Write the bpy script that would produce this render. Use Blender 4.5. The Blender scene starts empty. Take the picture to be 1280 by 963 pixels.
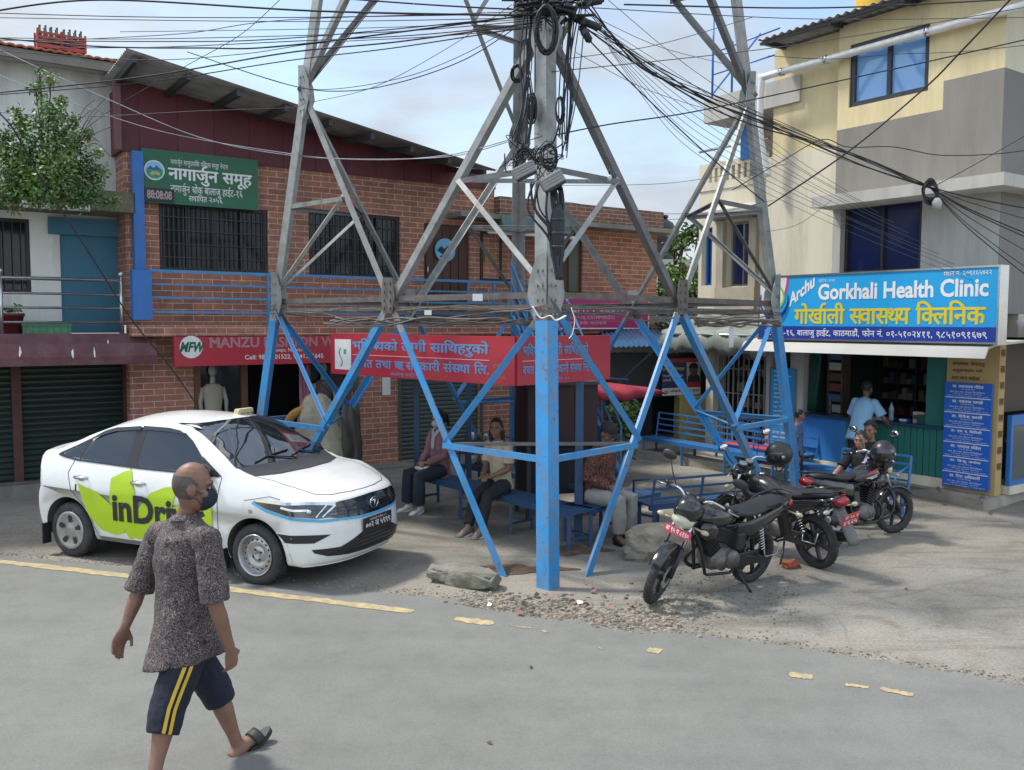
import bpy, bmesh, math, random
import numpy as np
from mathutils import Vector, Matrix, Euler
from mathutils.bvhtree import BVHTree
from mathutils.geometry import delaunay_2d_cdt
SC = bpy.context.scene
COL = SC.collection
rad = math.radians
V = Vector
# ------------------------------------------------------------------ camera
F_PX, PITCH, ROLL, CAM_H = 1125.64, 0.06908, -0.0028, 2.48
cam = bpy.data.cameras.new('camera'); cam_o = bpy.data.objects.new('camera', cam); COL.objects.link(cam_o)
cam.sensor_width = 36.0; cam.lens = F_PX / 1280 * 36.0; cam.clip_end = 2000; cam.clip_start = 0.05
cp, sp = math.cos(PITCH), math.sin(PITCH)
c_fw, c_up, c_rt = V((0, cp, -sp)), V((0, sp, cp)), V((1, 0, 0))
cr, sr = math.cos(ROLL), math.sin(ROLL)
r_x = c_rt * cr - c_up * sr; r_y = c_rt * sr + c_up * cr
cam_o.matrix_world = Matrix(((r_x.x, r_y.x, -c_fw.x, 0), (r_x.y, r_y.y, -c_fw.y, 0), (r_x.z, r_y.z, -c_fw.z, CAM_H), (0, 0, 0, 1)))
SC.camera = cam_o
# ------------------------------------------------------------------ world
SUN_EL, SUN_AZ = rad(58), rad(-70)          # azimuth from +Y towards +X
SC.view_settings.view_transform = 'Standard'; SC.view_settings.look = 'None'
SC.view_settings.gamma = 1.0; SC.view_settings.use_curve_mapping = False
SC.view_settings.exposure = 0.74
world = bpy.data.worlds.new('World'); SC.world = world; world.use_nodes = True
def build_world():
    nt = world.node_tree; N = nt.nodes; L = nt.links
    bg = N['Background']; bg.inputs[1].default_value = 0.135
    sky = N.new('ShaderNodeTexSky'); sky.sky_type = 'NISHITA'; sky.sun_disc = False
    sky.sun_elevation = SUN_EL; sky.sun_rotation = SUN_AZ; sky.air_density = 1.2; sky.dust_density = 1.0
    tc = N.new('ShaderNodeTexCoord')
    mp = N.new('ShaderNodeMapping'); mp.inputs['Scale'].default_value = (1.0, 1.0, 2.6); L.new(tc.outputs['Generated'], mp.inputs[0])
    mp.inputs['Location'].default_value = (0.31, 0.42, 0.1)
    n1 = N.new('ShaderNodeTexNoise'); n1.inputs['Scale'].default_value = 2.7; n1.inputs['Detail'].default_value = 9; n1.inputs['Roughness'].default_value = 0.56
    n1.inputs['Distortion'].default_value = 0.35
    L.new(mp.outputs[0], n1.inputs['Vector'])
    rp = N.new('ShaderNodeValToRGB'); rp.color_ramp.elements[0].position = 0.39; rp.color_ramp.elements[1].position = 0.60
    L.new(n1.outputs[0], rp.inputs[0])
    n2 = N.new('ShaderNodeTexNoise'); n2.inputs['Scale'].default_value = 5.0; n2.inputs['Detail'].default_value = 7; L.new(mp.outputs[0], n2.inputs['Vector'])
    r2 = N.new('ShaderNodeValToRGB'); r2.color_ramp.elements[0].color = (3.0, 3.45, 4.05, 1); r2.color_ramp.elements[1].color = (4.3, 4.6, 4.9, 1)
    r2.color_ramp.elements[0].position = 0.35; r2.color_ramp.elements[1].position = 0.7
    L.new(n2.outputs[0], r2.inputs[0])
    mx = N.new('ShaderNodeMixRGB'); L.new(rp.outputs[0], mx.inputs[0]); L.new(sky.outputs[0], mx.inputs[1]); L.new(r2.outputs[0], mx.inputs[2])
    sp_ = N.new('ShaderNodeSeparateXYZ'); L.new(tc.outputs['Generated'], sp_.inputs[0]); mr = N.new('ShaderNodeMapRange')   # clouds brightened overhead and behind the camera as added fill light
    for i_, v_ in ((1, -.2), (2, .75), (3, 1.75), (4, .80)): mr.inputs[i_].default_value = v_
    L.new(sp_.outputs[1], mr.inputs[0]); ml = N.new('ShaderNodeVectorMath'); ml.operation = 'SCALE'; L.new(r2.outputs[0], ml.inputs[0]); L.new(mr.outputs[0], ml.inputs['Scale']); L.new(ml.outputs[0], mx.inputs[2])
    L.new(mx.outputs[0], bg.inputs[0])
build_world()
sun = bpy.data.lights.new('sun', 'SUN'); sun.energy = 2.6; sun.angle = rad(6); sun.color = (1.0, 0.95, 0.87)
sun_o = bpy.data.objects.new('sun', sun); COL.objects.link(sun_o)
to_sun = V((math.sin(SUN_AZ) * math.cos(SUN_EL), math.cos(SUN_AZ) * math.cos(SUN_EL), math.sin(SUN_EL)))
sun_o.rotation_euler = to_sun.to_track_quat('Z', 'Y').to_euler(); sun_o.location = to_sun * 50
# ------------------------------------------------------------------ pixel -> place
CAMP = V((0, 0, CAM_H))
def ray(px, py):
    return (r_x * ((px - 640) / F_PX) + r_y * (-(py - 481.5) / F_PX) + c_fw)
def G(px, py, z=0.0):
    d = ray(px, py); return CAMP + d * ((z - CAM_H) / d.z)
def at(px, py, D):
    d = ray(px, py); return CAMP + d * (D / d.y)
class Frame:
    def __init__(s, o, deg):
        s.o = V(o); s.a = rad(deg); s.x = V((math.cos(s.a), math.sin(s.a), 0)); s.y = V((-math.sin(s.a), math.cos(s.a), 0))
    def loc(s, px, py, off=0.0):
        d = ray(px, py); t = ((s.o - CAMP).dot(s.y) + off) / d.dot(s.y); p = CAMP + d * t - s.o
        return p.dot(s.x), p.z
    def w(s, x, y, z): return s.o + s.x * x + s.y * y + V((0, 0, z))
    def R(s, x0, y0, x1, y1, off=0.0):
        xm, ym = (x0 + x1) / 2, (y0 + y1) / 2
        return s.loc(x0, ym, off)[0], s.loc(x1, ym, off)[0], s.loc(xm, y1, off)[1], s.loc(xm, y0, off)[1]
# ------------------------------------------------------------------ materials
MATS = {}
def new_mat(name):
    m = bpy.data.materials.new(name); m.use_nodes = True
    return m, m.node_tree.nodes, m.node_tree.links, m.node_tree.nodes['Principled BSDF']
def mat(name, col=(), rough=0.6, metal=0.0, var=0.12, scale=4.0, bump=0.0, bscale=60.0, spec=0.5, dirt=None, dscale=1.5, damt=0.5, coat=0.0, streak=False):
    if name in MATS: return MATS[name]
    m, N, L, P = new_mat(name); MATS[name] = m
    P.inputs['Roughness'].default_value = rough; P.inputs['Metallic'].default_value = metal
    P.inputs['Specular IOR Level'].default_value = spec
    if coat: P.inputs['Coat Weight'].default_value = coat; P.inputs['Coat Roughness'].default_value = 0.05
    tc = N.new('ShaderNodeTexCoord')
    n = N.new('ShaderNodeTexNoise'); n.inputs['Scale'].default_value = scale; n.inputs['Detail'].default_value = 8; n.inputs['Roughness'].default_value = 0.65
    if streak:
        mp = N.new('ShaderNodeMapping'); mp.inputs['Scale'].default_value = (1, 1, 0.18); L.new(tc.outputs['Object'], mp.inputs[0]); L.new(mp.outputs[0], n.inputs['Vector'])
    else: L.new(tc.outputs['Object'], n.inputs['Vector'])
    r = N.new('ShaderNodeValToRGB'); a, b = r.color_ramp.elements
    a.position = 0.3; b.position = 0.7
    a.color = (*[max(0, c * (1 - var)) for c in col], 1); b.color = (*[min(1, c * (1 + var)) for c in col], 1)
    L.new(n.outputs[0], r.inputs[0]); out = r.outputs[0]
    if dirt:
        d = N.new('ShaderNodeTexNoise'); d.inputs['Scale'].default_value = dscale; d.inputs['Detail'].default_value = 10; d.inputs['Roughness'].default_value = 0.7
        if streak: L.new(mp.outputs[0], d.inputs['Vector'])
        else: L.new(tc.outputs['Object'], d.inputs['Vector'])
        dr = N.new('ShaderNodeValToRGB'); dr.color_ramp.elements[0].position = 0.45; dr.color_ramp.elements[1].position = 0.68
        dr.color_ramp.elements[0].color = (0, 0, 0, 1); dr.color_ramp.elements[1].color = (damt, damt, damt, 1)
        L.new(d.outputs[0], dr.inputs[0])
        mx = N.new('ShaderNodeMixRGB'); mx.inputs[2].default_value = (*dirt, 1); L.new(dr.outputs[0], mx.inputs[0]); L.new(out, mx.inputs[1]); out = mx.outputs[0]
    L.new(out, P.inputs['Base Color'])
    if bump:
        bn = N.new('ShaderNodeTexNoise'); bn.inputs['Scale'].default_value = bscale; bn.inputs['Detail'].default_value = 6; L.new(tc.outputs['Object'], bn.inputs['Vector'])
        bp = N.new('ShaderNodeBump'); bp.inputs['Strength'].default_value = bump; bp.inputs['Distance'].default_value = 0.02
        L.new(bn.outputs[0], bp.inputs['Height']); L.new(bp.outputs[0], P.inputs['Normal'])
    return m
def brick_mat(name, c1, c2, mortar, bw=0.30, bh=0.092, ms=0.007, var=0.3):
    m, N, L, P = new_mat(name); MATS[name] = m
    P.inputs['Roughness'].default_value = 0.75
    tc = N.new('ShaderNodeTexCoord'); sx = N.new('ShaderNodeSeparateXYZ'); L.new(tc.outputs['Object'], sx.inputs[0])
    ad = N.new('ShaderNodeMath'); ad.operation = 'ADD'; L.new(sx.outputs[0], ad.inputs[0]); L.new(sx.outputs[1], ad.inputs[1])
    cb = N.new('ShaderNodeCombineXYZ'); L.new(ad.outputs[0], cb.inputs[0]); L.new(sx.outputs[2], cb.inputs[1])
    b = N.new('ShaderNodeTexBrick'); b.inputs['Scale'].default_value = 1; b.inputs['Brick Width'].default_value = bw; b.inputs['Row Height'].default_value = bh
    b.inputs['Mortar Size'].default_value = ms; b.inputs['Mortar Smooth'].default_value = 0.3; b.inputs['Bias'].default_value = 0.0
    b.inputs['Color1'].default_value = (*c1, 1); b.inputs['Color2'].default_value = (*c2, 1); b.inputs['Mortar'].default_value = (*mortar, 1)
    L.new(cb.outputs[0], b.inputs['Vector'])
    n = N.new('ShaderNodeTexNoise'); n.inputs['Scale'].default_value = 7; n.inputs['Detail'].default_value = 9; n.inputs['Roughness'].default_value = 0.7; L.new(tc.outputs['Object'], n.inputs['Vector'])
    r = N.new('ShaderNodeValToRGB'); r.color_ramp.elements[0].color = (1 - var,) * 3 + (1,); r.color_ramp.elements[1].color = (1 + var * .6,) * 3 + (1,)
    r.color_ramp.elements[0].position = .3; r.color_ramp.elements[1].position = .7; L.new(n.outputs[0], r.inputs[0])
    mx = N.new('ShaderNodeMixRGB'); mx.blend_type = 'MULTIPLY'; mx.inputs[0].default_value = 1; L.new(b.outputs[0], mx.inputs[1]); L.new(r.outputs[0], mx.inputs[2])
    L.new(mx.outputs[0], P.inputs['Base Color'])
    bp = N.new('ShaderNodeBump'); bp.inputs['Strength'].default_value = 0.35; bp.inputs['Distance'].default_value = 0.012; bp.invert = True
    L.new(b.outputs['Fac'], bp.inputs['Height']); L.new(bp.outputs[0], P.inputs['Normal'])
    return m
def blotch(m, scale, lo, hi, col, amt, stretch=(1, 1, 1)):
    """stains, chips or rust of their own shape over a finished material"""
    N, L = m.node_tree.nodes, m.node_tree.links; P = N['Principled BSDF']; src = P.inputs['Base Color'].links[0].from_socket
    tc = N.new('ShaderNodeTexCoord'); mp = N.new('ShaderNodeMapping'); mp.inputs['Scale'].default_value = stretch; mp.inputs['Location'].default_value = (scale, 3.3, 1.7); L.new(tc.outputs['Object'], mp.inputs[0])
    n = N.new('ShaderNodeTexNoise'); n.inputs['Scale'].default_value = scale; n.inputs['Detail'].default_value = 10; n.inputs['Roughness'].default_value = .7; L.new(mp.outputs[0], n.inputs['Vector'])
    r = N.new('ShaderNodeValToRGB'); r.color_ramp.elements[0].position = lo; r.color_ramp.elements[1].position = hi; r.color_ramp.elements[0].color = (0, 0, 0, 1); r.color_ramp.elements[1].color = (amt, amt, amt, 1); L.new(n.outputs[0], r.inputs[0])
    x = N.new('ShaderNodeMixRGB'); x.inputs[2].default_value = (*col, 1); L.new(r.outputs[0], x.inputs[0]); L.new(src, x.inputs[1]); L.new(x.outputs[0], P.inputs['Base Color'])
def glass_mat(name, col, rough=0.06, spec=0.8, ior=1.5):
    m, N, L, P = new_mat(name); MATS[name] = m
    P.inputs['Base Color'].default_value = (*col, 1); P.inputs['Roughness'].default_value = rough; P.inputs['Specular IOR Level'].default_value = spec; P.inputs['IOR'].default_value = ior
    tc = N.new('ShaderNodeTexCoord'); bn = N.new('ShaderNodeTexNoise'); bn.inputs['Scale'].default_value = 1.3; L.new(tc.outputs['Object'], bn.inputs['Vector'])
    bp = N.new('ShaderNodeBump'); bp.inputs['Strength'].default_value = 0.05; bp.inputs['Distance'].default_value = 0.05; L.new(bn.outputs[0], bp.inputs['Height']); L.new(bp.outputs[0], P.inputs['Normal'])
    return m
# ------------------------------------------------------------------ mesh builder
class MB:
    def __init__(s): s.v = []; s.f = []; s.mi = []; s.sm = []; s.cur = 0; s.smooth = False; s.M = None
    def add(s, vs, fs, smooth=None):
        b = len(s.v)
        s.v += [tuple(s.M @ V(p)) if s.M else tuple(p) for p in vs]
        for f in fs: s.f.append([i + b for i in f]); s.mi.append(s.cur); s.sm.append(s.smooth if smooth is None else smooth)
        return s
    def box(s, x0, x1, y0, y1, z0, z1):
        v = [(x, y, z) for z in (z0, z1) for y in (y0, y1) for x in (x0, x1)]
        return s.add(v, [(0, 2, 3, 1), (4, 5, 7, 6), (0, 1, 5, 4), (2, 6, 7, 3), (0, 4, 6, 2), (1, 3, 7, 5)], False)
    def quad(s, *p): return s.add(p, [tuple(range(len(p)))], False)
    def bar(s, p, q, w, h=None, up=(0, 0, 1), taper=1.0):
        h = h or w; p, q = V(p), V(q); d = (q - p).normalized(); u = V(up)
        if abs(d.dot(u)) > 0.98: u = V((1, 0, 0))
        a = d.cross(u).normalized() * (w / 2); b = a.cross(d).normalized() * (h / 2)
        v = [e + (a * i + b * j) * k for e, k in ((p, 1), (q, taper)) for i, j in ((-1, -1), (1, -1), (1, 1), (-1, 1))]
        return s.add(v, [(0, 1, 5, 4), (1, 2, 6, 5), (2, 3, 7, 6), (3, 0, 4, 7), (3, 2, 1, 0), (4, 5, 6, 7)], False)
    def angle(s, p, q, w, t, d1, d2):
        """L section steel: flanges run from the edge p-q along d1 and d2"""
        p, q, d1, d2 = V(p), V(q), V(d1).normalized(), V(d2).normalized()
        prof = [V((0, 0, 0)), d1 * w, d1 * w + d2 * t, d1 * t + d2 * t, d2 * w + d1 * t, d2 * w]
        v = [e + o for e in (p, q) for o in prof]
        return s.add(v, [(i, (i + 1) % 6, 6 + (i + 1) % 6, 6 + i) for i in range(6)] + [(5, 4, 3, 2, 1, 0), (6, 7, 8, 9, 10, 11)], False)
    def tube(s, pts, r, n=8, caps=True, smooth=True, closed=False):
        pts = [V(p) for p in pts]; m = len(pts); rs = r if isinstance(r, (list, tuple)) else [r] * m
        v = []; prev = None
        for i, p in enumerate(pts):
            if closed: d = pts[(i + 1) % m] - pts[i - 1]
            else: d = pts[min(i + 1, m - 1)] - pts[max(i - 1, 0)]
            d.normalize()
            if prev is None:
                u = V((0, 0, 1)) if abs(d.z) < 0.9 else V((1, 0, 0))
                a = d.cross(u).normalized()
            else:
                a = prev - d * prev.dot(d); a.normalize()
            prev = a; b = d.cross(a); rr = rs[i]; ra, rb = rr if isinstance(rr, tuple) else (rr, rr)
            v += [p + a * (ra * math.cos(2 * math.pi * k / n)) + b * (rb * math.sin(2 * math.pi * k / n)) for k in range(n)]
        f = [(i * n + k, i * n + (k + 1) % n, ((i + 1) % m) * n + (k + 1) % n, ((i + 1) % m) * n + k) for i in range(m if closed else m - 1) for k in range(n)]
        s.add(v, f, smooth)
        if caps and not closed:
            b0 = len(s.v) - len(v)
            s.f.append([b0 + k for k in range(n - 1, -1, -1)]); s.mi.append(s.cur); s.sm.append(False)
            s.f.append([b0 + (m - 1) * n + k for k in range(n)]); s.mi.append(s.cur); s.sm.append(False)
        return s
    def lathe(s, prof, o=(0, 0, 0), axis=(0, 0, 1), n=24, smooth=True):
        """prof: list of (radius, along axis)"""
        ax = V(axis).normalized(); u = V((0, 0, 1)) if abs(ax.z) < 0.9 else V((1, 0, 0)); a = ax.cross(u).normalized(); b = ax.cross(a)
        v = [V(o) + ax * h + (a * math.cos(2 * math.pi * k / n) + b * math.sin(2 * math.pi * k / n)) * r for r, h in prof for k in range(n)]
        f = [(i * n + k, i * n + (k + 1) % n, (i + 1) * n + (k + 1) % n, (i + 1) * n + k) for i in range(len(prof) - 1) for k in range(n)]
        return s.add(v, f, smooth)
    def prism(s, poly, depth_vec, smooth=False):
        p = [V(a) for a in poly]; d = V(depth_vec); n = len(p)
        return s.add(p + [a + d for a in p], [tuple(range(n - 1, -1, -1)), tuple(range(n, 2 * n))] + [(i, (i + 1) % n, n + (i + 1) % n, n + i) for i in range(n)], smooth)
    def ell(s, c, r, n=16, m=10, rot=None):
        c = V(c); R_ = rot or Matrix.Identity(3); v = []
        for i in range(m + 1):
            t = math.pi * i / m
            for k in range(n):
                ph = 2 * math.pi * k / n
                v.append(c + R_ @ V((r[0] * math.sin(t) * math.cos(ph), r[1] * math.sin(t) * math.sin(ph), r[2] * math.cos(t))))
        return s.add(v, [(i * n + k, (i + 1) * n + k, (i + 1) * n + (k + 1) % n, i * n + (k + 1) % n) for i in range(m) for k in range(n)], True)
    def wall(s, x0, x1, z0, z1, holes, y0, y1):
        xs = sorted({x0, x1, *[min(max(h[i], x0), x1) for h in holes for i in (0, 1)]}); zs = sorted({z0, z1, *[min(max(h[i], z0), z1) for h in holes for i in (2, 3)]})
        nx, nz = len(xs) - 1, len(zs) - 1
        def solid(i, j):
            if not (0 <= i < nx and 0 <= j < nz): return False
            cx, cz = (xs[i] + xs[i + 1]) / 2, (zs[j] + zs[j + 1]) / 2
            return not any(h[0] < cx < h[1] and h[2] < cz < h[3] for h in holes)
        for i in range(nx):
            for j in range(nz):
                if not solid(i, j): continue
                a, b, c, d = xs[i], xs[i + 1], zs[j], zs[j + 1]
                s.quad((a, y0, c), (b, y0, c), (b, y0, d), (a, y0, d)); s.quad((b, y1, c), (a, y1, c), (a, y1, d), (b, y1, d))
                if not solid(i - 1, j): s.quad((a, y1, c), (a, y0, c), (a, y0, d), (a, y1, d))
                if not solid(i + 1, j): s.quad((b, y0, c), (b, y1, c), (b, y1, d), (b, y0, d))
                if not solid(i, j - 1): s.quad((a, y1, c), (b, y1, c), (b, y0, c), (a, y0, c))
                if not solid(i, j + 1): s.quad((a, y0, d), (b, y0, d), (b, y1, d), (a, y1, d))
        return s
    def mesh(s, name, mats, autosmooth=None):
        me = bpy.data.meshes.new(name); me.from_pydata(s.v, [], s.f); me.update()
        for m in (mats if isinstance(mats, (list, tuple)) else [mats]): me.materials.append(m)
        me.polygons.foreach_set('material_index', s.mi); me.polygons.foreach_set('use_smooth', s.sm); me.update()
        return me
    def build(s, name, mats, parent=None, M=None, bevel=0.0):
        o = bpy.data.objects.new(name, s.mesh(name, mats)); COL.objects.link(o)
        if parent is not None: o.parent = parent
        if M is not None: o.matrix_local = M
        if bevel:
            b = o.modifiers.new('bevel', 'BEVEL'); b.width = bevel; b.segments = 2; b.limit_method = 'ANGLE'; b.angle_limit = rad(40)
        return o
def tag(o, label=None, cat=None, group=None, kind=None):
    if label: o['label'] = label
    if cat: o['category'] = cat
    if group: o['group'] = group
    if kind: o['kind'] = kind
    return o
def thing(name, label, cat, loc=(0, 0, 0), rotz=0.0, group=None):
    o = bpy.data.objects.new(name, None); o.empty_display_size = 0.1; COL.objects.link(o); o.location = loc; o.rotation_euler = (0, 0, rotz)
    return tag(o, label, cat, group)
def copy_tree(o, parent=None):
    c = o.copy(); COL.objects.link(c); c.parent = parent
    for ch in list(o.children): copy_tree(ch, c)
    return c
# ------------------------------------------------------------------ lettering (Devanagari laid out by hand: '+' half form, '^' reph over the letter before, short-i typed first)
_fin = {}
def run_mesh(t, bold):
    k = (t, bold)
    if k not in _fin:
        c = bpy.data.curves.new('t', 'FONT'); c.body = t; c.resolution_u = 3; c.offset = bold
        o = bpy.data.objects.new('t', c); COL.objects.link(o); dg = bpy.context.evaluated_depsgraph_get(); dg.update()
        m = bpy.data.meshes.new_from_object(o.evaluated_get(dg))
        _fin[k] = ([tuple(v.co[:2]) for v in m.vertices], [list(p.vertices) for p in m.polygons])
        bpy.data.objects.remove(o); bpy.data.curves.remove(c); bpy.data.meshes.remove(m)
    return _fin[k]
ADV = dict(zip('अआइईउऊएऐओकखगघङचछजझञटठडढणतथदधनपफबभमयरलवशषसहािीोौः।', (.764, 1.023, .491, .491, .548, .765, .553, .553, 1.023, .762, .818, .563, .591, .647, .634, .701, .742, .756, .742, .504, .585, .577, .563, .723, .57, .642, .52, .615, .555, .568, .771, .571, .703, .598, .58, .409, .678, .556, .68, .578, .676, .531, .259, .259, .259, .259, .259, .272, .379)))
def clip_x(vs, fs, xm):
    bm = bmesh.new(); bv = [bm.verts.new((x, y, 0)) for x, y in vs]
    for f in fs:
        try: bm.faces.new([bv[i] for i in f])
        except ValueError: pass
    bmesh.ops.bisect_plane(bm, geom=bm.verts[:] + bm.edges[:] + bm.faces[:], plane_co=(xm, 0, 0), plane_no=(1, 0, 0), clear_outer=True)
    bm.verts.index_update(); r = ([(v.co.x, v.co.y) for v in bm.verts], [[v.index for v in f.verts] for f in bm.faces]); bm.free(); return r
def text_flat(s, bold=0.0):
    vs, fs = [], []; x = 0.0
    def put(m, dx, mir=None):
        b = len(vs)
        vs.extend([((mir - a if mir is not None else a) + dx, c) for a, c in m[0]]); fs.extend([[i + b for i in f] for f in m[1]])
    nag = any(0x900 <= ord(c) < 0x980 for c in s)
    if not nag:
        put(run_mesh(s, bold), 0); return vs, fs
    i = 0
    while i < len(s):
        c = s[i]
        if c == ' ': x += 0.32; i += 1; continue
        if i + 1 < len(s) and s[i + 1] == '+':
            a = ADV[c]; w = a * .72 if c in 'कफ' else a - .115
            if c in 'रदटठडढहछ': put(run_mesh(c, bold), x); x += a * .8
            else: put(clip_x(*run_mesh(c, bold), w), x); x += w - .01
            i += 2; continue
        if c == '^': put(run_mesh('े', bold), x, -.5); i += 1; continue
        put(run_mesh(c, bold), x)
        if c in ADV: x += ADV[c]
        elif 0x966 <= ord(c) <= 0x96f: x += .551
        elif 0x900 <= ord(c) < 0x980: pass
        else:
            m = run_mesh(c, bold)[0]; x += (max(p[0] for p in m) + .08) if m else .2
        i += 1
    return vs, fs
def lettering(lines, mats, parent, place, name='lettering', th=0.004):
    """lines: (text, x0, x1, y0, y1, material slot, bold[, shear]) fitted into boxes; place(u, v, h) -> local point"""
    mb = MB()
    for ln in lines:
        s, x0, x1, y0, y1, slot, bold = ln[:7]; sh = ln[7] if len(ln) > 7 else 0.0; rise = ln[8] if len(ln) > 8 else 0.0
        nag = any(0x900 <= ord(c) < 0x980 for c in s)
        vs, fs = text_flat(s, 0.0 if nag else bold)
        if not vs: continue
        hs = [0.0] * len(vs)
        if nag:                                          # glyphs overlap: give each face its own tiny height; thicken with shifted copies
            v2, f2, hs = [], [], []
            for c, (ox, oy) in enumerate(((0, 0), (bold, 0), (-bold, 0), (0, bold * .6), (0, -bold * .6)) if bold > .005 else ((0, 0),)):
                for k, f in enumerate(fs):
                    f2.append(list(range(len(v2), len(v2) + len(f)))); v2 += [(vs[i][0] + ox, vs[i][1] + oy) for i in f]; hs += [(c * 4 + k % 4) * .00009] * len(f)
            vs, fs = v2, f2
        ax, bx = min(p[0] for p in vs), max(p[0] for p in vs); ay, by = min(p[1] for p in vs), max(p[1] for p in vs)
        mb.cur = slot
        q = []
        for (a, c), dh in zip(vs, hs):
            u = (a - ax) / (bx - ax); v = (c - ay) / (by - ay)
            q.append(place(x0 + (x1 - x0) * u + sh * v * (y1 - y0), y0 + (y1 - y0) * v + rise * u, th + dh))
        mb.add(q, fs, False)
    return mb.build(name, mats, parent)
def panel_place(y):
    return lambda u, v, h: (u, y - h, v)
def R2(n): return random.Random(n)
# ------------------------------------------------------------------ ground, road, markings
def ground_mat():
    m, N, L, P = new_mat('yard_concrete'); P.inputs['Roughness'].default_value = 0.9; P.inputs['Specular IOR Level'].default_value = 0.25
    tc = N.new('ShaderNodeTexCoord')
    def noise(sc, det=10, ro=0.65, dist=0.0, vec=None):
        n = N.new('ShaderNodeTexNoise'); n.inputs['Scale'].default_value = sc; n.inputs['Detail'].default_value = det; n.inputs['Roughness'].default_value = ro; n.inputs['Distortion'].default_value = dist
        L.new(vec or tc.outputs['Object'], n.inputs['Vector']); return n.outputs[0]
    def ramp(i, p0, c0, p1, c1):
        r = N.new('ShaderNodeValToRGB'); r.color_ramp.elements[0].position = p0; r.color_ramp.elements[1].position = p1
        r.color_ramp.elements[0].color = (*c0, 1); r.color_ramp.elements[1].color = (*c1, 1); L.new(i, r.inputs[0]); return r.outputs[0]
    def mix(f, a, b, bl='MIX'):
        x = N.new('ShaderNodeMixRGB'); x.blend_type = bl
        if isinstance(f, float): x.inputs[0].default_value = f
        else: L.new(f, x.inputs[0])
        for k, c in ((1, a), (2, b)):
            if isinstance(c, tuple): x.inputs[k].default_value = (*c, 1)
            else: L.new(c, x.inputs[k])
        return x.outputs[0]
    base = ramp(noise(0.55), 0.35, (.215, .203, .174), 0.65, (.325, .308, .268))
    base = mix(ramp(noise(1.7, 12, .75, .6), .50, (0, 0, 0), .66, (.85, .85, .85)), base, (.165, .148, .118))
    base = mix(ramp(noise(0.23, 6), .45, (0, 0, 0), .6, (.5, .5, .5)), base, (.33, .275, .22))
    mp = N.new('ShaderNodeMapping'); mp.inputs['Scale'].default_value = (.35, 2.2, 1); mp.inputs['Rotation'].default_value = (0, 0, rad(-14)); L.new(tc.outputs['Object'], mp.inputs[0])
    base = mix(ramp(noise(1.3, 9, .7, .4, mp.outputs[0]), .52, (0, 0, 0), .70, (.85, .85, .85)), base, (.14, .128, .108))
    base = mix(1.0, base, ramp(noise(38, 5, .8), .33, (.62, .62, .62), .67, (1.18, 1.18, 1.18)), 'MULTIPLY')
    dv = N.new('ShaderNodeMixRGB'); dv.inputs[0].default_value = .12; L.new(tc.outputs['Object'], dv.inputs[1])
    nn = N.new('ShaderNodeTexNoise'); nn.inputs['Scale'].default_value = 2.4; nn.inputs['Detail'].default_value = 8; L.new(tc.outputs['Object'], nn.inputs['Vector']); L.new(nn.outputs[1], dv.inputs[2])
    vo = N.new('ShaderNodeTexVoronoi'); vo.feature = 'DISTANCE_TO_EDGE'; vo.inputs['Scale'].default_value = 0.35; L.new(dv.outputs[0], vo.inputs['Vector'])
    base = mix(ramp(vo.outputs[0], 0.0, (.3, .3, .3), .004, (0, 0, 0)), base, (.11, .10, .085))
    L.new(base, P.inputs['Base Color'])
    bp = N.new('ShaderNodeBump'); bp.inputs['Strength'].default_value = .5; bp.inputs['Distance'].default_value = .03; L.new(noise(9, 12, .75), bp.inputs['Height']); L.new(bp.outputs[0], P.inputs['Normal'])
    return m
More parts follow.
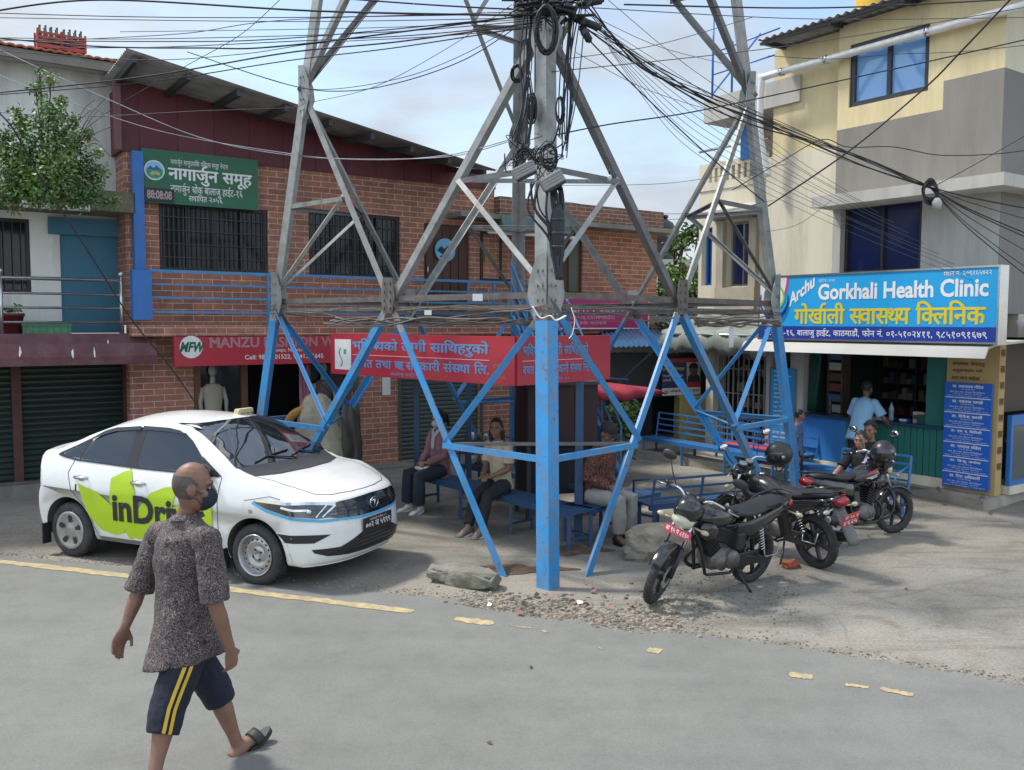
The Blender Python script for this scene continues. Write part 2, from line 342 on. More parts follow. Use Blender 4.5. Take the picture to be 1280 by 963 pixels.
def road_mat():
    m, N, L, P = new_mat('asphalt'); P.inputs['Roughness'].default_value = 0.85; P.inputs['Specular IOR Level'].default_value = 0.3
    tc = N.new('ShaderNodeTexCoord')
    def noise(sc, det=8, ro=.6):
        n = N.new('ShaderNodeTexNoise'); n.inputs['Scale'].default_value = sc; n.inputs['Detail'].default_value = det; n.inputs['Roughness'].default_value = ro; L.new(tc.outputs['Object'], n.inputs['Vector']); return n.outputs[0]
    def ramp(i, p0, c0, p1, c1):
        r = N.new('ShaderNodeValToRGB'); r.color_ramp.elements[0].position = p0; r.color_ramp.elements[1].position = p1
        r.color_ramp.elements[0].color = (c0,) * 3 + (1,); r.color_ramp.elements[1].color = (c1,) * 3 + (1,); L.new(i, r.inputs[0]); return r.outputs[0]
    def mul(a, b):
        x = N.new('ShaderNodeMixRGB'); x.blend_type = 'MULTIPLY'; x.inputs[0].default_value = 1
        if isinstance(a, tuple): x.inputs[1].default_value = (*a, 1)
        else: L.new(a, x.inputs[1])
        L.new(b, x.inputs[2]); return x.outputs[0]
    c = mul((.182, .182, .168), ramp(noise(.5, 6), .3, .90, .7, 1.08))
    c = mul(c, ramp(noise(60, 4, .9), .33, .84, .68, 1.12))
    c = mul(c, ramp(noise(190, 2, .9), .3, .82, .7, 1.16))
    c = mul(c, ramp(noise(3.1, 10, .75), .36, .90, .55, 1.02))
    mp = N.new('ShaderNodeMapping'); mp.inputs['Scale'].default_value = (.22, 2.6, 1); mp.inputs['Rotation'].default_value = (0, 0, rad(22)); L.new(tc.outputs['Object'], mp.inputs[0])
    n = N.new('ShaderNodeTexNoise'); n.inputs['Scale'].default_value = .9; n.inputs['Detail'].default_value = 8; L.new(mp.outputs[0], n.inputs['Vector']); c = mul(c, ramp(n.outputs[0], .32, .94, .62, 1.03))
    c = mul(c, ramp(noise(1.1, 12, .8), .30, .86, .42, 1.0))
    L.new(c, P.inputs['Base Color'])
    bp = N.new('ShaderNodeBump'); bp.inputs['Strength'].default_value = .3; bp.inputs['Distance'].default_value = .006; L.new(noise(120, 4, .8), bp.inputs['Height']); L.new(bp.outputs[0], P.inputs['Normal'])
    return m
MB().quad((-300, -60, 0), (300, -60, 0), (300, 600, 0), (-300, 600, 0)).build('ground', ground_mat())['kind'] = 'structure'
def build_road():
    rnd = R2(5)
    edge = [(-60, 690), (0, 694), (90, 703), (180, 712), (290, 722), (400, 735), (480, 742), (540, 747), (582, 751), (650, 769), (744, 779), (806, 788), (860, 793), (930, 801), (1000, 812), (1060, 820), (1120, 830), (1200, 842), (1280, 858), (1400, 880)]
    pts = [G(*p) for p in edge]; out = []
    for a, b in zip(pts, pts[1:]):
        n = max(2, int((b - a).length / .09))
        for i in range(n): out.append(a.lerp(b, i / n) + V((rnd.uniform(-.012, .012), rnd.uniform(-.03, .03), 0)))
    z = .004
    loop = [V((-60, 24, z)), V((-14, 12.6, z))] + [V((p.x, p.y, z)) for p in out] + [V((8, 3.2, z)), V((60, -12, z)), V((60, -40, z)), V((-60, -40, z))]
    tag(MB().add(loop, [list(range(len(loop) - 1, -1, -1))], False).build('road', road_mat()), kind='structure')
build_road()
def build_markings():
    y = mat('road_paint', (.42, .33, .17), .85, var=.25, scale=9, dirt=(.21, .205, .18), dscale=11, damt=.9)
    mb = MB(); rnd = R2(2)
    def strip(pix, w):
        c = [G(*p) for p in pix]; fine = []
        for a, b in zip(c, c[1:]):
            for i in range(12): fine.append(a.lerp(b, i / 12))
        fine.append(c[-1]); up, lo = [], []
        for i, p in enumerate(fine):
            d = (fine[min(i + 1, len(fine) - 1)] - fine[max(i - 1, 0)]).normalized(); n = V((-d.y, d.x, 0))
            k = w * (1 if 0 < i < len(fine) - 1 else .55)
            up.append(p + n * (k + rnd.uniform(-.016, .012)) + V((0, 0, .008))); lo.append(p - n * (k + rnd.uniform(-.016, .012)) + V((0, 0, .008)))
        for i in range(len(fine) - 1): mb.quad(lo[i], lo[i + 1], up[i + 1], up[i])
    strip([(-220, 684), (0, 703), (100, 714), (200, 726), (330, 743), (420, 754), (516, 766)], .062)
    strip([(569, 774), (617, 781)], .06); strip([(636, 783), (668, 787)], .012); strip([(679, 789), (684, 792)], .02)
    strip([(809, 813), (826, 816)], .05); strip([(986, 844), (1016, 848)], .05); strip([(1056, 857), (1086, 861)], .025); strip([(1100, 862), (1142, 870)], .03); strip([(748, 811), (754, 812)], .012)
    tag(mb.build('road_marking', y), kind='structure')
build_markings()
# ------------------------------------------------------------------ lattice tower
TC, TR, TTH, TK = V((.211, 11.971, 0)), 3.774, .0362, .14857
ZM, ZT, Z2, ZP = 2.78, 5.42, 10.1, 2.5
M_GALV_SHADE = mat('shaded_galvanised_steel', (.15, .155, .155), .6, .2, var=.25, scale=5, dirt=(.10, .09, .08), dscale=3, damt=.6)  # darker steel copy: shade on turned members painted in, picked at random
M_GALV = mat('weathered_galvanised_steel', (.29, .30, .29), .55, .25, var=.25, scale=5, dirt=(.17, .16, .14), dscale=3, damt=.6, bump=.15)
M_BLUE = mat('sky_blue_paint', (.030, .25, .56), .42, 0, var=.10, scale=6, dirt=(.16, .17, .17), dscale=7, damt=.75, bump=.15)
M_RUST = mat('rusty_grey_steel', (.135, .125, .115), .75, .1, var=.4, scale=9, dirt=(.13, .075, .05), dscale=6, damt=.7)
M_BLACK = mat('black_cable_sheath', (.012, .013, .017), .55, var=.2)
M_GREYBOX = mat('grey_plastic', (.30, .31, .31), .55, var=.1, dirt=(.18, .17, .16), dscale=8, damt=.5)
def leg(i, z):
    a = TTH + i * math.pi / 2; r = TR - TK * z
    return V((TC.x + r * math.cos(a), TC.y + r * math.sin(a), z))
tower = thing('transmission_tower', 'tall lattice steel tower with blue painted feet standing over the shelter', 'tower', TC)
blotch(M_BLUE, 14, .60, .63, (.13, .10, .08), .9); blotch(M_BLUE, 2.2, .52, .70, (.20, .22, .22), .6, (1, 1, .4)); blotch(M_GALV, 7, .58, .66, (.15, .10, .07), .7, (1, 1, .5)); blotch(M_GALV_SHADE, 7, .58, .66, (.12, .075, .05), .7)
TM = Matrix.Translation(-TC)
ZR = R2(3)
def tpart(name, segs, mats=None):
    mats = mats or (M_GALV_SHADE if ZR.random() < .4 and name != 'leg' else M_GALV, M_BLUE, M_RUST)
    mb = MB()
    for kind, p, q, w, d1, d2, slot in segs:
        mb.cur = slot
        if kind == 'L': mb.angle(p, q, w, .013, d1, d2)
        else: mb.bar(p, q, w, d1, d2)
    return mb.build(name, list(mats), tower, TM)
def member(name, p, q, w, d1, d2, zs=ZP):
    """an L section whose stretch below zs is painted blue"""
    zs += ZR.uniform(-.16, .10)
    if p.z > q.z: p, q = q, p
    if p.z < zs < q.z:
        m = p.lerp(q, (zs - p.z) / (q.z - p.z)); return tpart(name, [('L', p, m, w, d1, d2, 1), ('L', m, q, w, d1, d2, 0)])
    return tpart(name, [('L', p, q, w, d1, d2, 1 if q.z <= zs + .01 else 0)])
ARM = {}
for i in range(4):
    f1, f2 = (leg((i + 1) % 4, 0) - leg(i, 0)).normalized(), (leg((i + 3) % 4, 0) - leg(i, 0)).normalized()
    segs = []
    cuts = [(-.3, ZP, 1), (ZP, ZM + .12, 2 if i == 3 else 0), (ZM + .12, 12.0, 0)]
    for a, b, sl in cuts: segs.append(('L', leg(i, a), leg(i, b), .155, f1, f2, sl))
    tpart('leg', segs)
for i in range(4):
    for s in (1, 3):
        j = (i + s) % 4
        top, foot = leg(j, ZT), leg(i, 0).lerp(leg(j, 0), .095); foot.z = -.25
        ARM[(i, j)] = (foot, top)                      # arm whose foot is beside leg i and whose top is on leg j
        e = (leg(j, 0) - leg(i, 0)).normalized(); inn = (TC - (leg(i, 0) + leg(j, 0)) / 2); inn.z = 0; inn.normalize()
        off = inn * (.012 if s == 1 else .03)
        member('brace', foot + off, top + off, .085, (top - foot).cross(inn).normalized() * (1 if s == 1 else -1), inn)
        hi = leg(j, Z2); lo = leg(i, ZT)
        ARM[(i, j, 'u')] = (lo, hi)
        tpart('brace', [('L', lo + off, hi + off, .078, (hi - lo).cross(inn).normalized() * (1 if s == 1 else -1), inn, 0)])
def on(arm, z): a, b = arm; return a.lerp(b, (z - a.z) / (b.z - a.z))
for i in range(4):
    r, l = (i + 1) % 4, (i + 3) % 4
    inn = (TC - leg(i, 0)); inn.z = 0; inn.normalize()
    up = V((0, 0, 1))
    a, b = on(ARM[(i, r)], 1.22), on(ARM[(i, l)], 1.22)   # low struts
    for q in (a, b):
        tpart('strut', [('L', leg(i, 1.22), q, .06, (0, 0, -1), inn, 1)]); h = leg(i, ZM - .1); d = (q - h).normalized()
        member('strut', h + inn * .02, q + inn * .02, .062, d.cross(inn), inn)
    tpart('strut', [('L', a, b, .035, (0, 0, -1), inn, 1 if i != 3 else 0)])
    a, b = on(ARM[(r, i)], 4.0), on(ARM[(l, i)], 4.0)     # high struts and their diagonals
    for q in (a, b):
        tpart('strut', [('L', leg(i, 4.0), q, .058, (0, 0, -1), inn, 0)]); d = (q - leg(i, ZM)).normalized()
        tpart('strut', [('L', leg(i, ZM + .05), q, .055, d.cross(inn), inn, 0)])
    tpart('strut', [('L', a, b, .045, (0, 0, -1), inn, 0)])
    a, b = on(ARM[(i, r, 'u')], 6.95), on(ARM[(i, l, 'u')], 6.95)
    for q in (a, b):
        tpart('strut', [('L', leg(i, 6.95), q, .07, (0, 0, -1), inn, 0)]); d = (q - leg(i, 8.3)).normalized()
        tpart('strut', [('L', leg(i, 8.3), q, .065, d.cross(inn), inn, 0)])
    tpart('strut', [('L', a, b, .06, (0, 0, -1), inn, 0)])
    p, q = leg(i, ZM), leg(r, ZM); fi = (TC - (p + q) / 2); fi.z = 0; fi.normalize()
    tpart('belt', [('L', p + fi * .05, q + fi * .05, .065, (0, 0, -1), fi, 2 if i in (2, 3) else 0)])
    tpart('belt', [('L', p + fi * .02 - up * .17, q + fi * .02 - up * .17, .045, (0, 0, 1), fi, 2 if i in (2, 3) else 0)])
    m = (p + q) / 2; e = (q - p).normalized(); mb = MB(); mb.cur = 0   # gusset where the X crosses, with bolts
    mb.prism([m - fi * .008 + e * x + up * z for x, z in ((-.08, -.2), (.08, -.2), (.12, 0), (.08, .2), (-.08, .2), (-.12, 0))], fi * .012)
    for x in (-.05, .05):
        for z in (-.14, -.05, .05, .14): mb.lathe([(.016, 0), (.016, .018), (0, .018)], m - fi * .008 + e * x + up * z, -fi, 6, False)
    mb.build('gusset_plate', [M_RUST if i in (2, 3) else M_GALV], tower, TM)
    for zz in (ZT, ZM):                                   # gussets on the legs
        for s in (r, l):
            e = (leg(s, zz) - leg(i, zz)).normalized(); fn = V((e.y, -e.x, 0)) * (1 if s == r else -1); mb = MB(); c = leg(i, zz) + fn * .006
            mb.prism([c + e * x + up * z for x, z in ((.0, -.32), (.13, -.30), (.24, -.05), (.22, .12), (.12, .34), (0, .36))], fn * .01)
            for z in (-.22, -.08, .06, .2):
                for x in (.05, .11): mb.lathe([(.015, 0), (.015, .018), (0, .018)], c + fn * .01 + e * x + up * z, fn, 6, False)
            mb.build('gusset_plate', [M_GALV], tower, TM)
# ------------------------------------------------------------------ cables
CN = [0]
GC = 'overhead cables strung to the tower'
def curve_pts(ctrl, n=14):
    P = [ctrl[0]] + list(ctrl) + [ctrl[-1]]; out = []
    for k in range(1, len(P) - 2):
        p0, p1, p2, p3 = P[k - 1], P[k], P[k + 1], P[k + 2]
        for i in range(n):
            t = i / n; out.append(.5 * ((2 * p1) + (p2 - p0) * t + (2 * p0 - 5 * p1 + 4 * p2 - p3) * t * t + (3 * p1 - p0 - 3 * p2 + p3) * t ** 3))
    out.append(P[-2]); return out
def cable(pix, r, label, mtl=None, group=GC, name='cable'):
    """pix: (px, py, depth) points the cable passes through"""
    c = [at(*p) for p in pix]
    o = MB().tube(curve_pts(c), r * .8, 5).build(name, mtl or M_BLACK)
    return tag(o, label, 'cable', group)
M_WIRE = mat('grey_wire', (.06, .065, .075), .6, var=.2)
M_PALEWIRE = mat('pale_wire', (.34, .36, .38), .5, var=.1)
LL = 'black cable running from the tower leftwards above the brick building'
for pix, r in (
    ([(684, 14, 9.0), (520, 5, 9.4), (300, -12, 10)], .011), ([(684, 20, 9.0), (400, 14, 9.6), (125, 0, 10.2), (-20, 16, 10.4)], .014), ([(684, 17, 9.0), (360, 22, 9.8), (160, 21, 10.3), (-20, 16, 10.6)], .007),
    ([(684, 22, 9.0), (360, 27, 9.9), (-20, 22, 10.8)], .006), ([(684, 16, 9.0), (360, 57, 10), (250, 60, 10.4), (120, 58, 10.8), (-20, 46, 11)], .012),
    ([(684, 18, 9.0), (360, 48, 10), (200, 52, 10.4), (-20, 50, 11)], .008), ([(684, 14, 9.0), (360, 25, 10), (230, 42, 10.5), (84, 50, 11)], .006),
    ([(684, 26, 9.0), (500, 52, 9.5), (360, 66, 10), (180, 96, 10.5), (-20, 118, 11)], .011), ([(684, 30, 9.0), (500, 59, 9.5), (360, 76, 10), (180, 103, 10.5), (-20, 120, 11.1)], .008),
    ([(684, 28, 9.0), (520, 44, 9.5), (360, 52, 10), (200, 59, 10.6), (60, 60, 11)], .007), ([(684, 24, 9.0), (520, 38, 9.5), (360, 45, 10), (150, 49, 10.6), (-20, 47, 11.2)], .006),
    ([(684, 22, 9.0), (520, 33, 9.5), (360, 37, 10), (150, 40, 10.6)], .005), ([(684, 34, 9.0), (540, 46, 9.4), (400, 54, 10), (300, 68, 10.3), (170, 75, 10.8), (-20, 62, 11.2)], .006)):
    cable(pix, r, LL)
for pix, r in (([(646, 34, 9.2), (580, 75, 9.4), (500, 103, 9.6), (430, 114, 9.8), (360, 106, 10), (234, 65, 10.4)], .007), ([(646, 30, 9.2), (580, 68, 9.4), (500, 98, 9.6), (400, 112, 9.9), (330, 97, 10.1), (234, 65, 10.4)], .005)):
    cable(pix, r, 'thin cable sagging in a bow between tower and roof edge', group='two bow shaped cables in front of the sky')
for pix, r in (([(640, 174, 9), (560, 194, 10), (470, 200, 11), (360, 194, 12), (250, 172, 12), (130, 122, 12), (-10, 58, 12)], .007), ([(640, 176, 9), (560, 196, 10), (440, 199, 11), (360, 192, 12), (200, 164, 12), (60, 118, 12), (-10, 90, 12)], .006)):
    cable(pix, r, 'pale wire slung low across the maroon boards', M_PALEWIRE, 'pale wires across the maroon boards')
for pix, r, lb in (
    ([(352, -2, 10), (300, 44, 10.4), (230, 84, 10.8), (150, 130, 11.2), (100, 167, 11.4)], .005, 'thin wire slanting down to the bush on the left house'),
    ([(-4, 138, 6.5), (12, 155, 6.5), (24, 174, 6.6), (50, 222, 6.8), (80, 268, 7), (120, 330, 7.2), (165, 400, 7.5), (215, 462, 8), (245, 505, 8.4)], .008, 'loose dark cable hanging down past the left balcony'),
    ([(390, 128, 11.4), (470, 108, 11.3), (560, 60, 11), (640, 6, 10.6)], .005, 'thin wire climbing from the left tower leg to the top'),
    ([(-10, 140, 11), (100, 146, 11), (250, 139, 11), (360, 135, 11), (380, 130, 11)], .005, 'thin wire level with the top of the bush'),
    ([(680, 172, 9), (760, 156, 9.3), (850, 143, 9.6), (940, 125, 10), (1060, 99, 10), (1170, 75, 10), (1290, 48, 10)], .009, 'single black cable rising gently to the top right corner'),
    ([(736, 50, 8.9), (790, 105, 9.4), (850, 162, 9.8), (901, 208, 10.2), (955, 252, 10.8)], .009, 'straight black cable dropping from splice boxes to right tower leg'),
    ([(1270, -8, 8), (1200, 66, 8.5), (1155, 111, 9), (1060, 190, 9.5), (960, 258, 10.5)], .011, 'black cable dropping steeply across the tall clinic window'),
    ([(915, 238, 10.5), (975, 203, 10.6), (1027, 175, 10.6), (1060, 184, 10.6), (1117, 184, 10.7), (1173, 194, 10.7), (1240, 193, 10.6), (1290, 187, 10.6)], .007, 'wavy wire across the grey painted band of the clinic'),
    ([(1168, 233, 11), (1220, 205, 10.8), (1290, 165, 10.6)], .006, 'short wire from cable clamp up to the right border'),
    ([(700, 150, 8.8), (690, 180, 8.8), (670, 185, 9), (655, 200, 9)], .012, 'stout black cable bent round the near tower leg'),
    ([(960, 70, 11), (1040, 74, 11), (1120, 68, 11), (1200, 65, 11), (1290, 56, 11)], .005, 'thin wire across the tall blue clinic window')):
    cable(pix, r, lb)
BL = 'black cable in the bundle descending from tower to clinic'
rnd = R2(11)
for k in range(9):
    j = lambda s: rnd.uniform(-s, s)
    a = k * 1.6
    cable([(728 + j(14), 18 + j(16), 8.9), (800 + j(3), 72 + j(9) + a, 9.3), (880 + j(3), 112 + j(7) + a, 9.8), (945, 143 + j(6) + a, 10.3), (1010, 168 + j(5) + a, 10.6), (1085, 200 + j(4) + a * .6, 10.9), (1162, 234 + j(2), 11.2)], rnd.choice((.005, .006, .009, .011)), BL, group='cable bundle to the clinic')
for k in range(7):
    e = [(1290, 262), (1290, 276), (1290, 300), (1290, 318), (1290, 340), (1290, 350), (1290, 295)][k]
    cable([(1162, 234, 11.2), (1200, 234 + (e[1] - 234) * .36, 11), (1240, 234 + (e[1] - 234) * .66, 10.9), (e[0], e[1], 10.7)], (.011, .006, .009, .006, .006, .008, .01)[k], 'cable fanning out from the clamp on the clinic ledge', group='cables fanning out over the clinic')
for k in range(10):
    y0 = 40 + k * 11
    cable([(745 + k * 2, 28 + k * 4, 9), (850, 95 + k * 9, 9.6), (950, 165 + k * 8, 10.4), (1000 + 9 * k, 205 + k * 10 + rnd.uniform(-4, 4), 11.2), (1060 + 19 * k, 240 + 13 * k, 11.4)], .0035, 'hair thin service wire slanting down to the clinic front', M_WIRE, 'thin service wires to the clinic')
for k, (a, b) in enumerate((((690, 90), (1290, 8)), ((780, 6), (1290, -2)), ((740, 10), (1290, 22)), ((700, 75), (940, 22)), ((740, 20), (905, 80)), ((760, 0), (960, 150)), ((720, 66), (890, 139)))):
    m = ((a[0] + b[0]) / 2, (a[1] + b[1]) / 2 + 8)
    cable([(*a, 9), (*m, 9.8), (*b, 10.5)], (.006, .011, .006, .005, .004, .004, .004)[k], 'thin wire crossing the open sky right of the tower', M_WIRE if k != 1 else M_BLACK, 'wires crossing the sky right of the tower')
for k, (a, b) in enumerate((((950, 264), (690, 250)), ((985, 205), (700, 232)), ((968, 250), (760, 275)), ((1040, 250), (958, 290)))):
    m = ((a[0] + b[0]) / 2, (a[1] + b[1]) / 2 + 10)
    cable([(*a, 11), (*m, 11), (*b, 10)], .004, 'slack thin wire low between the tower legs', M_WIRE, 'slack wires between the tower legs')
# jumble of cables on the near leg: one mass nobody could count
def wire_mass():
    rnd = R2(7); mb = MB()
    def hank(cx, cy, rx, ry, D, n, r):
        for k in range(n):
            ph = rnd.uniform(0, 6.28); ax, ay = rx * rnd.uniform(.75, 1.12), ry * rnd.uniform(.8, 1.1); ox, oy = rnd.uniform(-2, 2), rnd.uniform(-2, 2)
            mb.tube([at(cx + ox + .85 * ax * math.cos(t * .4488 + ph), cy + oy + ay * math.sin(t * .4488 + ph), D + .03 * math.sin(t + ph)) for t in range(14)], r, 4, closed=True, caps=False)
    hank(683, 38, 17, 29, 8.55, 9, .011)
    hank(645, 92, 7, 10, 9.0, 6, .009); hank(664, 137, 6, 18, 8.9, 6, .01); hank(699, 137, 6, 17, 8.6, 4, .008); hank(686, 196, 13, 18, 8.3, 7, .006); hank(655, 200, 14, 14, 8.5, 6, .006); hank(697, 252, 7, 22, 8.2, 5, .012)
    for k in range(60):                                   # matted knot under the frame's upper border
        x, y = rnd.gauss(690, 20), rnd.gauss(6, 9)
        mb.tube(curve_pts([at(x, y, 8.75 + rnd.uniform(-.2, .1)), at(x + rnd.uniform(-26, 26), y + rnd.uniform(-6, 10), 8.65), at(x + rnd.uniform(-40, 40), y + rnd.uniform(-8, 12), 8.75)], 5), rnd.uniform(.006, .014), 4)
    for k in range(22):                                   # cables falling beside the leg
        x = rnd.uniform(655, 668) if k % 2 else rnd.uniform(704, 735)
        ex = rnd.uniform(640, 662) if k % 2 else rnd.uniform(696, 712)
        mb.tube(curve_pts([at(x, rnd.uniform(-5, 25), 8.8), at((x * 2 + ex) / 3 + rnd.uniform(-5, 5), 75, 8.75), at((x + ex) / 2 + rnd.uniform(-5, 5), 130, 8.7), at(ex, rnd.uniform(170, 200), 8.6)], 6), rnd.uniform(.004, .008), 4)
    for k in range(34):                                   # tangle round the boxes
        x, y = rnd.gauss(668, 14), rnd.gauss(193, 9)
        mb.tube(curve_pts([at(x, y, 8.5), at(x + rnd.uniform(-14, 14), y + rnd.uniform(-12, 14), 8.35), at(x + rnd.uniform(-16, 16), y + rnd.uniform(-8, 22), 8.45), at(x + rnd.uniform(-22, 22), y + rnd.uniform(-10, 26), 8.5)], 5), rnd.uniform(.003, .007), 4)
    for k in range(12):
        x = rnd.uniform(662, 700)
        mb.tube(curve_pts([at(x, 228, 8.2), at(x + rnd.uniform(-8, 8), 262, 8.12), at(690 + rnd.uniform(-4, 12), 300, 8.08), at(698 + rnd.uniform(-3, 6), 350, 8.0)], 6), rnd.uniform(.006, .013), 5)
    tag(mb.build('cable_tangle', M_BLACK), 'matted tangle of black cable coils round the near tower leg', 'cable tangle', kind='stuff')
    mb = MB()                                             # old wires lying along the belts
    for i in range(4):
        p, q = leg(i, ZM), leg((i + 1) % 4, ZM)
        for k in range(3):
            pts = [p.lerp(q, t / 9) + V((rnd.uniform(-.04, .04), rnd.uniform(-.04, .04), rnd.uniform(-.19, -.12) - (.10 if k > 1 else 0) * math.sin(t / 9 * math.pi))) for t in range(10)]
            mb.tube(curve_pts(pts, 4), rnd.uniform(.004, .009), 4)
    for k in range(9):
        pts = [at(405 + k * 2 + t * 42 + rnd.uniform(-3, 3), 402 + rnd.uniform(-5, 6), 9.6 - t * .12) for t in range(7)]
        mb.tube(curve_pts(pts, 4), rnd.uniform(.006, .012), 4)
    for k in range(10):
        pts = [at(870 + t * 26 + rnd.uniform(-3, 3), 404 + rnd.uniform(-5, 5), 10.6 + .15 * t) for t in range(5)]
        mb.tube(curve_pts(pts, 4), rnd.uniform(.006, .012), 4)
    tag(mb.build('old_wire', M_RUST), 'dusty old wires lying along the belt of the tower', 'wires', kind='stuff')
wire_mass()
def boxes():
    for c, deg, w, h, lb in (((655, 213), 27, .205, .10, 'ribbed grey junction box tied to the tower, left one of two'), ((690, 226), 30, .215, .11, 'ribbed grey junction box tied to the tower, lower right of two')):
        p = at(*c, 8.12); t = thing('junction_box', lb, 'junction box', p); t.rotation_euler = (0, rad(-deg), rad(8))
        mb = MB().box(-w / 2, w / 2, -.045, .045, -h / 2, h / 2); mb.build('housing', M_GREYBOX, t, bevel=.008)
        for k in range(4): MB().box(-w / 2 + .006, w / 2 - .006, -.055, -.0452, -h / 2 + .012 + k * h / 4.2, -h / 2 + .024 + k * h / 4.2).build('rib', M_GREYBOX, t)
        MB().box(-w / 2 + .01, w / 2 - .01, -.04, .04, -h / 2 - .022, -h / 2 - .0005).build('cable_gland', M_BLACK, t)
    for a, b, lb in (((722, 6), (755, 0), 'black cable splice tube pointing up right, uppermost of three'), ((716, 22), (752, 36), 'black cable splice tube slanting right, middle of three'), ((726, 32), (738, 53), 'black cable splice tube hanging down, lowest of three')):
        p, q = at(*a, 8.8), at(*b, 8.8); d = (q - p)
        t = thing('cable_splice', lb, 'cable splice', p, group='cable splice tubes'); I = Matrix.Translation(-p)
        MB().tube([p, p + d * .08, p + d * .1, p + d * .9, p + d * .92, q], [.02, .024, .036, .036, .024, .018], 10).build('sleeve', M_BLACK, t, I)
        MB().lathe([(.038, 0), (.041, .01), (.041, .03), (.038, .04)], p + d * .3, d).build('clamp_ring', M_WIRE, t, I)
    p = at(697, 292, 8.1); t = thing('cable_joint', 'black joint enclosure strapped upright to the tower above the paint line', 'cable joint', p)
    MB().tube([(0, 0, -.26), (0, 0, -.22), (0, 0, -.2), (0, 0, .16), (0, 0, .2), (0, 0, .26)], [.03, .05, .062, .062, .05, .025], 14).build('housing', M_BLACK, t)
    for z in (-.12, 0, .12): MB().lathe([(.064, -.012), (.068, -.008), (.068, .008), (.064, .012)], (0, 0, z)).build('strap', mat('black_strap', (.03, .03, .04), .35), t)
    p = at(762, 222, 9.4); t = thing('lamp_bulb', 'small clear bulb hanging from a tower strut against the sky', 'light bulb', p)
    MB().tube([(0, 0, .09), (0, 0, .03)], [.004, .012], 8).build('socket', M_BLACK, t)
    MB().ell((0, 0, 0), (.022, .022, .032)).build('bulb', mat('frosted_glass', (.6, .62, .62), .2), t)
boxes()
# ------------------------------------------------------------------ shared building materials
M_BRICK = brick_mat('brick_tile_cladding', (.45, .185, .11), (.30, .125, .085), (.58, .49, .42), .30, .092, .006)
blotch(M_BRICK, .9, .50, .72, (.10, .06, .05), .55, (1, 1, .35)); blotch(M_BRICK, 2.6, .60, .70, (.36, .28, .23), .35)
M_BRICK2 = brick_mat('old_brick', (.26, .105, .065), (.19, .08, .055), (.33, .30, .27), .24, .078, .008, .35)
M_MAROON = mat('maroon_boards', (.12, .018, .03), .55, var=.25, scale=2, dirt=(.10, .045, .045), dscale=1.2, damt=.4, streak=True)
M_TIN = mat('grey_corrugated_tin', (.30, .285, .265), .55, .2, var=.25, scale=3, dirt=(.11, .095, .08), dscale=1.4, damt=.6)
M_PURLIN = mat('dark_purlin_steel', (.05, .05, .052), .6, var=.2)
M_DKGLASS = glass_mat('dark_window_glass', (.010, .012, .016), .10, .35)
M_BLGLASS = glass_mat('sky_blue_tinted_glass', (.20, .40, .72), .04, .9)
M_NAVYGLASS = glass_mat('navy_curtained_glass', (.012, .022, .085), .12, .5)
M_DKFRAME = mat('dark_brown_frame', (.03, .02, .018), .5)
M_BAR = mat('grey_window_bar', (.05, .05, .055), .5, .3)
M_BLUEDK = mat('royal_blue_paint', (.025, .16, .48), .4, var=.1, dirt=(.06, .10, .2), damt=.4)
M_WOOD = mat('brown_timber', (.15, .065, .03), .5, var=.3, scale=6, streak=True)
M_DOOR = mat('dark_brown_door', (.075, .032, .022), .45, var=.25, scale=5, streak=True)
M_SHUT = mat('green_grey_shutter', (.095, .125, .115), .5, .3, var=.2, scale=2, dirt=(.06, .06, .05), dscale=2, damt=.6, streak=True)
M_SHUTDK = mat('dark_green_shutter', (.018, .038, .032), .5, .2, var=.25, scale=2, dirt=(.03, .025, .02), dscale=2, damt=.7, streak=True)
M_CONC = mat('bare_concrete', (.24, .23, .21), .85, var=.25, scale=3, dirt=(.12, .115, .10), dscale=2, damt=.7, bump=.3, bscale=30, streak=True)
M_WHITEWALL = mat('greyish_white_plaster', (.74, .74, .70), .85, var=.10, scale=1.5, dirt=(.25, .25, .22), dscale=1.3, damt=.6, bump=.1, streak=True)
M_YELLOW = mat('pale_yellow_plaster', (.70, .58, .33), .8, var=.07, scale=1.2, dirt=(.42, .35, .22), dscale=1.6, damt=.6, bump=.06, streak=True)
M_CREAM = mat('cream_plaster', (.66, .60, .46), .8, var=.06, scale=1.2, dirt=(.40, .36, .27), dscale=1.6, damt=.6, bump=.06, streak=True)
M_TAUPE = mat('taupe_paint', (.24, .22, .19), .75, var=.08, scale=1.5, dirt=(.15, .135, .115), dscale=1.8, damt=.6, streak=True)
M_LTGREY = mat('light_grey_paint', (.46, .44, .40), .75, var=.08, scale=2, dirt=(.26, .25, .22), dscale=2.5, damt=.6, streak=True)
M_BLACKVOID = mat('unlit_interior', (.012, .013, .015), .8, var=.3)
M_WHITE = mat('white_enamel', (.74, .74, .72), .4, var=.05, dirt=(.5, .48, .43), dscale=3, damt=.4)
M_SSTEEL = mat('stainless_steel', (.55, .55, .55), .25, .9, var=.08)
M_LETTER_W = mat('white_lettering', (.80, .80, .78), .5, var=.03)
M_REDSIGN = mat('red_sign_board', (.44, .022, .04), .4, var=.07, scale=1.5, dirt=(.33, .05, .06), dscale=2, damt=.4)
M_LEAF = [mat('leaf_mid', (.10, .19, .045), .55, var=.35, scale=1.5), mat('leaf_light', (.17, .27, .07), .55, var=.3, scale=1.5), mat('leaf_dark', (.045, .10, .03), .6, var=.3, scale=1.5)]
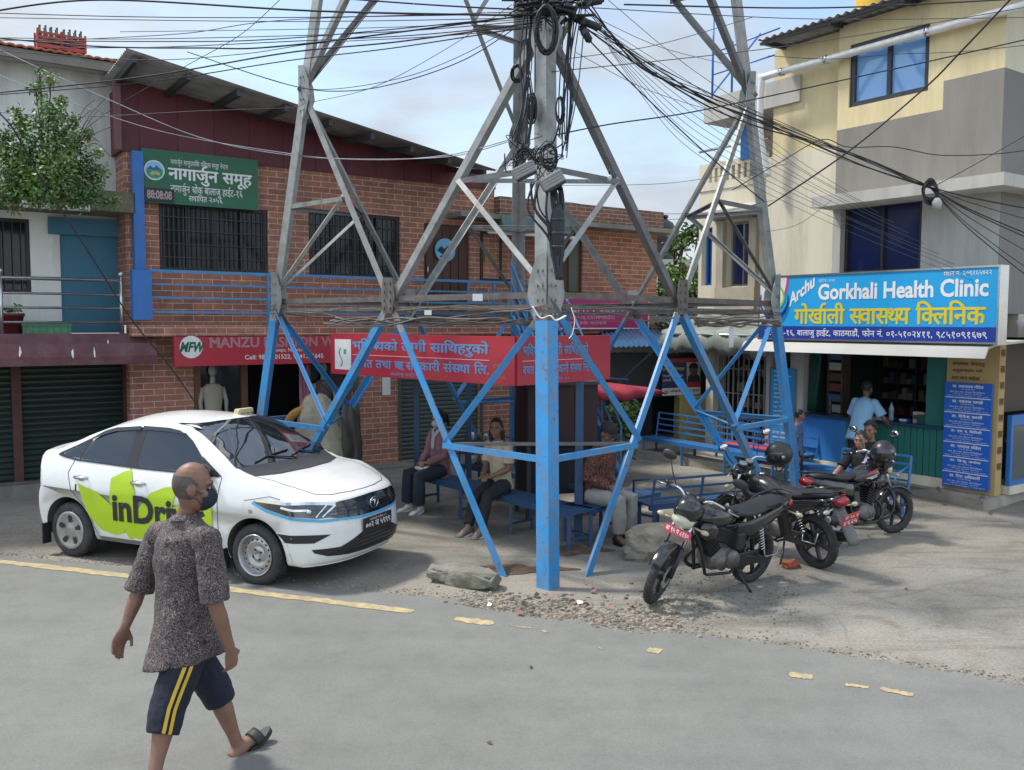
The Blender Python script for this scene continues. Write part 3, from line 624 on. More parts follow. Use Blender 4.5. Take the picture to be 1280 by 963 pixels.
blotch(M_YELLOW, 1.4, .56, .72, (.36, .30, .20), .6, (1.6, 1.6, .16)); blotch(M_CREAM, 1.4, .54, .72, (.33, .29, .22), .6, (1.6, 1.6, .16)); blotch(M_TAUPE, 1.3, .54, .74, (.13, .12, .105), .6, (1.6, 1.6, .16)); blotch(M_WHITEWALL, 1.1, .52, .72, (.33, .32, .28), .7, (1.4, 1.4, .16)); blotch(M_SHUT, 1.6, .55, .7, (.16, .12, .08), .6)
M_BARK = mat('grey_brown_bark', (.12, .09, .065), .9, var=.35, scale=14, bump=.6, bscale=30)
def leaves(clumps, n, size, seed, flat=.6):
    rnd = R2(seed); mb = MB(); w = [c[1] ** 2 for c in clumps]
    tot = sum(w)
    for (c, r), wi in zip(clumps, w):
        c = V(c); base = rnd.random()
        for _ in range(int(n * wi / tot)):
            d = V((rnd.gauss(0, 1), rnd.gauss(0, 1), rnd.gauss(0, 1))).normalized(); p = c + d * r * (rnd.random() ** .45) * rnd.uniform(.75, 1.15)
            a = V((rnd.gauss(0, 1), rnd.gauss(0, 1), rnd.gauss(-.3, .6))).normalized(); b = a.cross(V((rnd.gauss(0, 1), rnd.gauss(0, 1), rnd.gauss(0, 1)))).normalized()
            s = size * rnd.uniform(.6, 1.35)
            k = base * .6 + rnd.random() * .4; mb.cur = 1 if k > .62 else (0 if k > .3 else 2)
            fold = a.cross(b) * s * .18
            mb.add([p, p + a * s * .5 + b * s * .26 + fold, p + a * s, p + a * s * .5 - b * s * .26 + fold], [(0, 1, 2, 3)], True)
    return mb
def plant(name, label, cat, base, clumps, n, size, seed, trunk_r=.05, group=None):
    """clumps in world coordinates; stems run from the base into each clump"""
    base = V(base); t = thing(name, label, cat, base, 0, group); I = Matrix.Translation(-base); rnd = R2(seed + 50)
    leaves(clumps, n, size, seed).build('crown' if trunk_r > .04 else 'foliage', M_LEAF, t, I)
    mb = MB(); fork = base.lerp(sum((V(c[0]) for c in clumps), V()) / len(clumps), .35)
    mb.tube(curve_pts([base, base.lerp(fork, .5) + V((rnd.uniform(-.05, .05),) * 3) * trunk_r * 8, fork], 4), [trunk_r * (1 - .045 * k) for k in range(9)], 7)
    for c, r in clumps:
        c = V(c); m = fork.lerp(c, .5) + V((rnd.uniform(-.2, .2), rnd.uniform(-.2, .2), rnd.uniform(0, .2))) * r
        pts = curve_pts([fork, m, c], 5); mb.tube(pts, [trunk_r * .55 * (1 - .85 * k / len(pts)) for k in range(len(pts))], 5)
        for _ in range(3):
            d = V((rnd.gauss(0, 1), rnd.gauss(0, 1), rnd.gauss(.3, .8))).normalized(); mb.tube([c.lerp(m, .3), c + d * r * .85], [trunk_r * .22, trunk_r * .06], 4)
    mb.build('trunk' if trunk_r > .04 else 'stem', M_BARK, t, I); return t
def shutter(mb, x0, x1, z0, z1, y, pitch=.075):
    n = max(2, int((z1 - z0) / pitch)); h = (z1 - z0) / n
    for k in range(n):
        z = z0 + k * h
        mb.quad((x0, y, z), (x1, y, z), (x1, y - .018, z + h * .35), (x0, y - .018, z + h * .35)); mb.quad((x0, y - .018, z + h * .35), (x1, y - .018, z + h * .35), (x1, y - .018, z + h * .7), (x0, y - .018, z + h * .7)); mb.quad((x0, y - .018, z + h * .7), (x1, y - .018, z + h * .7), (x1, y, z + h), (x0, y, z + h))
    return mb
def window(parent, x0, x1, z0, z1, y, pane_m, frame_m, bars=0, rows=0, mull=1, depth=.09, fw=.05, sill=None, name='window'):
    f = MB()
    f.box(x0, x1, y, y + depth, z0, z0 + fw); f.box(x0, x1, y, y + depth, z1 - fw, z1); f.box(x0, x0 + fw, y + .002, y + depth, z0 + fw, z1 - fw); f.box(x1 - fw, x1, y + .002, y + depth, z0 + fw, z1 - fw)
    for k in range(1, mull + 1):
        x = x0 + (x1 - x0) * k / (mull + 1); f.box(x - fw * .4, x + fw * .4, y + .004, y + depth, z0 + fw, z1 - fw)
    fr = f.build(name, frame_m, parent)
    MB().box(x0 + fw * .8, x1 - fw * .8, y + depth * .55, y + depth * .7, z0 + fw * .8, z1 - fw * .8).build('pane', pane_m, fr)
    if bars:
        g = MB()
        for k in range(1, bars + 1):
            x = x0 + (x1 - x0) * k / (bars + 1); g.bar((x, y - .012, z0 + .01), (x, y - .012, z1 - .01), .011)
        for k in range(1, rows + 1):
            z = z0 + (z1 - z0) * k / (rows + 1); g.bar((x0 + .01, y - .02, z), (x1 - .01, y - .02, z), .011)
        g.build('grille', M_BAR, fr)
    if sill: MB().box(x0 - .06, x1 + .06, y - sill, y + .01, z0 - .06, z0 - .002).build('sill', M_CONC, fr)
    return fr
def board(name, label, cat, F, off, x0, x1, z0, z1, face_m, frame_m=None, depth=.12, mats=None, group=None):
    """a sign box standing off the facade: face, frame; returns thing and a lettering placer (local x right, y up)"""
    c = F.w((x0 + x1) / 2, off, z0); t = thing(name, label, cat, c, F.a, group)
    w = (x1 - x0) / 2; h = z1 - z0
    MB().box(-w, w, 0, depth, 0, h).build('panel', face_m, t)
    if frame_m:
        f = MB(); e = .025
        f.box(-w - e, w + e, -.012, depth, -e, -.001); f.box(-w - e, w + e, -.012, depth, h + .001, h + e); f.box(-w - e, -w - .001, -.01, depth, 0, h); f.box(w + .001, w + e, -.01, depth, 0, h); f.build('frame', frame_m, t)
    cx = (x0 + x1) / 2
    return t, (lambda u, v, hh: (u - cx, -hh, v - z0))
def disc(mb, c, r, y, n=28, ry=None):
    ry = ry or r; mb.add([(c[0] + r * math.cos(2 * math.pi * k / n), y, c[1] + ry * math.sin(2 * math.pi * k / n)) for k in range(n)], [tuple(range(n))], False)
# ------------------------------------------------------------------ brick building
B = Frame((-2.41, 15.51, 0), 35)
def brick_building():
    t = thing('brick_building', 'two storey brick tiled building with maroon boards under a sloping tin roof', 'building', B.o, B.a)
    xL = B.loc(158, 320)[0]; xM = B.loc(618, 230)[0]; xR = B.loc(822, 268)[0]
    zS0, zS1 = B.loc(300, 420, -.35)[1], B.loc(300, 407, -.35)[1]
    zB = 5.62; zP = 5.25
    zBrick = (B.loc(150, 187)[1] + B.loc(360, 209)[1]) / 2
    w1 = B.R(199, 258, 335, 340); w2 = B.R(386, 267, 500, 347); d1 = B.R(530, 281, 587, 397); d2 = B.R(703, 285, 728, 396); w3 = B.R(600, 290, 650, 352)
    zPar = (B.loc(640, 246)[1] + B.loc(815, 268)[1]) / 2
    sh1 = B.R(243, 457, 440, 580); sh2 = B.R(501, 455, 600, 580)
    sh1 = (sh1[0], sh1[1], .06, zS0 - .30); sh2 = (sh2[0], sh2[1], .03, zS0 - .3)
    g3 = B.R(640, 470, 735, 560); g3 = (g3[0], g3[1], .03, zS0 - .25)
    w = MB(); zr = lambda x: zJ0 + (zJ1 - zJ0) * (x - xJ0) / (xJ1 - xJ0)
    xJ0, zJ0 = B.loc(141, 98); xJ1, zJ1 = B.loc(562, 208)
    w.wall(xL, xM, zS1, zBrick, [(*w1[:4],), (*w2[:4],), (d1[0], d1[1], d1[2], d1[3])], 0, .22)
    w.wall(xM, xR, zS1, zPar - .42, [d2], 0, .22); w.box(xL, xL + .22, .22, 7, zS1, zBrick); w.box(xR - .22, xR, .22, 5, 0, zPar - .42)
    w.wall(xL, xR, 0, zS0, [sh1, sh2, g3], .0, .22); w.build('wall', M_BRICK, t)
    xp = B.loc(558, 236)[0]
    p = MB().box(xM + .02, xR + .02, -.16, .08, zPar - .38, zPar); p.box(xR - .2, xR + .02, .08, 5, zPar - .38, zPar); p.build('parapet', M_BRICK2, t)
    MB().box(xp, xR + .15, -.5, 5, zPar - .47, zPar - .382).build('roof_slab', M_CONC, t)
    c = MB().box(xM - .2, B.loc(690, 280)[0], -.62, -.5, zPar - .66, zPar - .42); c.build('fascia', mat('teal_fascia', (.11, .22, .22), .6, var=.15, dirt=(.06, .1, .1)), t)
    MB().tube([(xM - .5, -.55, zPar - .72), (B.loc(700, 283)[0], -.55, zPar - .72)], .03).build('rail_pipe', M_WHITE, t)
    s = MB().box(xL - .03, xR, -.38, -.0005, zS0, zS1 - .001); s.build('balcony_slab', M_BRICK, t)
    # maroon boards reaching up to the sloping roof
    x0 = B.loc(148, 140)[0]
    m = MB(); n = 24
    for k in range(n):
        a, b = x0 + (xM - x0) * k / n, x0 + (xM - x0) * (k + 1) / n; y = -.03 - (.012 if k % 2 else 0)
        m.prism([(a, y, zBrick - .02), (b, y, zBrick - .02), (b, y, zr(b)), (a, y, zr(a))], (0, .05, 0))
    m.box(x0, x0 + .06, .03, 6.5, zBrick - .02, zJ0 - .1); m.build('upper_boards', M_MAROON, t)
    MB().bar((x0 - .03, -.06, zBrick - .02), (x0 - .03, -.06, zJ0 - .05), .09).build('corner_post', mat('faded_maroon', (.17, .07, .075), .6, var=.15), t)
    OV = -1.25; xo0, zo0 = B.loc(160, 65, OV); xo1, zo1 = B.loc(621, 216, OV); r = MB(); ys = [OV + (7 - OV) * k / 700 for k in range(701)]; vs = []
    def rz(x, y):
        zj = zJ0 + (zJ1 - zJ0) * (x - xJ0) / (xJ1 - xJ0); zo = zo0 + (zo1 - zo0) * (x - xo0) / (xo1 - xo0); return zj + (zo - zj) * y / OV if y < 0 else zj + .02 * y
    for x in (xo0 - .02, xo1):
        for y in ys: vs.append((x, y, rz(x, y) + .013 * math.sin(y * 2 * math.pi / .09) + .03))
    N_ = len(ys); r.add(vs, [(k, k + 1, N_ + k + 1, N_ + k) for k in range(N_ - 1)], True)
    ro = r.build('roof', M_TIN, t); sd = ro.modifiers.new('s', 'SOLIDIFY'); sd.thickness = .006
    pm = MB()
    for k in range(9):
        x = xo0 + .1 + (xo1 - xo0 - .3) * k / 8
        MB().bar((x, OV + .06, rz(x, OV) - .045), (x, .1, rz(x, 0) - .045), .06, .09).build('purlin', M_PURLIN, ro)
    for q, bars in ((w1, 22), (w2, 18)): window(t, *q[:2], q[2], q[3], .03, M_DKGLASS, M_DKFRAME, bars, 4, 3)
    dr = MB().box(d1[0], d1[1], .05, .1, d1[2], d1[3])
    for k in range(5):
        a = d1[0] + .05 + (d1[1] - d1[0] - .1) * k / 5; dr.box(a + .012, a + (d1[1] - d1[0] - .1) / 5 - .012, .035, .0498, d1[2] + .06, d1[3] - .06)
    dd = dr.build('door', M_DOOR, t); MB().tube([(d1[0] + .09, .02, (d1[2] + d1[3]) / 2 - .12), (d1[0] + .09, .02, (d1[2] + d1[3]) / 2 + .12)], .012).build('handle', M_SSTEEL, dd)
    dd = MB().box(d2[0], d2[1], .05, .1, d2[2], d2[3]).build('door', M_DOOR, t); MB().box(d2[0] + .18, d2[1] - .1, .03, .049, d2[2] + .5, d2[3] - .3).build('panel', M_SHUT, dd)
    window(t, w3[0], w3[1], w3[2], w3[3], -.03, M_DKGLASS, M_DKFRAME, 0, 0, 1)
    # blue drainpipe posts and balcony railing
    a, b = B.loc(170, 190, -.1), B.loc(175, 338, -.1)
    MB().box(a[0] - .075, a[0] + .075, -.2, -.05, b[1], a[1]).build('blue_post', M_BLUEDK, t)
    q = B.loc(178, 400, -.42); q2 = B.loc(178, 338, -.42)
    rl = MB().box(q[0] - .13, q[0] + .13, -.47, -.30, q[1], q2[1]); rl.build('blue_post', M_BLUEDK, t)
    xe = B.loc(700, 360, -.36)[0]
    for i, py in enumerate((338.5, 355, 372, 390)):
        z = B.loc(186, py, -.36)[1]
        MB().bar((q[0] + .12, -.36, z), (xe, -.36, z), .045 if i == 0 else .028).build('rail', M_BLUE, t)
    for px in (335, 480, 585, 617, 645, 690):
        x = B.loc(px, 370, -.36)[0]; MB().bar((x, -.362, zS1), (x, -.362, B.loc(186, 338.5, -.36)[1]), .035).build('baluster', M_BLUE, t)
    # ground floor: shop front, shutters, dark insides
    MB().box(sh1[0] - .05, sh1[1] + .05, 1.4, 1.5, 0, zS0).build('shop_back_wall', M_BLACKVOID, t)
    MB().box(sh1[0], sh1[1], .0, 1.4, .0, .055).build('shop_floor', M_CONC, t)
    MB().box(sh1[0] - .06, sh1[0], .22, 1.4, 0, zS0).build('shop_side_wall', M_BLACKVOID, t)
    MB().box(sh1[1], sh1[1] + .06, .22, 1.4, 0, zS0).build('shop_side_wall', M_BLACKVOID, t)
    for px in (246, 305, 384, 436):
        x = B.loc(px, 490, .06)[0]; MB().box(x - .05, x + .05, .02, .13, .056, sh1[3]).build('shop_post', M_WOOD, t)
    for a, b in ((250, 301), (388, 432)):
        x0_, x1_ = B.loc(a, 490, .1)[0], B.loc(b, 490, .1)[0]; MB().box(x0_, x1_, .09, .10, .7, sh1[3] - .02).build('shop_window', M_DKGLASS if a > 300 else M_SHOPGL, t); MB().box(x0_, x1_, .05, .12, .06, .7).build('stall_riser', M_WOOD, t)
    for q, mm in ((sh2, M_SHUT), (g3, M_SHUTDK)):
        s_ = shutter(MB(), q[0], q[1], q[2], q[3], .10).build('rolling_shutter', mm, t)
        g = MB().box(q[0] - .05, q[0] - .001, -.03, .12, 0, q[3]); g.box(q[1] + .001, q[1] + .05, -.03, .12, 0, q[3]); g.build('guide_rail', M_SHUT, s_)
    x = B.loc(444, 520)[0]; MB().box(x - .04, x + .04, -.06, -.003, 0, zS0 - .3).build('downpipe', M_SHUT, t)
    x0_, x1_ = B.loc(478, 483, -.01)[0], B.loc(488, 483, -.01)[0]; z0_, z1_ = B.loc(483, 494, -.01)[1], B.loc(483, 472, -.01)[1]
    tag(MB().box(x0_, x1_, -.012, -.004, z0_, z1_).build('poster', M_WHITE, None, Matrix.Translation(B.o) @ Matrix.Rotation(B.a, 4, 'Z')), 'torn white paper pasted on brick pier beside the grey shutter', 'poster')
    MB().box(xL - .1, xR, -.5, .35, 0, .028).build('plinth', M_CONC, t)
    return t, dict(zS0=zS0, zS1=zS1, zPar=zPar, xR=xR)
M_SHOPGL = glass_mat('shop_glass', (.03, .03, .032), .08, .5)
bb, BD = brick_building()
def brick_signs():
    MY = mat('brass_plaque', (.30, .22, .05), .4, .4)
    # green board
    x0, x1, z0, z1 = B.R(177, 193, 322, 258, -.12)
    green = mat('green_sign_board', (.018, .125, .062), .45, var=.08)
    t, pl = board('sign_board', 'green community sign board with white Devanagari heading and round emblem', 'sign', B, -.14, x0, x1, z0, z1, green, None, .07)
    r = lambda a, b, c, d: (lambda q: q)(B.R(a, b, c, d, -.14))
    lettering([('नागाजु^न समूह', *r(210, 209, 315, 234), 0, .03), ('नागाजु^न सामुदायिक विकास समूह नेपाल', *r(213, 201, 285, 211), 0, .0), ('नागाजु^न चोक बालाजु हाईट-१६', *r(213, 232, 303, 247), 0, .006), ('स+थािपत २०५६', *r(236, 244, 278, 254), 0, .006)], [M_LETTER_W], t, pl)
    em = MB(); c = B.loc(193, 213, -.14); c2 = B.loc(180, 213, -.14); rr = abs(c[0] - c2[0])
    cx, cz = c[0] - (x0 + x1) / 2, c[1] - z0
    em.cur = 0; disc(em, (cx, cz), rr, -.004); em.cur = 1; disc(em, (cx, cz), rr * .88, -.006); em.cur = 2
    em.add([(cx + a * rr, -.008, cz + b * rr) for a, b in ((-.82, 0), (-.4, .42), (-.1, .2), (.2, .5), (.5, .22), (.83, .02))], [tuple(range(6))], False); em.cur = 3
    em.add([(cx + a * rr, -.010, cz + b * rr) for a, b in ((-.8, -.05), (.82, 0), (.7, -.5), (.2, -.82), (-.4, -.74), (-.72, -.42))], [tuple(range(6))], False); em.cur = 4
    em.add([(cx + a * rr, -.012, cz + b * rr) for a, b in ((-.5, -.3), (-.2, -.12), (.35, -.15), (.55, -.3), (.42, -.55), (.2, -.4), (-.1, -.42), (-.3, -.58))], [tuple(range(8))], False)
    em.build('emblem', [M_WHITE, mat('emblem_sky', (.25, .55, .75), .5), mat('emblem_hill', (.02, .13, .28), .5), mat('emblem_meadow', (.05, .28, .12), .5), mat('emblem_tan', (.5, .42, .22), .5)], t)
    q = r(180, 236, 217, 252); ck = MB().box(q[0] - (x0 + x1) / 2, q[1] - (x0 + x1) / 2, -.03, -.001, q[2] - z0, q[3] - z0).build('clock_display', mat('black_display', (.012, .01, .012), .3), t)
    w_ = (q[1] - q[0]); lettering([('88:08:08', q[0] + w_ * .08, q[1] - w_ * .08, q[2] + .03, q[3] - .03, 0, .03)], [mat('unlit_led', (.42, .30, .30), .4)], ck, lambda u, v, h: (u - (x0 + x1) / 2, -.03 - h, v - z0), 'digits')
    # red fashion shop board
    x0, x1, z0, z1 = B.R(218, 418, 432, 456, -.5); z1 = BD['zS0'] - .01
    t, pl = board('sign_board', 'red shop board with white English lettering and a round white monogram, under the brick balcony', 'sign', B, -.5, x0, x1, z0, z1, M_REDSIGN, None, .1)
    r = lambda a, b, c, d: B.R(a, b, c, d, -.5)
    Fm = mat('dull_pink_lettering', (.42, .20, .22), .45)
    lettering([('MANZU FASHION WEAR', *r(262, 421, 446, 434), 0, .03), ('Sanepa, Nagarjun-1', *r(341, 435, 384, 441), 1, .0), ('Cell: 9841301522, 9841305645', *r(306, 443, 404, 449.5), 1, .01)], [Fm, M_LETTER_W], t, pl)
    em = MB(); c = B.loc(239, 434, -.5); rr = abs(c[0] - B.loc(224.5, 434, -.5)[0]); cx, cz = c[0] - (x0 + x1) / 2, c[1] - z0
    disc(em, (cx, cz), min(rr, .23), -.004); o = em.build('monogram_disc', [M_WHITE], t)
    lettering([('MFW', c[0] - rr * 1.02, c[0] + rr * 1.02, c[1] - .075, c[1] + .075, 0, .04, .25)], [mat('dark_green_lettering', (.01, .10, .06), .5)], o, lambda u, v, h: (u - (x0 + x1) / 2, -.004 - h, v - z0))
    # pink board on the wing
    x0, x1, z0, z1 = B.R(690, 374, 810, 410, -.5)
    pink = mat('magenta_sign_board', (.42, .035, .15), .4, var=.1)
    t, pl = board('sign_board', 'magenta sign board with small white lettering above the red shelter, right of the tower foot', 'sign', B, -.5, x0, x1, z0, z1, pink, M_WHITE, .06)
    r = lambda a, b, c, d: B.R(a, b, c, d, -.5)
    lettering([('BEAUTY PARLOUR', *r(700, 385, 802, 393), 0, .02), ('HEIGHT-16, KATHMANDU', *r(704, 394, 768, 400), 0, .0), ('बालाजु हाईट काठमाडौं', *r(706, 401, 758, 407), 0, .0)], [mat('pale_pink_lettering', (.72, .42, .52), .5)], t, pl)
    # round sign on the brown door, brass plaque, round white sign
    c = B.loc(556, 313, .0); t = thing('round_sign', 'round sky blue emblem sign hung on the brown upstairs door', 'sign', B.w(c[0], .0, c[1]), B.a)
    em = MB(); em.lathe([(.0, -.02), (.21, -.02), (.21, .0), (0, .0)], (0, 0, 0), (0, 1, 0), 32, False); em.build('disc', mat('emblem_sky2', (.16, .45, .66), .4), t)
    em = MB(); em.add([(a * .2, -.024, b * .2) for a, b in ((-.85, -.05), (-.45, .35), (-.1, .1), (.25, .4), (.6, .1), (.88, 0), (.55, -.35), (.1, -.2), (-.3, -.4))], [tuple(range(9))], False)
    em.add([(a * .2, -.024, b * .2) for a, b in ((-.6, -.55), (-.2, -.45), (.2, -.6), (.5, -.5), (.3, -.8), (-.3, -.82))], [tuple(range(6))], False); em.build('mountain_motif', mat('emblem_black', (.01, .02, .03), .5), t)
    x0, x1, z0, z1 = B.R(606, 316, 618, 328, -.02); tag(MB().box(x0, x1, -.02, -.005, z0, z1).build('wall_plaque', MY, None, Matrix.Translation(B.o) @ Matrix.Rotation(B.a, 4, 'Z')), 'small yellow plaque on the upstairs brick wall right of the door', 'plaque')
    x0, x1, z0, z1 = B.R(761, 422, 776, 446, -.55); t, pl = board('sign_board', 'small white sign with a curled black drawing at the corner of the brick building', 'sign', B, -.55, x0, x1, z0, z1, M_WHITE, None, .03)
    mb = MB(); cx = 0; h = z1 - z0; w = (x1 - x0)
    mb.tube([(w * .3 * math.cos(a * .4) * (1 - a * .02), -.006, h * .45 + h * .22 * math.sin(a * .4)) for a in range(18)], .012, 5, caps=False); mb.build('motif', M_BLACK, t)
brick_signs()
def further_brick():
    o = B.w(BD['xR'], 3.2, 0); F2 = Frame(o, 35)
    t = thing('brick_building', 'unfinished brick house with bare concrete pillar behind the right end of the tiled building', 'building', o, B.a)
    x0, x1, z0, z1 = F2.R(752, 288, 800, 402); zt = F2.loc(780, 283)[1]
    MB().box(x0, x1 + .1, 0, 4, 0, zt).build('wall', M_BRICK2, t)
    a = F2.loc(803, 330)[0]; MB().box(x1 + .12, x1 + .4, -.08, .2, 0, zt + .15).build('pillar', M_CONC, t); MB().box(x1 + .12, x1 + .4, 3.2, 3.5, 0, zt + .1).build('pillar', M_CONC, t)
    z = F2.loc(790, 334)[1]; MB().box(x0 - .1, x1 + .45, -.12, -.001, z - .1, z + .12).build('ledge', M_CONC, t); MB().box(x0 - .3, x1 + .5, -.3, 4.2, zt, zt + .16).build('roof_slab', M_CONC, t)
    leaves([(F2.w(x0 + .5 + .35 * k, -.1, z + .16), .16) for k in range(3)], 120, .09, 5).build('weeds', M_LEAF, None)
    w = bpy.data.objects['weeds']; tag(w, 'green weeds sprouting from the ledge of the unfinished brick house', 'weeds', kind='stuff')
    tg = 'black water tanks behind the brick house'
    mt = mat('black_tank_plastic', (.012, .016, .022), .4)
    for px, s, lb in ((811, 1.0, 'black water tank on a low roof, the nearer left one'), (824, 1.0, 'black water tank on a low roof, the right one')):
        c = at(px, 327, 30); tk = thing('water_tank', lb, 'water tank', c, group=tg); R_ = .55
        MB().lathe([(0, 0), (R_, 0), (R_, .1), (R_ * .97, .14), (R_, .2), (R_, .45), (R_ * .97, .5), (R_, .56), (R_, 1.0), (R_ * .8, 1.25), (.25, 1.36), (.25, 1.42), (0, 1.42)], n=20).build('tank', mt, tk)
        MB().lathe([(0, 0), (.28, 0), (.28, .08), (0, .1)], (0, 0, 1.42)).build('lid', mt, tk)
    c = at(830, 400, 31); lw = thing('low_house', 'low pale house with flat roof carrying the black tanks', 'house', (c.x, c.y, 0), 0)
    zt = at(820, 327, 30).z; MB().box(-2.2, 2.2, -1.9, 3, 0, zt - .18).build('wall', M_CREAM, lw); MB().box(-2.4, 2.4, -2.1, 3.2, zt - .179, zt).build('roof', M_LTGREY, lw)
    window(lw, -.6, .5, 2.6, 4.0, -1.95, M_DKGLASS, M_WHITE, 0, 0, 1)
further_brick()
# ------------------------------------------------------------------ left house
A = Frame(B.w(0, .55, 0), 35)
def left_house():
    t = thing('plaster_house', 'white plastered house with blue door, steel balcony railing and dark green shutters', 'house', A.w(-8, 0, 0), A.a); I = Matrix.Translation((8, 0, 0))
    bd = lambda nm, mb, m: mb.build(nm, m, t, I)
    xr = A.loc(152, 320)[0]; xl = xr - 6.0
    z_sl0, z_sl1 = A.loc(80, 440, -.7)[1], A.loc(80, 419, -.7)[1]
    zc0, zc1 = A.loc(80, 262, -.6)[1], A.loc(80, 236, -.6)[1]
    zt = A.loc(80, 70)[1]
    s2 = A.R(28, 458, 156, 606); s1x = A.loc(16, 530)[0]
    s2 = (s2[0], s2[1], .17, z_sl0 + .1)
    s1 = (s1x - 2.6, s1x, .17, z_sl0 + .1)
    w = MB().wall(xl, xr + .12, 0, z_sl0 + .15, [s1, s2], .0, .2); bd('lower_wall', w, mat('rust_red_post', (.11, .045, .035), .7, var=.3, dirt=(.05, .03, .025)))
    for q in (s1, s2):
        o = bd('rolling_shutter', shutter(MB(), q[0], q[1], q[2], q[3], .09, .085), M_SHUTDK)
    bd('step', MB().box(xl, xr + .1, -.32, .3, 0, .165), M_CONC)
    win = A.R(-40, 272, 38, 366); dx0, dx1 = A.loc(76, 345)[0], A.loc(152, 345)[0]
    w = MB().wall(xl, xr, z_sl1 - .05, zc0 + .05, [(*win,), (dx0, dx1 - .02, z_sl1, zc0 - .12)], .0, .2); bd('balcony_wall', w, M_WHITEWALL)
    w = MB().box(xl, xr - .02, .02, 6, zc1 - .1, zt); bd('upper_wall', w, M_WHITEWALL)
    wf = window(t, win[0], win[1], win[2], win[3], .03, M_DKGLASS, M_DKFRAME, 6, 0, 1); wf.matrix_local = I
    teal = mat('faded_teal_paint', (.045, .17, .26), .6, var=.15, scale=2, dirt=(.03, .10, .15), dscale=2, damt=.5, streak=True)
    bd('door', MB().box(dx0, dx1 - .02, .03, .08, z_sl1 + .02, zc0 - .13), teal)
    bd('lintel', MB().box(dx0 - .15, dx1, -.08, .02, zc0 - .30, zc0 - .06), teal)
    bd('floor_slab', MB().box(xl, xr + .02, -.68, .25, z_sl0 + .16, z_sl1), M_CONC)
    # rounded maroon awning along the slab edge
    mar = mat('faded_maroon_paint', (.12, .042, .048), .65, var=.2, scale=3, dirt=(.19, .12, .12), dscale=4, damt=.5)
    prof = [(-.66, z_sl1 + .02), (-.74, z_sl1 + .02), (-.82, z_sl1 - .12), (-1.0, z_sl0 + .12), (-1.06, z_sl0 - .06), (-1.05, A.loc(80, 457, -1.05)[1]), (-1.02, A.loc(80, 457, -1.02)[1]), (-.66, z_sl0 + .0)]
    bd('awning', MB().prism([(xl, y, z) for y, z in prof], (xr - xl + .22, 0, 0)), mar)
    rn = R2(8); sp = MB()
    for px, py in ((86, 441), (113, 440), (136, 431), (22, 440)):
        x, z = A.loc(px, py, -.95); zz = z
        yy = -.82 - (z_sl1 - .12 - zz) / max(.05, (z_sl1 - z_sl0 - .24)) * .18 - .012
        n_ = 7; sp.add([(x + rn.uniform(.3, 1) * .022 * math.cos(6.28 * k / n_), yy - .012 - .012 * math.sin(6.28 * k / n_) * -1, zz + rn.uniform(.5, 1.4) * .07 * math.sin(6.28 * k / n_)) for k in range(n_)], [tuple(range(n_))], False)
    bd('paint_splash', sp, M_WHITE)
    # overhanging terrace slab with mossy parapet, white pipe
    moss = mat('mossy_concrete', (.17, .15, .11), .95, var=.35, scale=4, dirt=(.07, .09, .035), dscale=3, damt=.8, bump=.5, bscale=20)
    bd('terrace_slab', MB().box(xl, xr + .05, -.75, .25, zc0, zc1), moss)
    p0, p1 = A.loc(-20, 249, -.85), A.loc(112, 263, -.85); zz = (p0[1] + p1[1]) / 2
    bd('white_pipe', MB().tube([(p0[0], -.85, zz), (p1[0], -.85, zz)], .05, 10), M_WHITE)
    # balcony railing
    rx1 = A.loc(152, 380, -.72)[0]; rx0 = A.loc(1, 380, -.72)[0]; ztop = A.loc(76, 349, -.72)[1]
    for i, z in enumerate((ztop, ztop - .205, ztop - .40, ztop - .60)):
        bd('rail', MB().tube([(xl, -.72, z), (rx1, -.72, z)], .026 if i == 0 else .017), M_SSTEEL)
    for x in (rx1, rx0, rx0 - 1.9):
        o = bd('railing_post', MB().tube([(x, -.72, z_sl1), (x, -.72, ztop + .05)], .028), M_SSTEEL); MB().ell((x, -.72, ztop + .09), (.04, .04, .045)).build('ball_finial', M_SSTEEL, o)
    # roof with orange eave tiles
    tile = mat('orange_roof_tile', (.40, .13, .06), .7, var=.3, scale=6, dirt=(.18, .09, .06))
    zr0, zr1 = A.loc(10, 60, -.45)[1], A.loc(140, 72, -.45)[1]; zr = (zr0 + zr1) / 2
    r = MB(); n = 200; vs = []
    for y, dz in ((-.5, 0), (4.5, .9)):
        for k in range(n + 1):
            x = xl + (xr - xl + .08) * k / n; vs.append((x, y, zr + dz + .02 * abs(math.sin(k * math.pi / 4))))
    r.add(vs, [(k, k + 1, n + 2 + k, n + 1 + k) for k in range(n)], True); o = bd('roof', r, tile); sd = o.modifiers.new('s', 'SOLIDIFY'); sd.thickness = .03
    bd('eave_board', MB().box(xl, xr + .04, -.46, -.40, zr - .16, zr - .03), mat('grey_brown_board', (.20, .18, .16), .8, var=.2))
    bd('soffit', MB().box(xl, xr + .02, -.40, .02, zr - .11, zr - .09), M_LTGREY)
    return dict(xl=xl, xr=xr, zc1=zc1, z_sl1=z_sl1, zr=zr)
LH = left_house()
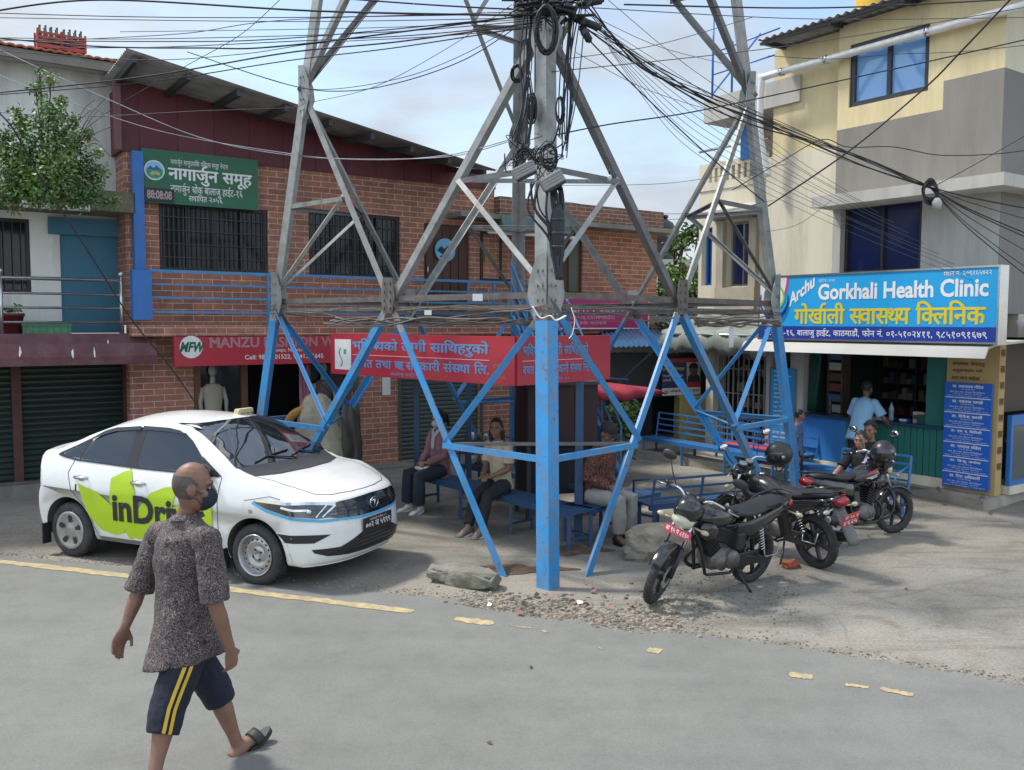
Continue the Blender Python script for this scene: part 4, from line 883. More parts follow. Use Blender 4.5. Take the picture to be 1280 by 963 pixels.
def left_house_things():
    # crates with bottles on the roof
    red = mat('red_crate_plastic', (.38, .05, .04), .5, var=.15); gl = glass_mat('green_bottle_glass', (.06, .12, .08), .1, .6)
    for px, lb in ((61, 'red bottle crate on the roof edge, the left one of the pair'), (91, 'red bottle crate on the roof edge, the right one of the pair')):
        x, _ = A.loc(px, 52, -.25); z = LH['zr'] + .07; t = thing('bottle_crate', lb, 'crate', A.w(x, -.2, z), A.a, 'bottle crates on the roof')
        w = .15; f = MB()
        for k in range(4): f.box(-w, w, -.13, -.115, .02 + k * .055, .055 + k * .055); f.box(-w, w, .115, .13, .02 + k * .055, .055 + k * .055); f.box(-w, -w + .015, -.115, .115, .02 + k * .055, .055 + k * .055); f.box(w - .015, w, -.115, .115, .02 + k * .055, .055 + k * .055)
        for sx in (-1, 1):
            for sy in (-1, 1): f.box(sx * w - .014, sx * w + .014, sy * .13 - .014, sy * .13 + .014, 0, .245)
        f.box(-w, w, -.13, .13, 0, .018); f.build('crate', red, t)
        rn = R2(px)
        for i in range(4):
            for j in range(2):
                MB().lathe([(0, .02), (.032, .02), (.032, .17), (.014, .24), (.013, .29), (.016, .295), (.016, .31), (0, .31)], (-.11 + .073 * i, -.05 + .1 * j, rn.uniform(0, .02)), n=10).build('bottle', gl, t)
    # pot and crate on the balcony
    x, z = A.loc(14, 417, -.4); t = thing('flower_pot', 'dark red plastic pot with wilted plant on the left balcony', 'flower pot', A.w(x, -.4, LH['z_sl1']), A.a)
    MB().lathe([(0, 0), (.12, 0), (.165, .26), (.18, .26), (.18, .30), (.155, .30), (.14, .24), (0, .24)], n=20).build('pot', mat('dark_red_plastic', (.16, .025, .03), .5), t)
    leaves([((0, 0, .34), .1), ((.07, 0, .38), .06)], 40, .08, 4).build('foliage', M_LEAF, t)
    x, z = A.loc(57, 414, -.45); t = thing('planter_crate', 'low green plastic crate on the left balcony floor', 'crate', A.w(x, -.45, LH['z_sl1']), A.a); g = mat('green_crate_plastic', (.07, .22, .12), .5, var=.15)
    f = MB(); w = .30
    f.box(-w, w, -.17, -.15, 0, .15); f.box(-w, w, .15, .17, 0, .15); f.box(-w, -w + .02, -.15, .15, 0, .15); f.box(w - .02, w, -.15, .15, 0, .15); f.box(-w + .02, w - .02, -.15, .15, .0, .02); f.build('tray', g, t)
    f = MB(); f.box(-w - .02, w + .02, -.19, -.1702, .13, .17); f.box(-w - .02, w + .02, .1702, .19, .13, .17)
    for k in range(7): f.box(-w + .03 + .088 * k, -.27 + .088 * k, -.178, -.1702, .0, .13)
    f.build('rim', g, t)
    # bush on the terrace
    cl = []; rn = R2(31)
    for px, py, r in ((40, 190, .42), (70, 170, .40), (30, 215, .36), (75, 205, .42), (100, 215, .34), (55, 145, .26), (15, 200, .34), (88, 182, .28), (48, 115, .12), (28, 150, .2), (60, 225, .34), (110, 235, .2), (45, 88, .07), (47, 100, .06), (120, 195, .12), (-15, 190, .4)):
        cl.append((at(px + rn.uniform(-6, 6), py + rn.uniform(-6, 6), 11.75 + rn.uniform(-.3, .3)), r * .8))
    x, z = A.loc(55, 235, -.35)
    plant('terrace_bush', 'leafy green bush growing from the mossy terrace of the left house', 'bush', A.w(x, -.35, LH['zc1'] - .02), cl + [(at(px, py, 11.7), .10) for px, py in ((20, 140, ), (78, 128), (108, 168), (64, 100), (128, 212), (5, 170), (92, 150))] + [(at(px, py, 11.5), .21) for px, py in ((10, 238), (38, 240), (66, 243), (92, 241), (52, 228), (25, 226), (112, 246))], 9000, .056, 3, .035)
    cl = []
    for k in range(13): cl.append((at(2 + k * 12 + rn.uniform(-4, 4), 243 + rn.uniform(-8, 12), 11.55), rn.uniform(.06, .15)))
    o = leaves(cl, 900, .06, 9).build('creeper', [M_LEAF[0], mat('dry_leaf', (.22, .19, .09), .7, var=.3), M_LEAF[2]]); tag(o, 'half dry creeping weeds along the mossy terrace edge', 'creeper', kind='stuff')
    mb = MB()
    for k in range(9):                                    # bare twigs hanging to the right of the bush
        a = at(95 + rn.uniform(-10, 10), 175 + rn.uniform(-30, 30), 11.7); b = at(128 + rn.uniform(-14, 12), 160 + rn.uniform(-40, 70), 11.6); m = a.lerp(b, .5) + V((0, 0, rn.uniform(.05, .2)))
        mb.tube(curve_pts([a, m, b], 5), .005, 4)
    tag(mb.build('twig', M_BARK), 'thin bare twigs reaching right out of the terrace bush', 'twigs', kind='stuff')
left_house_things()
# ------------------------------------------------------------------ clinic building on the right
_c = G(1243, 621, .15)
C = Frame((_c.x, _c.y, 0), -55)
BAY = -.18
def clinic():
    t = thing('clinic_building', 'three storey yellow and taupe clinic building with blue tinted windows and an open counter', 'building', C.o, C.a)
    zL1 = C.loc(1150, 226, -.9)[1]; zL0 = zL1 - .16
    xB = C.loc(1046, 170, BAY)[0]; xW = C.loc(968, 90)[0]; xL = C.loc(957, 300)[0]
    zG = C.loc(1110, 167, BAY)[1]; zG = (C.loc(1041, 166, BAY)[1] + C.loc(1170, 137, BAY)[1]) / 2; zG2 = (C.loc(1185, 101, BAY)[1] + C.loc(1250, 85, BAY)[1]) / 2; xG2 = C.loc(1179, 118, BAY)[0]
    zR = C.loc(960, 52, -.5)[1]; zC = 2.62   # roof, ceiling of the shop
    zCr = C.loc(1000, 190)[1]
    w3 = C.R(1062, 43, 1161, 124, BAY); w2 = C.R(1053, 253, 1150, 341, BAY)
    print('clinic z', zL1, zG, zG2, zR, w2, w3)
    oL, oR = C.loc(1006, 500)[0], C.loc(1169, 500)[0]
    MB().wall(xW, xB, zCr, zR, [], 0, .22).build('upper_wall', M_YELLOW, t)
    MB().wall(xL, xB, zC, zCr, [], -.012, .22).build('upper_wall', M_CREAM, t)
    # bay: yellow above, stepped taupe below
    m = MB().wall(xB, xG2, zG, zR, [(*w3,)] if w3[1] < xG2 else [(w3[0], xG2 + 1, w3[2], w3[3])], BAY, .2); m.wall(xG2, 0, zG2, zR, [(*w3,)] if w3[1] > xG2 else [], BAY, .2); m.build('upper_wall', M_YELLOW, t)
    m = MB().wall(xB, xG2, zL1, zG, [], BAY, .2); m.wall(xG2, 0, zL1, zG2, [], BAY, .2); m.build('taupe_wall', M_TAUPE, t)
    m = MB().wall(xB + .14, 0, zC, zL0, [(*w2,)], BAY + .03, .2); m.build('taupe_wall', M_LTGREY, t)
    MB().box(xB, xB + .139, BAY - .04, .2, zC, zL0).build('pilaster', M_LTGREY, t)
    MB().box(xB - .02, .32, -.72, .3, zL0, zL1).build('ledge', M_LTGREY, t)
    MB().box(.001, .32, .3, 6, zL0, zL1).build('ledge', M_LTGREY, t)
    # side facade to the right of the corner
    sw = (1.3, 2.6, 2.9, 3.95)
    z2 = zG2 - .45
    m = MB(); m.M = Matrix.Rotation(rad(90), 4, 'Z')
    m.wall(BAY + .001, 1.1, zL1, zG2, [], -.004, .2); m.wall(1.1, 7, zL1, z2, [], -.004, .2); m.wall(BAY + .035, 7, zC, zL0, [sw], -.004, .2); m.build('taupe_wall', mat('dark_taupe_paint', (.19, .18, .165), .75, var=.08, dirt=(.14, .13, .12), streak=True), t)
    m = MB(); m.M = Matrix.Rotation(rad(90), 4, 'Z'); m.wall(BAY + .001, 1.1, zG2, zR, [], -.004, .2); m.wall(1.1, 7, z2, zR, [], -.004, .2); m.build('upper_wall', M_CREAM, t)
    o = window(t, sw[0], sw[1], sw[2], sw[3], .05, M_NAVYGLASS, M_DKFRAME, 0, 0, 1); o.matrix_local = Matrix.Rotation(rad(90), 4, 'Z')
    window(t, *w3, BAY + .03, M_BLGLASS, mat('charcoal_frame', (.05, .052, .06), .4, .4), 0, 0, 1, .1, .075)
    window(t, *w2, BAY + .06, M_NAVYGLASS, M_DKFRAME, 0, 0, 1, .1, .05, sill=.06)
    # roof sheet
    xr0 = C.loc(947, 50, -.55)[0]
    r = MB(); n = 240; y0, y1 = -.55, 7
    vs = [(xr0 + (1.2 - xr0) * k / n, y, zR + .05 + (.16 if y > 0 else 0) + .018 * math.sin(k * .9)) for y in (y0, y1) for k in range(n + 1)]
    r.add(vs, [(k, k + 1, n + 2 + k, n + 1 + k) for k in range(n)], True); o = r.build('roof', M_TIN, t); sd = o.modifiers.new('s', 'SOLIDIFY'); sd.thickness = .006
    for k in range(5):
        x = xr0 + .1 + (1 - xr0) * k / 4; MB().bar((x, -.5, zR), (x, .2, zR + .02), .06, .08).build('purlin', M_PURLIN, o)
    MB().box(xr0, 1.2, -.5, -.44, zR - .02, zR + .02).build('purlin', M_PURLIN, o)
    # white drain pipe along the top of the wall
    a, b = C.loc(952, 105, -.3), C.loc(1254, 4, -.3); zz = (a[1] + b[1]) / 2
    pp = MB().tube(curve_pts([V((.3, -.3, zz)), V((-2.4, -.3, zz)), V((a[0] + .1, -.3, zz)), V((a[0], -.3, zz - .08)), V((a[0] - .02, -.28, zz - .9)), V((a[0] + .1, -.2, zz - 1.6))], 8), .055, 10).build('drain_pipe', M_WHITE, t)
    for x in (-1.0, -2.63, a[0] + .4): MB().lathe([(.056, -.03), (.066, -.03), (.066, .03), (.056, .03)], (x, -.3, zz), (1, 0, 0), 12).build('pipe_collar', M_SSTEEL, pp)
    # ground floor: pier, back room, counter
    px0 = C.loc(1181, 540)[0]
    MB().box(px0, -.001, 0, .16, .15, zC).build('pier', mat('ochre_plaster', (.46, .33, .14), .8, var=.15, scale=2, dirt=(.25, .2, .12), dscale=2, damt=.5, streak=True), t)
    MB().box(C.loc(988, 500)[0], oL - .02, -.02, .3, .15, zC).build('pier', M_LTGREY, t)
    MB().box(C.loc(956, 500)[0], C.loc(962, 500)[0], .02, .3, .15, zC).build('pier', M_LTGREY, t)
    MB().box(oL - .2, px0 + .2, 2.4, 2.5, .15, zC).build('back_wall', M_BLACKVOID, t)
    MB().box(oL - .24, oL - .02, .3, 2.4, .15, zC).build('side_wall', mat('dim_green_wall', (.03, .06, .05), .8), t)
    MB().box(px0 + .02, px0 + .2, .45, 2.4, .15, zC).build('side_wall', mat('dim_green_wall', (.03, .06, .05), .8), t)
    MB().box(xL - .1, .0, -.05, 6, zC, zC + .14).build('ceiling', M_CONC, t)
    MB().box(-.45, .0, .45, 6, 2.3, zC).build('side_lintel', M_LTGREY, t)
    MB().box(oL - .2, px0 + .2, -.1, 2.4, .13, .16).build('shop_floor', M_CONC, t)
    zc = (C.loc(1060, 522)[1] + C.loc(1160, 531)[1]) / 2; xm = C.loc(1058, 550)[0]; zb = .30
    blue = mat('counter_blue_boards', (.03, .19, .52), .45, var=.1, scale=2, dirt=(.03, .12, .3), streak=True); green = mat('counter_green_boards', (.018, .15, .125), .5, var=.12, scale=2, dirt=(.02, .1, .08), streak=True)
    ct = MB(); ct.box(oL - .02, xm, -.03, .03, zb, zc - .035)
    ct.cur = 1; n = 16
    for k in range(n):
        a, b = xm + .003 + (px0 - xm) * k / n, xm + (px0 - xm) * (k + 1) / n; ct.box(a, b - .006, -.034 + .004 * (k % 2), .03, zb, zc - .035)
    ct.build('counter_front', [blue, green], t)
    MB().box(oL - .02, px0, -.10, .55, zc - .034, zc).build('counter_top', mat('dark_blue_counter_top', (.02, .045, .10), .35), t)
    MB().box(oL - .05, px0 + .02, -.06, .05, .15, zb - .001).build('counter_base', M_CREAM, t)
    rn = R2(4)                                            # shelving with medicine packets at the back
    sh = MB()
    for k in range(6): sh.box(oL, px0, 2.05, 2.4, .9 + k * .27, .915 + k * .27)
    for k in range(8): x = oL + (px0 - oL) * k / 7; sh.box(x - .012, x + .012, 2.06, 2.39, .3, zC)
    sh.build('shelf', mat('shelf_brown', (.07, .05, .035), .6), t)
    pk = MB()
    for k in range(6):
        x = oL + .05
        while x < px0 - .1:
            w_ = rn.uniform(.05, .14); h_ = rn.uniform(.07, .2); pk.cur = rn.randrange(4); pk.box(x, x + w_ * .92, 2.08, 2.3, .916 + k * .27, .916 + k * .27 + h_); x += w_ + (rn.random() < .2) * .1
    o = pk.build('medicine_packet', [mat('packet_white', (.22, .22, .21), .6), mat('packet_blue', (.05, .09, .18), .6), mat('packet_red', (.16, .04, .04), .6), mat('packet_tan', (.16, .13, .08), .6)], t); o['kind'] = 'stuff'
    pk = MB(); x0_ = C.loc(1020, 490)[0]
    for k in range(7):
        z = zc + .02 + k * .17
        pk.cur = k % 4; pk.box(x0_ + .02, x0_ + .24, .30, .42, z, z + .12)
    pk.cur = 3
    pk.box(x0_, x0_ + .02, .28, .5, zc, zc + 1.25); pk.box(x0_ + .26, x0_ + .28, .28, .5, zc, zc + 1.25)
    pk.build('side_rack', [mat('packet_white2', (.35, .34, .32), .6), mat('packet_blue', (), .6), mat('packet_red', (), .6), mat('shelf_brown', (), .6)], t)
    # green curtain and green side panel
    cu = MB(); x0_, x1_ = oL + .02, C.loc(1024, 490)[0]; N_ = 40
    zt, zb_ = zC - .08, zc + .02
    vs = []
    for j in range(9):
        f = j / 8; wd = (1 - .45 * f)
        for k in range(N_ + 1): vs.append((x0_ + (x1_ - x0_) * wd * k / N_ - f * .05, .12 + .03 * math.sin(k * .95 + f), zt + (zb_ - zt) * f))
    cu.add(vs, [(j * (N_ + 1) + k, j * (N_ + 1) + k + 1, (j + 1) * (N_ + 1) + k + 1, (j + 1) * (N_ + 1) + k) for j in range(8) for k in range(N_)], True)
    o = cu.build('curtain', mat('green_curtain', (.012, .075, .06), .8, var=.2), t); o.modifiers.new('s', 'SOLIDIFY').thickness = .004
    xs = C.loc(1156, 490)[0]; MB().box(xs, px0, .04, .09, zc, zC - .05).build('green_panel', green, t)
    MB().box(oL, px0, -.04, .1, zC - .17, zC - .001).build('shutter_box', M_PURLIN, t)
    return t, dict(oL=oL, px0=px0, zc=zc, zC=zC, xL=xL, zR=zR, zL1=zL1)
cl_t, CD = clinic()
def clinic_extras():
    # plinth (pavement) with a real step
    pl = [G(1100, 607), G(1122, 614), G(1180, 627), G(1229, 639), G(1242, 637), G(1282, 624)]
    xl = CD['xL'] - 4
    loop = [C.w(xl, -.95, 0)] + [C.w(C.loc(985, 590)[0], -.8, 0)] + [V((p.x, p.y, 0)) for p in pl] + [C.w(.75, 6, 0), C.w(.75, 9, 0), C.w(xl, 9, 0)]
    tag(MB().prism([(p.x, p.y, -.05) for p in loop], (0, 0, .195)).build('pavement', mat('pavement_concrete', (.34, .315, .265), .9, var=.2, scale=2, dirt=(.17, .15, .12), dscale=1.5, damt=.6, bump=.3, bscale=25)), kind='structure')
    # main sign
    xs0, xs1 = C.loc(950, 388, -1.0)[0], C.loc(1247, 380, -1.0)[0]
    z1 = (C.loc(1000, 347.5, -1)[1] + C.loc(1240, 332, -1)[1]) / 2; z0 = (C.loc(965, 424, -1)[1] + C.loc(1240, 427, -1)[1]) / 2
    print('sign', xs0, xs1, z0, z1)
    sky = mat('cyan_sign_vinyl', (.018, .36, .72), .4, var=.04); navy = mat('navy_sign_vinyl', (.018, .045, .30), .4, var=.05); yel = mat('yellow_lettering', (.75, .60, .02), .45, var=.03)
    t, pl_ = board('sign_board', 'big cyan health clinic sign board with white and yellow lettering above the counter', 'sign', C, -1.0, xs0, xs1, z0, z1, sky, M_SSTEEL, .2)
    r = lambda a, b, c, d: C.R(a, b, c, d, -1.0)
    zb = C.loc(1100, 408.5, -1)[1]; xm = (xs0 + xs1) / 2
    MB().box(xs0 - xm, xs1 - xm, -.004, -.0005, 0, zb - z0).build('navy_band', navy, t)
    xw = C.loc(983, 380, -1.0)[0]; n = 16; h = z1 - zb
    pts = [(xs0 - xm, -.005, zb - z0 + .002), (xs0 - xm, -.005, z1 - z0)] + [(xw - xm - .42 * ((k / n) ** 2), -.005, z1 - z0 - h * k / n * .998) for k in range(n + 1)]
    pts2 = [(xw - xm + .04 - .42 * ((k / n) ** 2), -.0035, z1 - z0 - h * k / n * .998) for k in range(n + 1)]
    mb = MB(); mb.add(pts2 + [(xs0 - xm, -.0035, zb - z0 + .002), (xs0 - xm, -.0035, z1 - z0)], [tuple(range(n + 3))], False); mb.build('pink_stripe', mat('pink_vinyl', (.55, .05, .22), .4), t)
    MB().add(pts, [tuple(range(n + 3))], False).build('white_corner', M_WHITE, t)
    cx, cz = C.loc(968, 372, -1.0); mb = MB(); q = (cx - xm, cz - z0)
    mb.cur = 0; disc(mb, q, .2, -.008); mb.cur = 1; disc(mb, q, .17, -.010); mb.cur = 0; mb.box(q[0] - .11, q[0] + .11, -.014, -.011, q[1] - .03, q[1] + .03); mb.box(q[0] - .03, q[0] + .03, -.014, -.011, q[1] - .11, q[1] + .11); mb.cur = 2
    for s in (-1, 1): mb.tube([(q[0] + s * .26 * math.cos(a * .12 - 1.2), -.01, q[1] - .04 + .26 * math.sin(a * .12 - 1.2)) for a in range(14)], [.03 - .002 * a for a in range(14)], 5)
    mb.build('emblem', [mat('emblem_green', (.2, .5, .15), .5), mat('emblem_pale', (.75, .74, .45), .5), navy], t)
    W, Y = M_LETTER_W, yel
    a = r(987, 359, 1018, 376)
    lettering([('Archu', a[0], a[1], a[2] - .10, a[3] - .10, 0, .03, 0, .30),
               ('Gorkhali Health Clinic', *r(1023, 351, 1236, 373), 0, .028), ('प+यान नं. ६०९२६५७२२', *r(1180, 337, 1240, 345), 0, .01), ('दता^ नं. २३७१', *r(1024, 348, 1044, 353), 0, .0),
               ('गोखा^ली स+वास+थ+य किक+लिनक'.replace('किक+लिनक', 'िक+लिनक'), *r(993, 377, 1233, 406), 1, .03),
               ('ना.न.पा.-१६, बालाजु हाईट, काठमाडौं, फोन नं. ०१-५१०२४११, ९८५१०९१६७९', *r(956, 411, 1234, 424), 0, .012)], [W, Y], t, pl_)
    # white canopy under the sign
    zc0 = (C.loc(960, 440, -1.0)[1] + C.loc(1220, 447, -1.05)[1]) / 2; x0 = C.loc(936, 436, -.9)[0]; x1 = C.loc(1236, 440, -1)[0]
    can = MB(); prof = [(-.02, z0 + .02), (-.80, z0 - .015), (-1.02, z0 - .06), (-1.10, zc0), (-1.08, zc0), (-1.0, z0 - .085), (-.79, z0 - .045), (-.02, z0 - .01)]
    can.prism([(x0, y, z) for y, z in prof], (x1 - x0, 0, 0)); can.build('canopy', mat('white_canopy_sheet', (.48, .465, .43), .6, var=.08, dirt=(.38, .36, .31), dscale=2, damt=.5, streak=True), cl_t)
    # doctors' board on the pier
    q = C.R(1181, 479, 1238, 611, -.06); q = (CD['px0'] + .01, C.loc(1238, 540, -.06)[0], q[2], q[3])
    t, pl_ = board('notice_board', 'tall royal blue doctors schedule board with white lettering on the ochre corner pier', 'notice board', C, -.06, q[0], q[1], q[2], q[3], mat('royal_blue_board', (.015, .12, .52), .4, var=.05), None, .03)
    H_ = (q[3] - q[2]) / 7; ls = []; w_ = q[1] - q[0]; nm = ('राजनराज पौडेल', 'नवराज पाण्डे'.replace('ण्डे', 'ण+डे'), 'िदपेन+द काकी^'.replace('न+द', 'न+द'), 'एस. ए. िसिदकी', 'नवराज कँडेल', 'िबन+दु अया^ल', 'िरना अिधकारी')
    for k in range(7):
        zt = q[3] - k * H_
        ls.append(('डा. ' + nm[k], q[0] + w_ * .17, q[0] + w_ * .83, zt - H_ * .34, zt - H_ * .10, 0, .03)); ls.append(('एम.बी.बी.एस', q[0] + w_ * .36, q[0] + w_ * .64, zt - H_ * .48, zt - H_ * .38, 0, .0))
        ls.append(('बाल रोग तथा जेनरल िफिजिसयन', q[0] + w_ * .12, q[0] + w_ * .86, zt - H_ * .66, zt - H_ * .54, 0, .0)); ls.append(('सोमबार बुधबार शुकबार', q[0] + w_ * .2, q[0] + w_ * .8, zt - H_ * .79, zt - H_ * .70, 0, .0)); ls.append(('िबहान ९ देखी बेलुका ५ बजे सम+म', q[0] + w_ * .06, q[0] + w_ * .94, zt - H_ * .93, zt - H_ * .84, 0, .0))
    lettering(ls, [M_LETTER_W], t, pl_); mb = MB()
    for k in range(1, 7): mb.box(-w_ / 2 + .01, w_ / 2 - .01, -.004, -.0005, q[3] - k * H_ - .005 - q[2], q[3] - k * H_ + .005 - q[2])
    mb.build('divider', M_LETTER_W, t)
    r_ = C.R(1190, 452, 1231, 476, -.002); bro = mat('brown_painted_lettering', (.16, .05, .03), .7)
    hh = (r_[3] - r_[2]) / 3
    lettering([('उपलब+ध सेवाहरु', r_[0], r_[1], r_[3] - hh * .8, r_[3], 0, .02), ('अनुसन+धान गन^', r_[0], r_[1] - .03, r_[3] - 1.85 * hh, r_[3] - 1.1 * hh, 0, .02), ('तथा जाच पाईन+छ', r_[0], r_[1] - .06, r_[2], r_[3] - 2.2 * hh, 0, .02)], [bro], cl_t, lambda u, v, h: (u, -h, v), 'painted_lettering')
    mb = MB()
    lettering([('स+वास+थ+य', .02, .14, .5 + .22 * k, .6 + .22 * k, 0, .01) for k in range(9)], [bro], cl_t, lambda u, v, h: (h, u, v), 'painted_lettering')
    # cyan vertical board left of the counter
    q = C.R(963, 462, 993, 572, -.05)
    t, pl_ = board('notice_board', 'narrow cyan board with columns of tiny white lettering left of the clinic counter', 'notice board', C, -.05, q[0], q[1], q[2], q[3], mat('cyan_board', (.02, .30, .62), .4, var=.05), M_SSTEEL, .03)
    ls = []; w_ = q[1] - q[0]; H_ = (q[3] - q[2]) / 20; words = ('मुटु रोग', 'छाती रोग', 'बाल रोग', 'हाड जोनी^ रोग'.replace('नी^', 'नी'), 'दन+त उपचार', 'ईिसजी', 'रगत जाच', 'खोप सेवा')
    for k in range(20): ls.append((words[k % 8], q[0] + w_ * .12, q[0] + w_ * (.55 + .1 * (k * 7 % 4)), q[3] - (k + .75) * H_, q[3] - (k + .2) * H_, 0, .01))
    lettering(ls, [M_LETTER_W], t, pl_)
    # things on the counter
    zc = CD['zc']; g = mat('pale_bottle_plastic', (.32, .40, .48), .25)
    def put(px, y): return C.w(C.loc(px, 522, y)[0], y, zc)
    for px, lb, m, s in ((1114, 'clear water bottle standing on the counter right of the man', g, 1.0), (1037, 'dark bottle standing on the blue counter near the curtain', mat('dark_bottle', (.03, .04, .06), .3), .85)):
        t = thing('bottle', lb, 'bottle', put(px, .15)); MB().lathe([(0, 0), (.036 * s, 0), (.038 * s, .02), (.038 * s, .08), (.034 * s, .1), (.038 * s, .12), (.038 * s, .18), (.015 * s, .235), (.014 * s, .25)], n=16).build('body', m, t); MB().lathe([(.017 * s, .245), (.017 * s, .275), (0, .275)], n=12).build('cap', mat('blue_cap', (.03, .1, .4), .4), t)
    t = thing('paper_stack', 'white papers lying on the counter beside the man in light blue', 'papers', put(1094, .12), C.a); MB().box(-.2, .2, -.13, .13, 0, .012).build('paper', M_WHITE, t); 
    m = Matrix.Rotation(rad(17), 4, 'Z'); MB().box(-.16, .16, -.11, .11, .0125, .02).build('paper', M_LETTER_W, t, m)
    t = thing('medicine_box', 'small pale box standing on the green end of the counter', 'box', put(1151, .2), C.a); MB().box(-.09, .09, -.06, .06, 0, .16).build('carton', mat('pale_carton', (.42, .38, .33), .6), t, bevel=.004); MB().box(-.085, .085, -.062, -.0605, .05, .11).build('print', mat('carton_brown', (.15, .07, .05), .6), t)
    t = thing('medicine_box', 'low dark green box on the green end of the counter', 'box', put(1163, .16), C.a); MB().box(-.15, .15, -.1, .1, 0, .11).build('carton', mat('green_curtain', ()), t, bevel=.004); MB().box(-.152, .152, -.102, .102, .1105, .125).build('lid', mat('dim_green_wall', ()), t)
    t = thing('calculator', 'small blue and white desk gadget on the counter', 'gadget', put(1131, .12), C.a); MB().box(-.07, .07, -.05, .05, 0, .05).build('case', mat('blue_cap', ()), t, bevel=.01); MB().box(-.05, .05, -.053, -.0505, .012, .04).build('screen', M_WHITE, t)
    # side shop: glass case with blue frame, awning stub
    o = C.w(.0, .62, .15); t = thing('glass_showcase', 'glass display case in a blue frame round the clinic corner', 'showcase', o, C.a + rad(90))
    f = MB()
    for z in (.12, .95, 1.02): f.box(-.35, 2.4, -.06, .0, z, z + .07)
    for x in (-.35, .55, 1.45, 2.33): f.box(x, x + .07, -.055, -.001, .19, .95)
    f.build('frame', M_BLUEDK, t); MB().box(-.28, 2.33, -.035, -.03, .19, .95).build('pane', glass_mat('showcase_glass', (.10, .115, .11), .08, .6), t); MB().box(-.35, 2.4, -.06, .3, .0, .119).build('base', M_CREAM, t)
    rn = R2(12); g = MB()
    for k in range(26): x = rn.uniform(-.2, 2.2); z = rn.choice((.2, .45, .7)); g.cur = k % 3; g.box(x, x + .12, .0, .1, z, z + rn.uniform(.05, .18))
    g.build('goods', [mat('goods_pale', (.38, .38, .33), .6), mat('packet_tan', ()), mat('packet_white2', ())], t); MB().box(-.35, 2.4, .5, .55, .15, 2.15).build('inside_back', M_BLACKVOID, t)
    MB().box(-.2, 2.4, .2, .45, 1.1, 2.1).build('inside_shelf', mat('shelf_brown', ()), t)
    for k in range(40): pass
    o = C.w(.15, .4, 2.25); t = thing('side_awning', 'pale tin awning sticking out over the side shop at the right border', 'awning', o, C.a + rad(90))
    MB().prism([(-.3, .0, .28), (-.3, -.75, .08), (-.3, -.75, .04), (-.3, .0, .24)], (3, 0, 0)).build('sheet', M_LTGREY, t); MB().bar((.2, 0, -.05), (.2, -.7, .05), .03).build('bracket', M_PURLIN, t); MB().bar((2.2, 0, -.05), (2.2, -.7, .05), .03).build('bracket', M_PURLIN, t)
    for px, py in ((1170, 615), (1215, 628)): pass
    t = thing('steel_bar', 'thin iron bar lying at the foot of the blue doctors board, left of the other', 'iron bar', G(1172, 614, .15), rad(62)); MB().box(-.3, .3, -.015, .015, 0, .03).build('bar', M_RUST, t); MB().box(-.03, .03, -.03, .03, .03, .04).build('plate', M_RUST, t)
    t = thing('steel_bar', 'thin iron bar lying at the very corner of the clinic pavement', 'iron bar', G(1228, 625, .15), rad(62)); MB().box(-.25, .25, -.015, .015, 0, .03).build('bar', M_RUST, t); MB().box(-.03, .03, -.03, .03, .03, .04).build('plate', M_RUST, t)
    # yellow tank on the roof
    p = at(1096, 10, 15); zb = CD['zR'] + .21; t = thing('water_tank', 'yellow plastic water tank on the clinic roof', 'water tank', (p.x, p.y, zb), 0); ym = mat('yellow_tank_plastic', (.70, .42, .02), .4, var=.08)
    t.location = (p.x + .0, p.y, zb); hb = p.z - zb
    MB().lathe([(0, 0), (.33, 0), (.33, .05)] + [(.33 + .012 * (k % 2), .05 + k * .06) for k in range(1, 15)] + [(.26, 1.0), (.12, 1.1), (0, 1.1)], n=24).build('tank', ym, t); MB().lathe([(.1, 1.09), (.1, 1.15), (0, 1.16)], n=14).build('lid', ym, t)
    # clamp and bulb where the cable bundle meets the ledge
    p = at(1163, 236, 11.1); t = thing('cable_clamp', 'dark ring clamp with loops of cable at the clinic ledge', 'cable clamp', p)
    mb = MB()
    for k in range(5): mb.tube([(.09 * math.cos(a * .45 + k), .03 * math.sin(k + a), .12 * math.sin(a * .45 + k) - .02 * k) for a in range(14)], .012, 5, closed=True, caps=False)
    mb.build('loop', M_BLACK, t); MB().lathe([(0, 0), (.05, 0), (.06, .08), (.03, .13), (0, .13)], (.06, -.05, -.25), n=12).build('insulator', M_LTGREY, t)
clinic_extras()
